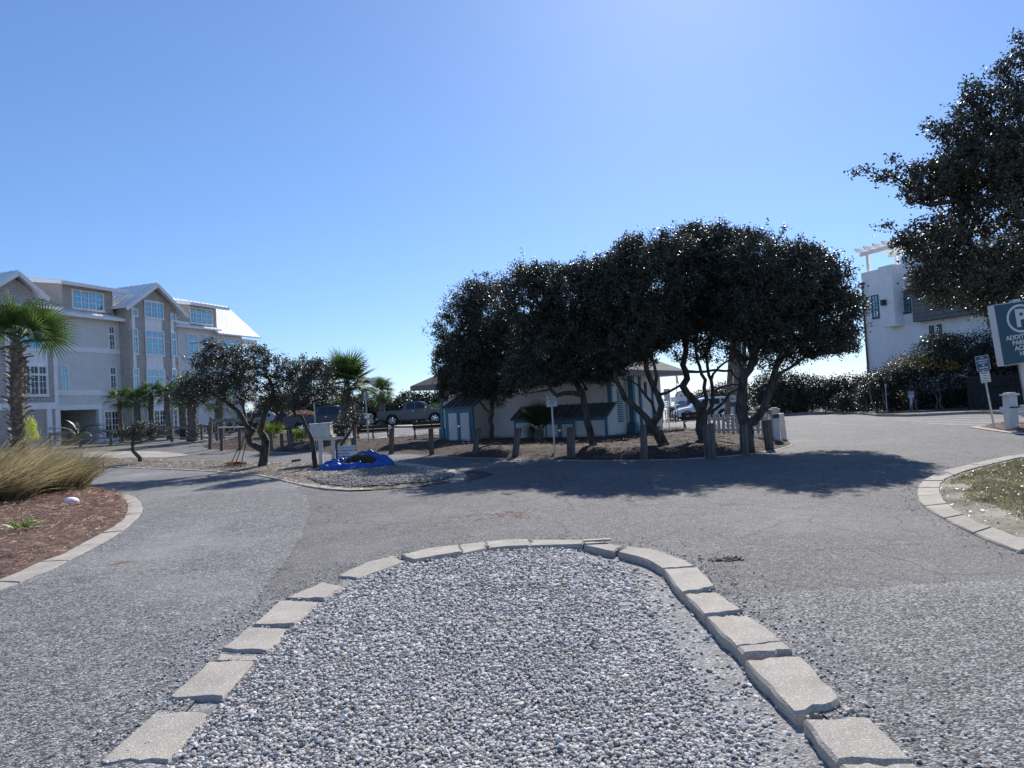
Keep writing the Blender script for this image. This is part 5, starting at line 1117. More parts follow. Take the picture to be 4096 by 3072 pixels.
# bay C windows
y_ = bayY
strip(k2, 293, 368, 305, 1440, y_, 1); strip(k2, 662, 735, 357, 1440, y_, 1); strip(k2, 414, 622, 232, 1440, y_, 3)
wn(k2, (297, 314), (356, 396), y_ - .05, cols=2, rows=1); wn(k2, (664, 364), (720, 442), y_ - .05, cols=2, rows=1)
wn(k2, (415, 238), (602, 425), y_ - .05, units=3, cols=2, rows=3)
for (a_, b_) in (((302, 503), (364, 752)), ((308, 880), (374, 1130))): wn(k2, a_, b_, y_ - .05, cols=2, rows=3, trans=1)
for (a_, b_) in (((667, 540), (727, 775)), ((677, 893), (735, 1130))): wn(k2, a_, b_, y_ - .05, cols=2, rows=3, trans=1)
wn(k2, (424, 515), (612, 768), y_ - .05, units=3, cols=2, rows=3, trans=1); wn(k2, (435, 885), (622, 1135), y_ - .05, units=3, cols=2, rows=3, trans=1)
wn(k2, (445, 1278), (630, 1480), y_ - .05, units=3, cols=2, rows=4, glass='glassdk'); wn(k2, (690, 1270), (745, 1470), y_ - .05, units=1, cols=2, rows=4, glass='glassdk')
# right wing
wall('wall', 'siding', sC1 - .1, sE1, gz0 - .5, zeB, .004, DEP)
MB().box(sC1 + .8, sD1, -.05, 0, zdt - .28, zdt + .28).build('trim_band', M['white'], lb)
for a_, b_, u in (((822, 550), (935, 795), 2), ((985, 570), (1090, 800), 2), ((1170, 592), (1312, 770), 3), ((915, 905), (1010, 1130), 2), ((1170, 930), (1300, 1140), 3)): wn(k2, a_, b_, 0, units=u, cols=2, rows=3, trans=1)
# end roof with raking edge and porch
xe1, ze1 = LF.P(*k2(1525, 592), -.6); xr1, zr1 = LF.P(*k2(1208, 299), 6.0); xr0, zr0 = LF.P(*k2(1150, 292), 6.0)
roofq([(s1 - .5, 6.0, zr1), (xr1, 6.0, zr1), (xe1, -.6, ze1), (s1 - .5, -.6, ze1)], n=16)
roofq([(xr1, 6.0, zr1), (s1 - .5, 6, zr1), (s1 - .5, 12.6, ze1), (xe1, 12.6, ze1)], n=6)
MB().prism([(0.1, ze1), (12.0, ze1), (6, zr1 - .25)], 'x', sE1 - .2, sE1).build('gable_wall', M['siding'], lb)
MB().box(sE1 - .003, sE2 + .2, -.05, 11.5, ze1 - .75, ze1 - .25).build('porch_beam', M['white'], lb)
for yy in (.1, 3.6, 7.2): MB().box(sE2 - .3, sE2, yy, yy + .35, gz0, ze1 - .75).build('column', M['white'], lb)
MB().box(sE1, sE2 + .2, 0, 11, zb2 - 1.0, zb2 - .8).build('porch_floor', M['white'], lb)

# ---------------- restroom
RF = Frame((-3.41, 33.31, 0), -34); rz0 = .05
rb = thing('restroom_building', 'low cream beach restroom with teal trim behind the oak grove', 'building', (RF.o.x, RF.o.y, 0), RF.a)
RL = 8.84; RD = 5.2; RH = 2.78
MB().box(0.01, RL - .01, .02, RD, rz0 - .1, RH).build('wall', M['cream'], rb)
def boards(x0, x1, z0, z1, yl, parent, n, axis='x', m='cream', name='board', d=.018, x_=0):
    h = (z1 - z0) / n; 
    for j in range(n):
        a = z0 + j * h
        if axis == 'x': V = [(x0, yl, a + h), (x1, yl, a + h), (x1, yl - d, a + .006), (x0, yl - d, a + .006), (x0, yl, a + .006), (x1, yl, a + .006)]; Fq = [(0, 3, 2, 1), (3, 4, 5, 2), (0, 4, 3), (1, 2, 5)]
        else: V = [(x_, x0, a + h), (x_, x1, a + h), (x_ + d, x1, a + .006), (x_ + d, x0, a + .006), (x_, x0, a + .006), (x_, x1, a + .006)]; Fq = [(0, 1, 2, 3), (3, 2, 5, 4), (0, 3, 4), (1, 5, 2)]
        MB().add(V, Fq).build(name, M[m], parent)
boards(.16, RL - .14, rz0 + .1, RH, .02, rb, 15); boards(.2, RD - .1, rz0 + .1, RH, 0, rb, 15, 'y', x_=RL - .01)
for x0 in (-.02, RL - .14): MB().box(x0, x0 + .16, -.03, .1, rz0 - .1, RH).build('corner_post', M['teal'], rb)
MB().box(-.08, .2, -.1, .1, rz0 - .1, .75).build('corner_base', M['teal'], rb)
# side: louvre, porch column with flared base, corner posts
for j in range(15): MB().box(RL + .02, RL + .06, .55, .95, 1.0 + j * .09 - .25, 1.05 + j * .09 - .25).build('louvre', M['teal'], rb)
for yy, w in ((2.7, .16), (4.05, .12)): MB().box(RL, RL + .03 + w * .3, yy, yy + w, rz0, RH).build('corner_post', M['teal'], rb)
k = MB().box(RL + .12, RL + .34, 1.35, 1.57, rz0, RH).box(RL + .06, RL + .40, 1.29, 1.63, rz0 - .1, .62); k.prism([(RL + .06, .62), (RL + .40, .62), (RL + .34, .72), (RL + .12, .72)], 'y', 1.35, 1.57); k.build('porch_column', M['teal'], rb)
MB().box(RL + .02, RL + .05, 3.3, 3.5, 1.7, 2.35).build('window', M['black'], rb)
# hip roof
ov = .95; zr_ = RH + .02; zt = RH + 1.9; ya, yb_ = -ov, RD + ov; xa, xb = -ov, RL + ov; ym = (ya + yb_) / 2; x1_, x2_ = xa + (ym - ya), xb - (ym - ya)
for Pp in ([(xa, ya, zr_), (xb, ya, zr_), (x2_, ym, zt), (x1_, ym, zt)], [(xb, yb_, zr_), (xa, yb_, zr_), (x1_, ym, zt), (x2_, ym, zt)], [(xb, ya, zr_), (xb, yb_, zr_), (x2_, ym, zt)], [(xa, yb_, zr_), (xa, ya, zr_), (x1_, ym, zt)]):
    P = [Vector(p) for p in Pp]; Q = [p - Vector((0, 0, .08)) for p in P]; n = len(P)
    MB().add([*P, *Q], [tuple(range(n)), tuple(range(2 * n - 1, n - 1, -1))] + [(i, n + i, n + (i + 1) % n, (i + 1) % n) for i in range(n)]).build('roof', M['roofshingle'], rb)
k = MB()
for (a, b) in (((xa, ya), (xb, ya)), ((xb, ya), (xb, yb_)), ((xa, ya), (xa, yb_))): k.bar((*a, zr_ - .12), (*b, zr_ - .12), .05, .2)
k.build('fascia', mat('grey_brown_fascia', (.22, .2, .185), .7, .1, 3), rb); MB().box(xa + .05, xb - .05, ya + .05, yb_ - .05, zr_ - .2, zr_ - .16).build('soffit', M['cream'], rb)
# enclosures
def hx(px_, yl): return RF.P(px_, 1760, yl)[0]
def encl(label, x0, x1, dep, zf, zb, doors, panels):
    t = thing('storage_enclosure', label, 'enclosure', (0, 0, 0)); t.location = (RF.o.x, RF.o.y, 0); t.rotation_euler = (0, 0, RF.a)
    MB().prism([(-dep, rz0), (0, rz0), (0, zb), (-dep, zf)], 'x', x0 + .03, x1 - .03).build('body', M['cream'], t)
    fr_ = MB()
    for xx in (x0, x1 - .09): fr_.box(xx, xx + .09, -dep - .02, -dep + .07, rz0, zf)
    fr_.box(x0 + .09, x1 - .09, -dep - .018, -dep, zf - .1, zf); fr_.box(x0 + .09, x1 - .09, -dep - .018, -dep, rz0, rz0 + .1)
    fr_.build('trim', M['teal'], t)
    boards(-dep + .05, -.01, rz0 + .1, zf - .03, 0, t, 7, 'y', x_=x1 - .03)
    r = MB().prism([(-dep - .12, zf - .0), (-dep - .12, zf + .04), (.0, zb + .07), (.0, zb + .02)], 'x', x0 - .1, x1 + .1).build('roof', M['roofm'], t)
    nn = int((x1 - x0) / .3); L_ = (zb - zf) / dep
    for j in range(nn + 1): MB().bar((x0 - .08 + j * (x1 - x0 + .16) / nn, -dep - .12, zf + .06), (x0 - .08 + j * (x1 - x0 + .16) / nn, 0, zb + .085), .025, .04).build('seam', M['roofm'], r)
    for (a, b, n) in doors:
        for j in range(n):
            c0 = a + (b - a) * j / n; c1 = a + (b - a) * (j + 1) / n
            d_ = MB().box(c0 + .008, c1 - .008, -dep - .045, -dep - .019, rz0 + .06, zf - .11).build('door', M['teal'], t)
            MB().box(c0 + .1, c1 - .1, -dep - .052, -dep - .046, rz0 + .16, zf - .21).build('door_panel', M['cream'], d_)
        m_ = (a + b) / 2; MB().box(m_ - .07, m_ + .07, -dep - .07, -dep - .053, (zf + rz0) / 2, (zf + rz0) / 2 + .05).cyl((m_, -dep - .08, (zf + rz0) / 2 - .04), .025, .05, 8).build('padlock', M['chrome'], t)
    for (a, b) in panels: boards(a, b, rz0 + .1, zf - .11, -dep - .004, t, 4, d=.012)
M['roofm'] = mat('teal_grey_metal_roof', (0.09, 0.12, 0.13), .45, .15, 2, metal=.3)
zf1 = RF.P(1835, 1633, -1.25)[1]; xs0, xs1 = hx(1787, -1.25), hx(1897, -1.25)
encl('tall teal storage shed with two panelled doors on the restroom wall', xs0, xs1, 1.25, zf1, zf1 + .55, [(xs0 + .1, xs1 - .1, 2)], [])
zf2 = RF.P(2250, 1676, -.8)[1]; xs0, xs1 = hx(2060, -.8), hx(2432, -.8); xd0, xd1 = hx(2185, -.8), hx(2305, -.8)
encl('long low teal storage enclosure beneath the oak limb on the restroom wall', xs0, xs1, .8, zf2, zf2 + .5, [(xd0, xd1, 2)], [(xs0 + .1, xd0 - .1), (xd1 + .1, xs1 - .1)])

# ---------------- white house on the right
k8 = lambda x, y: (3300 + x / 1.9523, 900 + y / 1.9523)
WF = Frame(at(*k8(303, 700), 56).xy.to_3d(), -70)
wh = thing('stucco_house', 'tall white stucco house with rooftop pergola beyond the hedge', 'building', (WF.o.x, WF.o.y, 0), WF.a)
zp = WF.P(*k8(303, 372))[1]; WLn = 16
MB().box(0, WLn, 0, 14, -.4, zp).build('wall', M['stucco'], wh)
xb0 = WF.P(*k8(409, 500), 0)[0]; bd = -.9; xc0, zc1 = WF.P(*k8(409, 345), -.0); xb0 = WF.P(*k8(425, 500), bd)[0]; xb1, _ = WF.P(*k8(512, 500), bd); zlo = WF.P(*k8(440, 802), bd)[1]; zto = WF.P(*k8(409, 333), bd)[1]
xb1 = WF.P(*k8(538, 600), bd)[0]
MB().box(xb0, xb1, bd, .3, zlo, zto).build('chimney_breast', M['stucco'], wh)
MB().box(xb1, WLn, -.0 + .002, .3, zp - .05, zp + .35).build('parapet', M['stucco'], wh)
gw0 = WF.P(*k8(680, 600), -.7)[0]; gzb = WF.P(*k8(690, 760), -.7)[1]
MB().box(gw0, WLn, -.7, .2, gzb, zp - .5).build('box_bay', M['greyboard'], wh)
nb = 14
for j in range(nb):
    h = (zp - .5 - gzb) / nb; a = gzb + j * h; MB().add([(gw0 - .02, -.7, a + h), (WLn, -.7, a + h), (WLn, -.735, a + .01), (gw0 - .02, -.735, a + .01), (gw0 - .02, -.7, a + .01), (WLn, -.7, a + .01)], [(0, 3, 2, 1), (3, 4, 5, 2), (0, 4, 3)]).build('board', M['greyboard'], wh)
def wwin(a, b, rows=3, cols=2, yl=0):
    x0, zt = WF.P(*k8(*a), yl); x1, zb = WF.P(*k8(*b), yl); window(wh, x0, x1, zb, zt, yl, cols=cols, rows=rows, fr=.07, fm='black', glass='glass', mun=.05)
wwin((362, 553), (428, 722)); wwin((596, 520), (678, 680), cols=3); wwin((815, 788), (858, 905)); wwin((874, 778), (920, 905)); 
x_, z_ = WF.P(*k8(468, 605), bd); k = MB().box(x_ - .16, x_ + .16, bd - .3, bd - .02, z_ - .22, z_ + .2); k.build('wall_lamp', M['black'], wh, bevel=.02); 
k = MB().tube([(.12, -.1, -.3), (.12, -.1, WF.P(*k8(318, 470), -.1)[1])], [.07] * 2, 8); k.box(-.02, .3, -.3, -.005, WF.P(*k8(318, 462), -.1)[1], WF.P(*k8(318, 446), -.1)[1]); k.build('downpipe', M['handle'], wh)
# rooftop pergola
zt_ = WF.P(*k8(288, 236), -.2)[1]
pg = []
for xx in (.35, 4.0, 7.8): 
    for yy in (.25, 3.2): MB().box(xx, xx + .22, yy, yy + .22, zp, zt_).build('pergola_post', M['white'], wh)
for yy in (.2, 3.2): MB().box(-.2, 8.6, yy, yy + .12, zt_, zt_ + .32).build('pergola_beam', M['white'], wh)
for j in range(11):
    x_ = -.05 + j * .85; MB().prism([(-.45, zt_ + .5), (-.45, zt_ + .62), (4.0, zt_ + .62), (4.0, zt_ + .5), (3.85, zt_ + .33), (-.25, zt_ + .33)], 'x', x_, x_ + .09).build('pergola_rafter', M['white'], wh)
# small house and dark fence glimpsed behind the hedge at right
M['darkwood'] = mat('shade_dark_wood', (.025, .022, .02), .9, .3, 8)  # near-black colour carries the shade beneath the hedge
t = thing('dark_fence', 'dark paling fence in the shade beneath the right hedge', 'fence', at(3880, 1640, 37.5)); t.location.z = T1(t.location.x, t.location.y)
pk = MB().prism([(-.05, 0), (.05, 0), (.05, 1.75), (0, 1.85), (-.05, 1.75)], 'y', -.01, .01).mesh('paling', M['darkwood'])
for j in range(30): link('paling', pk, t, (j * .15, j * .02, 0))
MB().box(-.1, 4.5, .02, .06, .4, .5).box(-.1, 4.5, .02, .06, 1.3, 1.4).build('rail', M['darkwood'], t)
hp = at(4060, 1600, 44.6); hp.z = T1(hp.x, hp.y)
t = thing('small_house', 'low pale blue house glimpsed under the right hedge', 'building', hp, R(-20))
MB().box(-2.2, 2.2, 0, 3, -.3, 2.0).build('wall', mat('pale_blue_wall', (.10, .14, .18), .7, .05, 2), t); MB().prism([(-2.6, 1.95), (2.6, 1.95), (2.2, 2.9), (-2.2, 2.9)], 'y', -.5, 3.4).build('roof', M['metalroof'], t)
# ============================================================ VEHICLES
def wheel(parent, x, y, r, side, w=.25, spokes=5, rimc='chrome'):
    e = thing('wheel', None, None, (x, y, r)); e.parent = parent
    k = MB(); n = 24; prof = [(r * .62, -w / 2), (r * .9, -w / 2), (r, -w * .32), (r, w * .32), (r * .9, w / 2), (r * .62, w / 2)]
    V = [(a * math.cos(2 * math.pi * j / n), b, a * math.sin(2 * math.pi * j / n)) for (a, b) in prof for j in range(n)]
    k.add(V, [(i * n + j, i * n + (j + 1) % n, ((i + 1) % 6) * n + (j + 1) % n, ((i + 1) % 6) * n + j) for i in range(6) for j in range(n)]).build('tyre', M['rubber'], e, smooth=True)
    k = MB(); k.cyl((0, side * w * .1, 0), r * .62, side * .03, 20, 'y'); k.build('wheel_disc', M['black'], e)
    k = MB()
    for j in range(spokes):
        a = 2 * math.pi * j / spokes + .3; d = Vector((math.cos(a), 0, math.sin(a)))
        k.bar(d * r * .08 + Vector((0, side * w * .42, 0)), d * r * .6 + Vector((0, side * w * .36, 0)), .05, r * .17, up=(-d.z, 0, d.x))
    V = [(a * math.cos(2 * math.pi * j / n), side * b, a * math.sin(2 * math.pi * j / n)) for (a, b) in ((r * .55, w * .36), (r * .64, w * .44), (r * .64, w * .3)) for j in range(n)]
    k.add(V, [(i * n + j, i * n + (j + 1) % n, (i + 1) * n + (j + 1) % n, (i + 1) * n + j) for i in range(2) for j in range(n)])
    k.cyl((0, side * w * .3, 0), r * .15, side * w * .18, 10, 'y'); k.build('rim', M[rimc], e)
def arch(cx, r, z0, n=9):
    return [(cx + r * math.cos(math.pi - math.pi * j / (n - 1)) , max(z0, z0 + r * math.sin(math.pi * j / (n - 1)) * 1.0)) for j in range(n)]
def side_shell(parent, name, pts, w, m, taper=None, bevel=.03):
    """side outline (x,z) extruded to width w; taper(z) narrows with height"""
    k = MB(); k.prism(pts, 'y', -w / 2, w / 2)
    if taper: k.v = [(v[0], v[1] * taper(v[2]), v[2]) for v in k.v]
    return k.build(name, m, parent, bevel=bevel)
def pickup(label, loc, rz, paint, S=1.0, group=None, load=False, r=.42):
    t = thing('pickup_truck', label, 'pickup', loc, rz, group); L = 5.9; w = 2.0; ax0, ax1 = 1.25, 4.75; zb = .55; az = .5
    A0 = [(x, z) for x, z in arch(ax0, .52, az)]; A1 = [(x, z) for x, z in arch(ax1, .52, az)]
    body = [(0.05, .62), (.6, az)] + A0 + [(1.9, .45), (4.1, .45)] + A1 + [(5.5, az), (5.85, .6), (5.9, .95), (5.82, 1.16), (5.3, 1.24), (4.45, 1.30), (4.2, 1.28), (2.3, 1.25), (.02, 1.27)]
    side_shell(t, 'body', body, w, paint, bevel=.025)
    MB().box(.1, 1.98, -w / 2 + .1, w / 2 - .1, 1.275, 1.279).build('bed_floor', M['black'], t, fix=False)
    tp = lambda z: 1 - .16 * max(0, (z - 1.2)) / .75
    cab = [(2.18, 1.24), (4.5, 1.27), (4.42, 1.33), (3.78, 1.86), (3.5, 1.92), (2.6, 1.93), (2.32, 1.88), (2.15, 1.3)]
    side_shell(t, 'cab', cab, w - .06, paint, tp, .03)
    for s in (-1, 1):
        def g(P, nm='side_window'):
            V = [(x, s * ((w - .06) / 2 * tp(z) + .006), z) for x, z in P]; MB().poly(V).build(nm, M['glassdk'], t)
        g([(2.4, 1.34), (3.08, 1.34), (3.08, 1.83), (2.5, 1.83)]); g([(3.16, 1.34), (4.12, 1.34), (4.05, 1.44), (3.65, 1.80), (3.16, 1.83)])
        for x0 in (2.36, 3.12, 4.15): MB().box(x0, x0 + .012, s * w / 2 - .004 * s, s * (w / 2 + .004), .52, 1.28).build('door_gap', M['black'], t)
        for x0 in (2.9, 3.85): MB().box(x0, x0 + .16, s * w / 2, s * (w / 2 + .035), 1.12, 1.155).build('door_handle', M['chrome'], t)
        MB().box(2.2, 4.3, s * w / 2 - .2 * s, s * (w / 2 - .02), .34, .42).build('running_board', M['black'], t)
        m_ = MB().box(3.98, 4.14, s * (w / 2 - .04), s * (w / 2 + .24), 1.3, 1.52).build('mirror', M['chrome'], t, bevel=.03)
        MB().box(-.005, .09, s * (w / 2 - .2), s * (w / 2 + .004), .92, 1.22).build('taillight', M['taillight'], t)
        MB().box(5.62, 5.91, s * (w / 2 - .4), s * (w / 2 + .004), .86, 1.1).build('headlight', M['headlight'], t, bevel=.02)
        for ax in (ax0, ax1):
            k = MB(); n = 11; V = []
            for q, (rr, yy) in enumerate(((.50, 0), (.57, 0), (.57, .035), (.50, .035))):
                V += [(ax + rr * math.cos(math.pi * j / (n - 1)), s * (w / 2 + yy - .01), az - .02 + rr * math.sin(math.pi * j / (n - 1))) for j in range(n)]
            k.add(V, [(i * n + j, i * n + j + 1, ((i + 1) % 4) * n + j + 1, ((i + 1) % 4) * n + j) for i in range(4) for j in range(n - 1)]); k.build('wheel_arch', paint, t)
            wheel(t, ax, s * (w / 2 - .15), r, s, .28, 6)
    MB().poly([(4.44, -.83, 1.33), (4.44, .83, 1.33), (3.80, .77, 1.86), (3.80, -.77, 1.86)]).build('windscreen', M['glass'], t, loc=(.012, 0, .012))
    MB().box(5.86, 5.98, -.95, .95, .5, .72).build('front_bumper', M['chrome'], t, bevel=.03); MB().box(-.12, .06, -.95, .95, .52, .72).build('rear_bumper', M['chrome'], t, bevel=.03)
    MB().box(5.88, 5.93, -.6, .6, .78, 1.12).build('grille', M['chrome'], t)
    MB().box(.3, 5.6, -.5, .5, .4, .6).build('chassis', M['black'], t)
    MB().box(1.9, 4.1, -.9, .9, .38, .46).build('underbody', M['black'], t)
    t.scale = (S,) * 3; return t
p = at(1513, 1690, 62); q = at(1806, 1690, 62); z_ = T1(p.x, 62)
pickup('grey lifted pickup with chrome wheels parked beyond the benches, facing right', (p.x, 62.3, z_), R(2), M['treetruck'], 1.05, 'pickups parked across the lot', r=.46)
p = at(1152, 1740, 50)
tk = pickup('dark blue-grey pickup with brush in its bed behind the mailboxes', (p.x, 50, T1(p.x + 3, 50) - .02), R(1), M['bluetruck'], .99, 'pickups parked across the lot')
rng = np.random.default_rng(3); n = 3000; C = np.stack([rng.uniform(.15, 1.95, n), rng.uniform(-.75, .75, n), np.zeros(n)], 1); hh_ = 1.3 + .42 * np.sin(np.clip((C[:, 0] - .1) / 1.9, 0, 1) * 3.1) ** .6 * (1 - (C[:, 1] / .95) ** 2); C[:, 2] = rng.uniform(1.22, hh_)
cl = leaf_mesh('brush_load', C, .10, M['needle'], None, np.zeros(3)); cl.location = tk.location; cl.rotation_euler = tk.rotation_euler; tag(cl, 'heap of brown cut brush filling the dark pickup bed', 'brush'); cl['kind'] = 'stuff'
def suv(label, loc, rz, paint, S=1.0, L=4.5):
    t = thing('parked_car', label, 'car', loc, rz); w = 1.8; ax0, ax1 = .88, 3.55; az = .42
    body = [(0.02, .45), (.3, .3)] + arch(ax0, .42, .32) + [(1.4, .24), (3.05, .24)] + arch(ax1, .42, .32) + [(4.2, .32), (4.48, .5), (4.5, .95), (4.42, 1.12), (3.3, 1.06), (1.55, 1.02), (1.2, 1.0), (.55, .90), (.15, .78), (.0, .62)]
    side_shell(t, 'body', body, w, paint, bevel=.04); tp = lambda z: 1 - .2 * max(0, (z - 1.0)) / .65
    cab = [(1.18, .98), (4.46, 1.0), (4.4, 1.18), (4.12, 1.5), (3.8, 1.6), (3.0, 1.65), (2.3, 1.63), (2.0, 1.56), (1.3, 1.05)]
    side_shell(t, 'cabin', cab, w - .05, paint, tp, .04)
    for s in (-1, 1):
        def g(P):
            MB().poly([(x, s * ((w - .05) / 2 * tp(z) + .007), z) for x, z in P]).build('side_window', M['glassdk'], t)
        g([(1.55, 1.08), (2.45, 1.09), (2.45, 1.53), (2.12, 1.50)]); g([(2.55, 1.09), (3.35, 1.12), (3.35, 1.54), (2.55, 1.54)]); g([(3.45, 1.14), (4.0, 1.22), (3.85, 1.46), (3.45, 1.53)])
        for x0 in (1.5, 2.5, 3.35): MB().box(x0, x0 + .01, s * w / 2 - .004 * s, s * (w / 2 + .004), .35, 1.03).build('door_gap', M['black'], t)
        for x0 in (2.28, 3.1): MB().box(x0, x0 + .16, s * w / 2, s * (w / 2 + .03), .92, .95).build('door_handle', paint, t)
        MB().box(1.32, 3.1, s * (w / 2 - .03), s * (w / 2 + .008), .22, .34).build('sill', M['black'], t)
        MB().box(1.55, 1.7, s * (w / 2 - .04), s * (w / 2 + .2), 1.06, 1.2).build('mirror', paint, t, bevel=.02)
        MB().prism([(.02, .66), (.5, .80), (.55, .88), (.2, .80)], 'y', s * (w / 2 - .3), s * (w / 2 + .006)).build('headlight', M['headlight'], t)
        MB().box(4.3, 4.49, s * (w / 2 - .2), s * (w / 2 + .006), .85, 1.3).build('taillight', M['taillight'], t)
        for ax in (ax0, ax1):
            k = MB(); n = 11; V = []
            for (rr, yy) in ((.38, 0), (.45, 0), (.45, .02), (.38, .02)): V += [(ax + rr * math.cos(math.pi * j / (n - 1)), s * (w / 2 + yy - .006), .31 + rr * math.sin(math.pi * j / (n - 1))) for j in range(n)]
            k.add(V, [(i * n + j, i * n + j + 1, ((i + 1) % 4) * n + j + 1, ((i + 1) % 4) * n + j) for i in range(4) for j in range(n - 1)]); k.build('wheel_arch', M['black'], t)
            wheel(t, ax, s * (w / 2 - .12), .34, s, .22, 5)
    MB().poly([(1.32, -.79, 1.07), (1.32, .79, 1.07), (2.0, .70, 1.56), (2.0, -.70, 1.56)]).build('windscreen', M['glass'], t, loc=(-.015, 0, .012))
    MB().box(-.03, .1, -.8, .8, .3, .5).build('front_bumper', M['black'], t, bevel=.03)
    MB().box(2.3, 3.9, -.62, -.58, 1.63, 1.67).box(2.3, 3.9, .58, .62, 1.63, 1.67).build('roof_rail', M['chrome'], t)
    t.scale = (S,) * 3; return t
p = at(2694, 1665, 54); suv('white compact SUV parked facing left behind the picket fence', (p.x, 54, T1(p.x + 2, 54)), R(-1), M['whitecar'], 1.0)
p = at(1045, 1730, 58); suv('black car nearly hidden behind the oak trunk and palmetto', (p.x, 58, T1(p.x, 58)), 0, M['blackcar'], .95)
p = at(858, 1730, 56); suv('silver car half hidden behind the post fence and the oak crown', (p.x, 57, T1(p.x, 57) + .1), R(15), M['silvercar'], 1.0)

# ============================================================ STREET FURNITURE
def textmesh(parent, txt, size, loc, rot, m, name='lettering', align='CENTER', bold=0.0, sx=1.0, rotm=None):
    c = bpy.data.curves.new('txt', 'FONT'); c.body = txt; c.size = size; c.align_x = align; c.align_y = 'CENTER'; c.extrude = .001; c.offset = bold; c.resolution_u = 3
    o = bpy.data.objects.new('txt', c); COL.objects.link(o); dg = bpy.context.evaluated_depsgraph_get(); me = bpy.data.meshes.new_from_object(o.evaluated_get(dg)); bpy.data.objects.remove(o)
    me.materials.clear(); me.materials.append(m); q = link(name, me, parent, loc, rot); q.scale = (sx, 1, 1); return q
UP = (R(90), 0, 0)          # text standing, facing -y
def post_sign(label, base, top_h, lean=0.0, rz=0.0, r=.03, m='alu', name='sign_post', cat='sign', group=None, square=False):
    t = thing(name, label, cat, base, group=group, rot=(0, -lean, rz))
    k = MB(); (k.box(-r, r, -r, r, -.1, top_h) if square else k.tube([(0, 0, -.1), (0, 0, top_h)], [r, r], 8)); k.build('post', M[m], t); return t
def panel(t, w, h, zc, m, yo=-.04, d=.006, name='panel', xo=0):
    return MB().box(xo - w / 2, xo + w / 2, yo - d, yo, zc - h / 2, zc + h / 2).build(name, M[m], t, bevel=.002)
def border(parent, w, h, zc, m, y, bw=.012, inset=.02):
    k = MB(); a, b = w / 2 - inset, h / 2 - inset
    k.box(-a, a, y - .002, y, zc + b - bw, zc + b).box(-a, a, y - .002, y, zc - b, zc - b + bw).box(-a, -a + bw, y - .002, y, zc - b + bw, zc + b - bw).box(a - bw, a, y - .002, y, zc - b + bw, zc + b - bw); k.build('border', M[m], parent, fix=False)
# NO PARKING sign
b = GB(2219, 1798); s = b.y / F; t = post_sign('white NO PARKING tow-away sign on a pole in the mulch', b, hgt(2204, 1570, b), lean=.01, m='alu', r=.028)
t.children[0].data.materials[0] = M['whitepost']
zt = hgt(2198, 1565, b); zb_ = hgt(2206, 1627, b); w_ = 42 * s; h_ = zt - zb_; zc = (zt + zb_) / 2; p_ = panel(t, w_, h_, zc, 'signwhite', -.03)
border(p_, w_, h_, zc, 'inkred', -.037, .008, .012)
MB().box(-w_ / 2 + .022, -w_ * .17, -.039, -.037, zt - .105, zt - .025).build('red_block', M['inkred'], p_)
textmesh(p_, 'NO', .085, (-w_ * .31, -.041, zt - .065), UP, M['inkwhite'], bold=.003, sx=.8); textmesh(p_, 'PARKING', .05, (w_ * .16, -.039, zt - .065), UP, M['inkred'], bold=.002, sx=.85)
MB().box(-w_ / 2 + .02, w_ / 2 - .02, -.039, -.037, zt - .118, zt - .110).build('rule', M['inkred'], p_)
for j, tx in enumerate(('VIOLATORS', 'WILL BE', 'TOWED AWAY', 'AT VEHICLE', "OWNER'S", 'EXPENSE')): textmesh(p_, tx, .046, (0, -.039, zt - .148 - j * (h_ - .17) / 6), UP, M['ink'], bold=.001, sx=.95)
# overnight parking signs
b = G(3976, 1704, .1); s = b.y / F; t = post_sign('blue NO OVERNIGHT PARKING OR CAMPING sign leaning over a small white notice', b, hgt(3926, 1425, b), lean=.115, m='alu', r=.03)
w_ = .47; h_ = .50; zc = hgt(3928, 1450, b); p_ = panel(t, w_, h_, zc, 'signblue', -.03, xo=0); border(p_, w_, h_, zc, 'inkwhite', -.037, .01, .01)
for j, tx in enumerate(('NO', 'OVERNIGHT', 'PARKING', 'OR', 'CAMPING')): textmesh(p_, tx, .068, (0, -.040, zc + .165 - j * .082), UP, M['inkwhite'], bold=.002)
h2 = .38; z2 = zc - h_ / 2 - h2 / 2 - .03; p_ = panel(t, .34, h2, z2, 'signwhite', -.03); border(p_, .34, h2, z2, 'ink', -.037, .007, .01)
for j, (tx, sz) in enumerate((('PARKING', .055), ('Visitors', .045), ('Registered', .045), ('Beach Goers', .045))): textmesh(p_, tx, sz, (0, -.040, z2 + .13 - j * .085), UP, M['ink'], bold=.001)
# big parking sign, box shaped
Ys = 9.2; ks = Ys / 11.6; c = at(4082, 1322, Ys); t = thing('parking_sign', 'large teal P parking sign box with pale side, leaning at the right edge', 'sign', (c.x + .30 * ks, Ys, 0), rot=(0, -.095, R(0)))
zt = at(3990, 1206, Ys).z; zb_ = at(4030, 1452, Ys).z; hh_ = zt - zb_; ww = .64; x0 = at(3990, 1206, Ys).x - .065 - (c.x + .30 * ks) + .095 * zt * 1.0; zc = (zt + zb_) / 2
MB().box(x0, x0 + ww, 0, .12, zb_, zt).build('sign_box', M['signwhite'], t, bevel=.006)
MB().box(x0 + .012, x0 + ww - .012, -.008, -.001, zb_ + .01, zt - .01).build('face', M['signteal'], t)
MB().box(x0 + .28, x0 + .38, 0.02, .10, zt, zt + .03).build('bracket', M['alu'], t)
k = MB(); n = 40; ro_, ri_ = .185, .155; cx_, cz_ = x0 + ww / 2, zt - .225
V = [(cx_ + rr * math.cos(2 * math.pi * j / n), y_, cz_ + rr * math.sin(2 * math.pi * j / n)) for rr, y_ in ((ro_, -.012), (ri_, -.012)) for j in range(n)]
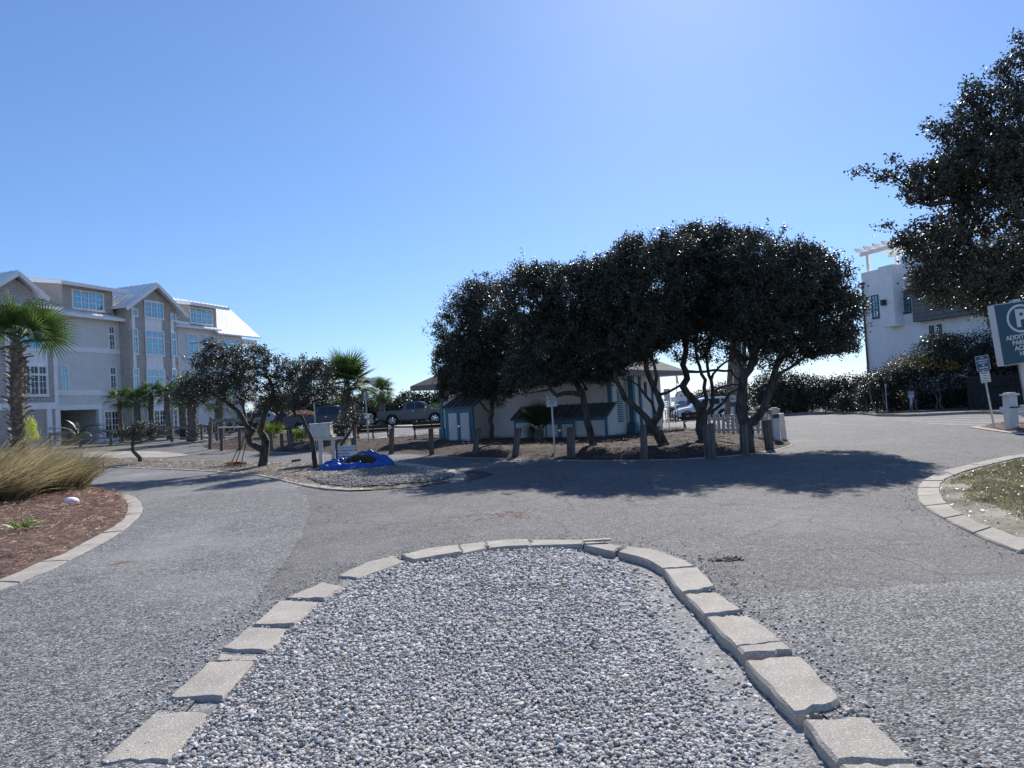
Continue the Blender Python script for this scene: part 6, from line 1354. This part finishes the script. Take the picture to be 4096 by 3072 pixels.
k.add(V, [(j, (j + 1) % n, n + (j + 1) % n, n + j) for j in range(n)]).build('ring', M['inkpale2'] if 'inkpale2' in M else M['signwhite'], t, fix=False)
textmesh(t, 'P', .31, (cx_ + .005, -.013, cz_ - .005), UP, M['signwhite'], bold=.012)
for j, tx in enumerate(('ADDITIONAL', 'PARKING', 'ACROSS', 'HWY')): textmesh(t, tx, .078, (cx_, -.013, cz_ - .234 - j * .073), UP, M['signwhite'], bold=.003)
MB().tube([(x0 + ww * .5, .1, 0), (x0 + ww * .5, .1, zb_)], [.055] * 2, 10).build('post', M['alu'], t)
# small signs on the right and in the middle
def small(label, bx, by, tx, ty, w, h, m='signwhite', lines=(), sq=False, pm='alu', r=.025, lean=0, group=None, back=False):
    b = G(bx, by, .08); t = post_sign(label, b, hgt(tx, ty, b), lean, r=r, square=sq, m=pm, group=group); zt = hgt(tx, ty, b); p_ = panel(t, w, h, zt - h / 2 + .02, m, -r - .002 if not back else .05)
    for j, l in enumerate(lines): textmesh(p_, l, h * .8 / max(3, len(lines)), (0, -r - .012, zt + .02 - h * (.2 + .25 * j)), UP, M['ink'], bold=.001)
    return t
small('thin post with tiny white sign before the sunlit scrub', 3295, 1648, 3287, 1550, .14, .26, group='thin sign posts along the far kerb')
small('thin post with tiny grey sign against the dark hedge', 3549, 1650, 3540, 1536, .12, .2, m='signback', group='thin sign posts along the far kerb')
small('square white notice on a white wooden post under the hedge', 3647, 1645, 3638, 1568, .36, .35, lines=('PARKING', 'THIS ROW'), sq=True, pm='whitepost', r=.05)
b = G(2677, 1716); t = post_sign('pole with two grey sign backs right of the restroom', b, hgt(2675, 1556, b)); zt = hgt(2675, 1556, b); sc_ = b.y / F
panel(t, 24 * sc_, 36 * sc_, zt - 17 * sc_, 'signback', .05); panel(t, 24 * sc_, 11 * sc_, zt - 42 * sc_, 'signback', .05); MB().cyl((0, 0, 0), .06, .1, 8).build('base', M['alu'], t)
b = G(2838, 1690); t = post_sign('small pink and white regulation sign above the white car', b, hgt(2838, 1568, b)); zt = hgt(2838, 1568, b); p_ = panel(t, .22, .32, zt - .15, 'signwhite'); textmesh(p_, 'BEACH', .07, (0, -.05, zt - .06), UP, M['inkred']); textmesh(p_, 'RULES', .055, (0, -.05, zt - .2), UP, M['inkred'])
b = G(2940, 1735); b.z += .0; t = post_sign('pictogram sign with figures and a dog in the grove', b, hgt(2938, 1578, b), square=True, r=.03, pm=None) if False else post_sign('pictogram sign with figures and a dog in the grove', b, hgt(2938, 1578, b))
zt = hgt(2938, 1580, b); p_ = panel(t, .24, .26, zt - .14, 'signwhite')
k = MB(); y_ = -.05
for xx in (-.06, -.02): k.box(xx - .012, xx + .012, y_, y_ + .003, zt - .2, zt - .1); k.box(xx - .008, xx + .008, y_, y_ + .003, zt - .09, zt - .07)
k.box(.02, .08, y_, y_ + .003, zt - .18, zt - .155).box(.02, .03, y_, y_ + .003, zt - .2, zt - .18).box(.07, .08, y_, y_ + .003, zt - .2, zt - .18).box(.075, .095, y_, y_ + .003, zt - .16, zt - .14); k.build('pictogram', M['ink'], p_, fix=False)
p_ = panel(t, .24, .18, zt - .38, 'signblue'); 
# sign backs behind the benches
for (bx, by, tx, ty, wpx, hpx, lb_) in ((1268, 1790, 1262, 1588, 22, 10, 'street sign back on a pole rising behind the mailboxes'), (1475, 1770, 1458, 1568, 19, 34, 'tall pole with two narrow sign backs beside the double bench')):
    b = GB(bx, by); t = post_sign(lb_, b, hgt(tx, ty, b), lean=.02); s = b.y / F; zt = hgt(tx, ty, b); panel(t, wpx * s, hpx * s, zt - hpx * s / 2, 'signback', .05)
b = G(1424, 1720); t = post_sign('small white sign beside the palm trunk behind the pickup', b, hgt(1422, 1610, b)); panel(t, .15, .4, hgt(1422, 1630, b), 'signwhite')
# wooden bollard posts in the bed
wl = ['post standing under the left end of the fence rail', 'post under the right end of the bleached rail', 'third post of the fence corner by the oak', 'dark leaning post left of the mailboxes', 'tall post right of the mailboxes', 'straight post between the two benches', 'post in front of the right bench', 'leaning grey post in front of the teal shed', 'tilted post with rounded top left of the small palm', 'pale straight post in front of the long enclosure', 'black post before the forked oak', 'stout dark post at the left of the picket fence', 'tall dark post under the rightmost oak', 'pointed dark post near the picket gate post']
posts = [((841, 1797), (842, 1686), .17), ((887, 1803), (885, 1711), .15), ((961, 1800), (958, 1712), .15), ((1164, 1802), (1156, 1716), .2), ((1418, 1806), (1415, 1706), .2), ((1565, 1815), (1567, 1709), .19), ((1727, 1818), (1723, 1713), .18), ((1900, 1820), (1913, 1707), .18), ((2060, 1828), (2074, 1706), .2), ((2284, 1830), (2283, 1706), .2), ((2578, 1838), (2572, 1697), .19), ((2842, 1832), (2835, 1692), .24), ((2980, 1820), (2975, 1698), .19), ((3078, 1795), (3065, 1678), .22)]
for (bp_, tp_, w), l in zip(posts, wl):
    b = GB(*bp_); tp = at(tp_[0], tp_[1], b.y); h = tp.z - b.z; lean = math.atan2(tp.x - b.x, h); t = thing('wooden_post', 'weathered wooden ' + l, 'post', b, group='weathered wooden posts along the mulch bed', rot=(random.uniform(-.03, .03), lean, random.uniform(-.3, .3)))
    k = MB(); a = w / 2; k.add([(-a, -a, -.2), (a, -a, -.2), (a, a, -.2), (-a, a, -.2), (-a, -a, h - random.uniform(.0, .07)), (a, -a, h), (a, a, h - .01), (-a, a, h - random.uniform(.0, .09))], [(3, 2, 1, 0), (4, 5, 6, 7), (0, 1, 5, 4), (1, 2, 6, 5), (2, 3, 7, 6), (3, 0, 4, 7)]); k.build('shaft', M['wood'], t, bevel=.015)
# post and rail fences
def railfence(label, pts, h, rails, pw=.13, rh=.14, mid=True, tilt=.02, capw=None):
    b = pts[0]; t = thing('post_fence', label, 'fence', b)
    for p in pts: q = p - b; MB().box(q.x - pw / 2, q.x + pw / 2, q.y - pw / 2, q.y + pw / 2, q.z - .2, q.z + h + random.uniform(-.03, .06)).build('post', M['wood'], t, bevel=.012)
    for i in range(len(pts) - 1):
        for z, hh in rails:
            A = pts[i] - b + Vector((0, -pw / 2 - .022, z + random.uniform(-.02, .02))); B = pts[i + 1] - b + Vector((0, -pw / 2 - .022, z + random.uniform(-.02, .02))); MB().bar(A, B, .04, hh).build('rail', M['woodx'], t, bevel=.006)
def fp(*pp): return [G(a, c) for a, c in pp]
def fpy(Y, xs): 
    out = []
    for x in xs: q = at(x, 1740, Y); q.z = T1(q.x, q.y); out.append(q)
    return out
railfence('weathered post and rail fence in front of the grey house', fpy(46, (200, 320, 442, 565, 687)) , 1.05, ((.93, .17), (.5, .1), (.15, .09)))
railfence('second run of post and rail fence right of the booted palm', fpy(47, (690, 748, 807)) + fpy(44, (870,)), 1.05, ((.90, .16), (.2, .09)))
railfence('higher wooden fence section behind the oak trunk', fpy(42, (846, 985)) + fpy(41, (1060,)), 1.55, ((1.3, .22), (.6, .1)))
b0, b1_ = GB(887, 1803), GB(961, 1800); tb = thing('bleached_rail', 'bleached white plank rail on the posts left of the oak', 'rail', b0)
A = Vector((0, 0, hgt(885, 1711, b0) + .02)); B = b1_ - b0 + Vector((.3, 0, hgt(958, 1711, b1_) + .02)); MB().bar(A - Vector((.1, 0, 0)), B, .18, .05).build('plank', mat('bleached_plank', (.6, .58, .55), .7, .15, 9), tb)
for (x, yb_, yt, Y) in ((1126, 1742, 1690, 34), (1085, 1748, 1700, 34)):
    q = at(x, yb_, Y); q.z = T1(q.x, q.y) + .1; tag(MB().box(-.07, .07, -.07, .07, -.1, .75).build('wooden_post', M['wood'], None, bevel=.02, loc=q), 'short weathered post at the back of the bed, ' + ('right' if x > 1100 else 'left') + ' of the palmettos', 'post', 'weathered wooden posts along the mulch bed')
# benches with cast legs
def bench(label, b, rz, L, nsup, group='brown slatted benches facing the parking'):
    t = thing('park_bench', label, 'bench', b, rz, group)
    for j in range(nsup):
        x = -L / 2 + .08 + j * (L - .16) / (nsup - 1); k = MB()
        k.tube([(x, -.22, 0), (x, -.14, .22), (x, -.12, .42), (x, -.17, .62), (x, -.22, .86)], [.045, .03, .035, .03, .025], 6).tube([(x, .28, 0), (x, .22, .22), (x, .0, .34), (x, -.12, .38)], [.045, .03, .03, .035], 6).bar((x, -.12, .42), (x, .32, .44), .05, .06); k.build('support', M['black'], t)
    for j in range(4): MB().box(-L / 2, L / 2, -.08 + j * .11, .01 + j * .11, .45, .48).build('seat_slat', M['benchw'], t)
    for z, y in ((.58, -.19), (.765, -.235)): MB().box(-L / 2, L / 2, y - .02, y + .015, z - .084, z + .084).build('back_slat', M['benchw'], t, rot=None)
b = GB(1494, 1764); bench('double bench with three iron supports behind the tall leaning pole', b, R(2), 130 * b.y / F, 3)
b = GB(1730, 1750); bench('right-hand bench whose end is hidden by the teal shed', b, R(4), 150 * b.y / F, 3)
b = G(1355, 1768, .12); bench('bench seen between the mailbox legs', b, R(0), 100 * b.y / F, 3)
b = G(2800, 1722, .05); bench('bench end showing beside the gnarled oak and picket fence', b, R(178), 1.5, 2)
# mailboxes
b = G(1330, 1855, .05); b.x = at(1320, 1855, b.y).x; s = b.y / F
t = thing('mailbox_stand', 'white wooden stand carrying a row of white mailboxes', 'mailbox', b, R(0))
def mx(p_): return at(p_, 1800, b.y).x - b.x
def mz(p_): return hgt(1300, p_, b)
for x0, y_ in ((1283, 0), (1329, .15), (1266, .55), (1377, .5)): MB().box(mx(x0) - .06, mx(x0) + .06, y_ - .06, y_ + .06, -.1, mz(1752)).build('leg', M['whitepost'], t, bevel=.008)
zs_ = mz(1749); MB().box(mx(1262), mx(1398), -.12, .62, zs_ - .09, zs_).build('shelf', M['whitepost'], t, bevel=.006)
for j, (xa_, xb_, y0, y1, zt_) in enumerate(((1243, 1264, .25, .75, 1702), (1243, 1287, -.25, .3, 1695), (1289, 1328, -.22, .35, 1694), (1345, 1372, .1, .6, 1704), (1374, 1398, .12, .6, 1706))):
    e = thing('mailbox', ['white box mailbox at the back left of the stand', 'white box mailbox at the front left end of the stand', 'white box mailbox at the front middle of the stand', 'black-doored mailbox under the leafy tuft', 'white box mailbox at the right end of the stand'][j], 'mailbox', (b.x + (mx(xa_) + mx(xb_)) / 2, b.y + (y0 + y1) / 2, b.z + zs_ + .002), R((6, 14, 4, 0, 3)[j]), 'white mailboxes on one stand')
    w_ = (mx(xb_) - mx(xa_)) / 2; d_ = (y1 - y0) / 2; h_ = mz(zt_) - zs_
    MB().box(-w_, w_, -d_, d_, 0, h_).build('box', M['black' if j == 3 else 'whitepost'], e, bevel=.006); MB().box(-w_ - .015, w_ + .015, -d_ - .02, d_ + .015, h_, h_ + .02).build('lid', M['whitepost'], e)
    MB().box(-w_ + .02, w_ - .02, -d_ - .012, -d_ - .002, .03, h_ - .03).build('door', M['black' if j == 3 else 'whitepost'], e); MB().cyl((0, -d_ - .03, h_ * .55), .012, .02, 8, 'y').build('knob', M['alu'], e)
# private drive sign
b = G(1385, 1864, .04); t = thing('yard_sign', 'low white PRIVATE DRIVE sign between small posts behind the tarpaulin', 'sign', b, R(3)); s = b.y / F
x0_, x1_ = at(1352, 1800, b.y).x - b.x, at(1423, 1800, b.y).x - b.x; zt_ = hgt(1390, 1782, b); zb_ = zt_ - 66 * s
MB().box(x0_, x1_, -.05, -.03, zb_, zt_).build('panel', M['signwhite'], t); MB().box(x0_ - .07, x0_ - .0, -.05, .05, -.1, zt_ + .08).box(x1_ - .1, x1_ - .03, -.02, .05, -.1, zt_ - .03).build('post', M['wood'], t)
xm = (x0_ + x1_) / 2 
for j, (tx, sz, mm__, xo) in enumerate((('PRIVATE DRIVE', .088, 'inkpale', 0), ('NO TURN-A-ROUND', .062, 'ink', 0), ('NO OUTLET', .062, 'ink', -.1), ('NO RENTALS', .062, 'ink', -.08), ('Please Respect', .058, 'inkpale', 0), ('Our Privacy', .058, 'inkpale', 0))): textmesh(t, tx, sz, (xm + xo, -.053, zt_ - .065 - j * .092), UP, M[mm__], bold=.002)
# chunk of wood, rakes
b = G(1185, 1849, .03); tag(MB().bar((-.16, 0, .05), (.16, .03, .08), .16, .09).build('wood_block', M['wood'], None, bevel=.01, loc=b, rot=(0, 0, .2)), 'rough block of old wood lying on the kerb behind the oak', 'wood block')
def rake(label, hx_, hy_, tx_, ty_, red, Yo, w=.42):
    a = G(hx_, hy_, .05); tp = at(tx_, ty_, a.y + Yo); t = thing('garden_rake', label, 'rake', a); d = tp - a
    MB().tube([(0, 0, .03), tuple(d)], [.016, .014], 7).build('handle', M['handle'], t)
    k = MB(); X_ = Vector((1, .1, 0)).normalized(); up = d.normalized() * -.0 + Vector((0, -.12, 0))
    n_ = 15 if red else 11; zt = .16
    k.bar(-X_ * w / 2 + Vector((0, 0, zt)), X_ * w / 2 + Vector((0, 0, zt)), .02, .04)
    for j in range(n_):
        p = -X_ * w / 2 + X_ * w * j / (n_ - 1) + Vector((0, 0, zt)); k.tube([p, p + Vector((0, -.10, -.06)), p + Vector((0, -.12, -.15))], [.008, .007, .005], 4)
    k.build('head', M['red' if red else 'ylw2'], t); 
M['ylw2'] = mat('yellow_plastic', (.55, .42, .03), .5, .1, 5)
rake('red rake leaning on the oak, its head on the ground at right', 962, 1872, 1003, 1690, True, .5)
rake('red rake leaning on the oak, its head on the ground at left', 938, 1868, 1001, 1694, True, .45)
rake('yellow rake with dark leaves on it, leaning on the oak', 918, 1870, 999, 1700, False, .4, .3)
leaf_xy = RNG.normal(size=(900, 2)); q = G(910, 1874); leaflets('leaf_heap', q.x + leaf_xy[:, 0] * .38, q.y + leaf_xy[:, 1] * .18, np.full(900, q.z + .03) + RNG.uniform(0, .08, 900), RNG.uniform(.03, .07, 900), M['mulchdk'], 'dark raked leaves heaped at the rake heads', 'leaf heap')
# blue tarpaulin with compost
c0 = at(1408, 1905, 21.3); c0.z = T1(c0.x, c0.y) + .03
t = thing('tarpaulin', 'crumpled blue tarpaulin bundled round a heap of dark compost', 'tarpaulin', c0)
nt_, nr = 200, 34; V = []
rng = random.Random(9)
def tarp(th, r):
    rimw = 1 + .10 * math.sin(3 * th + 1) + .07 * math.sin(7 * th) ; rr = r * rimw
    x = 1.16 * rr * math.cos(th); y = .60 * rr * math.sin(th)
    rim = .21 + .30 * max(0, math.sin(th * 1 + .25)) + .10 * max(0, math.cos(th - .5)) ** 4 + .045 * math.sin(5 * th + 2 + math.sin(2 * th))
    if r > .62: f_ = (1 - r) / .38; z = rim * (1 - (1 - max(0, f_)) ** 2.2)
    else: z = rim - (rim - .16) * sst((.62 - r) / .2)
    fold = .010 * math.sin(th * 23 + 7 * r + 2 * math.sin(th * 3)) + .014 * math.sin(th * 9 - 9 * r + math.sin(th * 5)) + .006 * math.sin(th * 41 + 3 * math.sin(r * 9)) + .02 * math.sin(th * 4 + r * 13)
    z = z + fold * (.35 + sst((r - .3) / .4)) * sst((1.02 - r) / .1 + .1); x += .02 * math.sin(th * 13 + r * 8) * (r > .5); x += .30 * (1 - r) * (r < 1.0); return (float(x), float(y), float(max(z * .88, .0)))
for i in range(nr):
    r = .30 + .70 * i / (nr - 1)
    for j in range(nt_): V.append(tarp(2 * math.pi * j / nt_, r))
MB().add(V, [(i * nt_ + j, (i + 1) * nt_ + j, (i + 1) * nt_ + (j + 1) % nt_, i * nt_ + (j + 1) % nt_) for i in range(nr - 1) for j in range(nt_)]).build('sheet', M['tarp'], t, smooth=True, fix=False)
k = MB(); V = []; n = 40
for i in range(12):
    r = i / 11 * .58
    for j in range(n): th = 2 * math.pi * j / n; V.append((1.16 * r * math.cos(th) + .26, .60 * r * math.sin(th), .40 * math.cos(min(1.57, r * 2.3)) + .02 + .05 * (vnoise(r * math.cos(th) * 10, r * math.sin(th) * 10, 1, 2) - .5)))
MB().add(V, [(i * n + j, (i + 1) * n + j, (i + 1) * n + (j + 1) % n, i * n + (j + 1) % n) for i in range(11) for j in range(n)]).build('compost', M['mulchdk'], t, smooth=False, fix=False)
n = 2500; a = RNG.uniform(0, 6.28, n); r = np.sqrt(RNG.uniform(0, 1, n)) * .55; X_ = 1.0 * r * np.cos(a) + .26; Y_ = .6 * r * np.sin(a); Z_ = .41 * np.cos(np.minimum(1.57, r * 2.3)) + .03
st_ = stones('compost_lumps', X_, Y_, Z_, RNG.uniform(.01, .03, n), M['mulchdk'], parent=t)
# ---- white picket fence
b = GB(2836, 1738); e_ = GB(3092, 1760); t = thing('picket_fence', 'short white picket fence under the right oaks', 'fence', b); dv = e_ - b; L = dv.length
pm = MB().box(-.065, .065, -.012, .012, 0, .66).mesh('picket', M['whitepost'], bevel=.004); n = 13
for j in range(n): q = dv * ((j + .3) / n); z_ = bedz(b.x + q.x, b.y + q.y) - b.z; link('picket', pm, t, (q.x, q.y, .04 + random.uniform(-.01, .01)), (random.uniform(-.02, .02), random.uniform(-.02, .02), math.atan2(dv.y, dv.x)))
for z in (.18, .55): MB().bar(Vector((0, .035, z)), dv + Vector((0, .035, z)) - Vector((0, 0, dv.z)), .035, .08).build('rail', M['whitepost'], t)
def capost(label, base, w, h, group):
    t = thing('gate_post', label, 'post', base, group=group); MB().box(-w / 2, w / 2, -w / 2, w / 2, -.1, h - .12).build('shaft', M['whitepost'], t, bevel=.008)
    MB().box(-w * .68, w * .68, -w * .68, w * .68, h - .12, h - .06).box(-w * .42, w * .42, -w * .42, w * .42, h - .06, h - .02).build('cap', M['whitepost'], t, bevel=.006); return t
b = GB(3105, 1762); s = b.y / F; t = capost('front white capped post at the right end of the picket fence', b, 26 * s, hgt(3100, 1628, b), 'white capped gate posts'); MB().box(-.09, .1, -.115 - .01, -.105, hgt(3100, 1660, b) - .1, hgt(3100, 1660, b) + .02).build('plate', M['black'], t)
b = G(3088, 1750, .15); b.y += .7; capost('rear white capped post of the picket fence gate', b, .17, hgt(3082, 1622, b), 'white capped gate posts')
b = GB(3137, 1760); tag(MB().box(-.08, .08, -.05, .05, 0, hgt(3130, 1653, b)).build('leaning_board', M['whitepost'], None, loc=b, rot=(0, -.06, 0)), 'white upright board just right of the picket gate posts', 'board')
# right gate post with barrier arm
b = G(4048, 1714, .06); s = b.y / F; t = capost('thick white gate post carrying a barrier arm at the right edge', b, 36 * s, hgt(4042, 1567, b), 'white capped gate posts')
za = hgt(4045, 1633, b); w_ = 36 * s
MB().box(-w_ * .5 - .28, 3.4, -w_ / 2 - .07, -w_ / 2 - .002, za - .10, za + .08).build('barrier_arm', M['whitepost'], t, rot=(0, R(-2), 0), bevel=.006)
MB().bar((w_ * .45, -w_ / 2 - .03, za - .15), (1.0, -w_ / 2 - .03, za - .62), .05, .1).build('brace', M['whitepost'], t)
k = MB().box(-w_ * .5 - .03, w_ * .5 + .03, -w_ / 2 - .09, -w_ / 2 - .072, za + .02, za + .045); k.tube([(-w_ / 2, -w_ / 2 - .1, za + .06), (0, -w_ / 2 - .12, za + .02), (w_ / 2, -w_ / 2 - .1, za + .1)], [.012] * 3, 5); k.build('chain', M['black'], t)
# kiosk, flag, bins, bike racks, wheel stops, far bits
b = G(2730, 1668); b = at(2730, 1662, 60); b.z = T1(b.x, b.y); s = b.y / F; t = thing('information_kiosk', 'arched information board with blue map left of the white car', 'kiosk', b)
w_, h_ = 42 * s, hgt(2730, 1566, b)
def archp(w, h, n=12): return [(-w / 2, .3), (w / 2, .3)] + [(w / 2 * math.cos(math.pi * j / n), h - w / 2 + w / 2 * math.sin(math.pi * j / n)) for j in range(n + 1)]
MB().prism(archp(w_ + .12, h_ + .06), 'y', 0, .15).build('frame', M['black'], t); MB().prism(archp(w_, h_), 'y', -.02, -.001).build('board', M['signwhite'], t)
MB().poly([(-w_ / 2 + .03, -.026, .9), (w_ / 2 - .03, -.026, 1.0), (w_ / 2 - .03, -.026, h_ * .62), (0, -.026, h_ * .66), (-w_ / 2 + .03, -.026, h_ * .6)]).build('map', mat('map_blue', (.12, .22, .38), .6, .3, 2), t)
MB().box(-.06, .06, -.03, -.025, h_ - .42, h_ - .28).build('emblem', M['ink'], t); MB().box(-w_ / 2 + .12, -w_ / 2 + .4, -.031, -.027, .5, .62).build('caption', M['ink'], t)
b = at(2712, 1640, 75); b.z = T1(b.x, b.y); t = thing('flagpole', 'slender pole flying a yellow beach warning flag', 'flag', b); hh_ = hgt(2705, 1470, b)
MB().tube([(0, 0, 0), (0, 0, hh_)], [.05, .03], 6).build('pole', M['whitepost'], t); zt = hgt(2706, 1493, b)
k = MB(); V = []; 
for i in range(7):
    for j in range(4): V.append((.02 + j * .09 * (.4 + .1 * i), .05 * math.sin(i + j * 1.3), zt - i * .17 - j * .05))
k.add(V, [(i * 4 + j, i * 4 + j + 1, (i + 1) * 4 + j + 1, (i + 1) * 4 + j) for i in range(6) for j in range(3)]).build('flag', M['flag'], t, fix=False)
def rackobj(label, px_, Y, n=3):
    b = at(px_, 1650, Y); b.z = T1(b.x, b.y); t = thing('bike_rack', label, 'bike rack', b)
    for j in range(n):
        x = j * .35; MB().tube([(x, 0, 0), (x, 0, .75), (x + .08, .08, .9), (x + .25, .3, .9), (x + .3, .4, .75), (x + .3, .4, 0)], [.03] * 6, 6).build('hoop', M['black'], t)
rackobj('black hooped bike racks right of the restroom', 2650, 50, 3)
rackobj('single black rack hoop near the arched kiosk', 2700, 51, 1)
b = at(2692, 1650, 58); b.z = T1(b.x, b.y); t = thing('litter_bin', 'dark slatted litter bin with sloping roof beside the kiosk', 'bin', b)
for j in range(9): MB().box(-.4 + j * .09, -.33 + j * .09, -.3, .3, .1, 1.0).build('slat', M['black'], t)
MB().prism([(-.5, 1.0), (.5, 1.15), (.5, 1.2), (-.5, 1.05)], 'y', -.4, .4).build('lid', M['benchw'], t)
b = at(2655, 1640, 57); b.z = T1(b.x, b.y); t = thing('lifeguard_rack', 'leaning stack of grey boards by the shore path', 'rack', b)
for j in range(5): MB().bar((-.5, 0, 1.0 + j * .17), (.6, .1, 1.08 + j * .17), .5, .09).build('board', M['signback'], t)
MB().box(-.45, -.38, -.1, .1, 0, 1.9).box(.45, .52, -.1, .1, 0, 1.9).build('frame', M['black'], t)
b = at(2703, 1650, 56); b.z = T1(b.x, b.y); t = thing('white_post', 'square white post with small box left of the kiosk', 'post', b); MB().box(-.05, .05, -.05, .05, 0, 1.5).build('shaft', M['whitepost'], t); MB().box(-.25, .12, -.15, .15, 1.45, 1.8).build('box', M['whitepost'], t)
ws = MB().prism([(-.08, 0), (.08, 0), (.06, .13), (-.06, .13)], 'x', -.9, .9).mesh('wheel_stop', M['concrete2'], bevel=.01)
for x_, y_, l in ((2698, 1686, 'nearest'), (2713, 1678, 'middle'), (2724, 1674, 'farthest')):
    q = G(x_, y_); o = link('wheel_stop', ws, None, q, (0, 0, R(-50))); o.scale = (.45, 1, 1); tag(o, l + ' of three concrete wheel stops by the white car nose', 'wheel stop', 'concrete wheel stops')
# person by the shore path seen from behind
b = at(2620, 1660, 55); b.z = T1(b.x, b.y)
def person(b, label):
    t = thing('person', label, 'person', b)
    J = dict(pel=(0, 0, .95), che=(0, 0, 1.3), nek=(0, .01, 1.48), hd=(0, .0, 1.56), top=(0, .0, 1.70), ls=(-.18, 0, 1.40), le=(-.24, .03, 1.13), lh=(-.22, -.04, .88), rs=(.18, 0, 1.40), re=(.25, .03, 1.13), rh=(.23, -.05, .88), lk=(-.1, -.02, .5), lf=(-.11, .03, .07), lt=(-.12, -.12, .03), rk=(.1, .02, .5), rf=(.11, .1, .07), rt=(.12, -.04, .03), lp=(-.09, 0, .88), rp=(.09, 0, .88))
    rad = dict(pel=.14, che=.15, nek=.055, hd=.075, top=.085, ls=.06, le=.045, lh=.035, rs=.06, re=.045, rh=.035, lk=.06, lf=.042, lt=.035, rk=.06, rf=.042, rt=.035, lp=.085, rp=.085)
    E = [('pel', 'che'), ('che', 'nek'), ('nek', 'hd'), ('hd', 'top'), ('che', 'ls'), ('ls', 'le'), ('le', 'lh'), ('che', 'rs'), ('rs', 're'), ('re', 'rh'), ('pel', 'lp'), ('lp', 'lk'), ('lk', 'lf'), ('lf', 'lt'), ('pel', 'rp'), ('rp', 'rk'), ('rk', 'rf'), ('rf', 'rt')]
    ks = list(J)
    def skin(sub, names, m, nm, g=0.0):
        ids = [x for x in ks if x in names]; me = bpy.data.meshes.new(nm); me.from_pydata([J[x] for x in ids], [(ids.index(a), ids.index(c)) for a, c in E if a in names and c in names], [])
        o = link(nm, me, t); md = o.modifiers.new('skin', 'SKIN'); o.modifiers.new('sub', 'SUBSURF').levels = 1
        for i, x in enumerate(ids): me.skin_vertices[0].data[i].radius = (rad[x] + g, rad[x] * .85 + g)
        me.skin_vertices[0].data[ids.index(names[0])].use_root = True
        dg = bpy.context.evaluated_depsgraph_get(); m2 = bpy.data.meshes.new_from_object(o.evaluated_get(dg)); o.modifiers.clear(); m2.materials.clear(); m2.materials.append(m); o.data = m2
    skin(0, ks[:0] + ['pel'] + [k for k in ks if k != 'pel'], mat('skin', (.45, .28, .2), .6, .1, 3), 'body')
    skin(0, ['che', 'pel', 'ls', 'rs', 'le', 're'], mat('lavender_shirt', (.55, .5, .58), .8, .1, 4), 'shirt', .015)
    skin(0, ['pel', 'lp', 'rp', 'lk', 'rk'], mat('dark_shorts', (.05, .06, .08), .8, .1, 4), 'shorts', .012)
    MB().tube([(0, .02, 1.55), (0, .03, 1.65), (0, .01, 1.76)], [.085, .1, .06], 8).build('hair', mat('brown_hair', (.08, .05, .035), .7, .2, 9), t, smooth=True)
person(b, 'person in a pale lavender shirt standing by the shore behind the forked oak')
# stray vine twigs on the restroom wall skipped; oyster white house over the water skipped
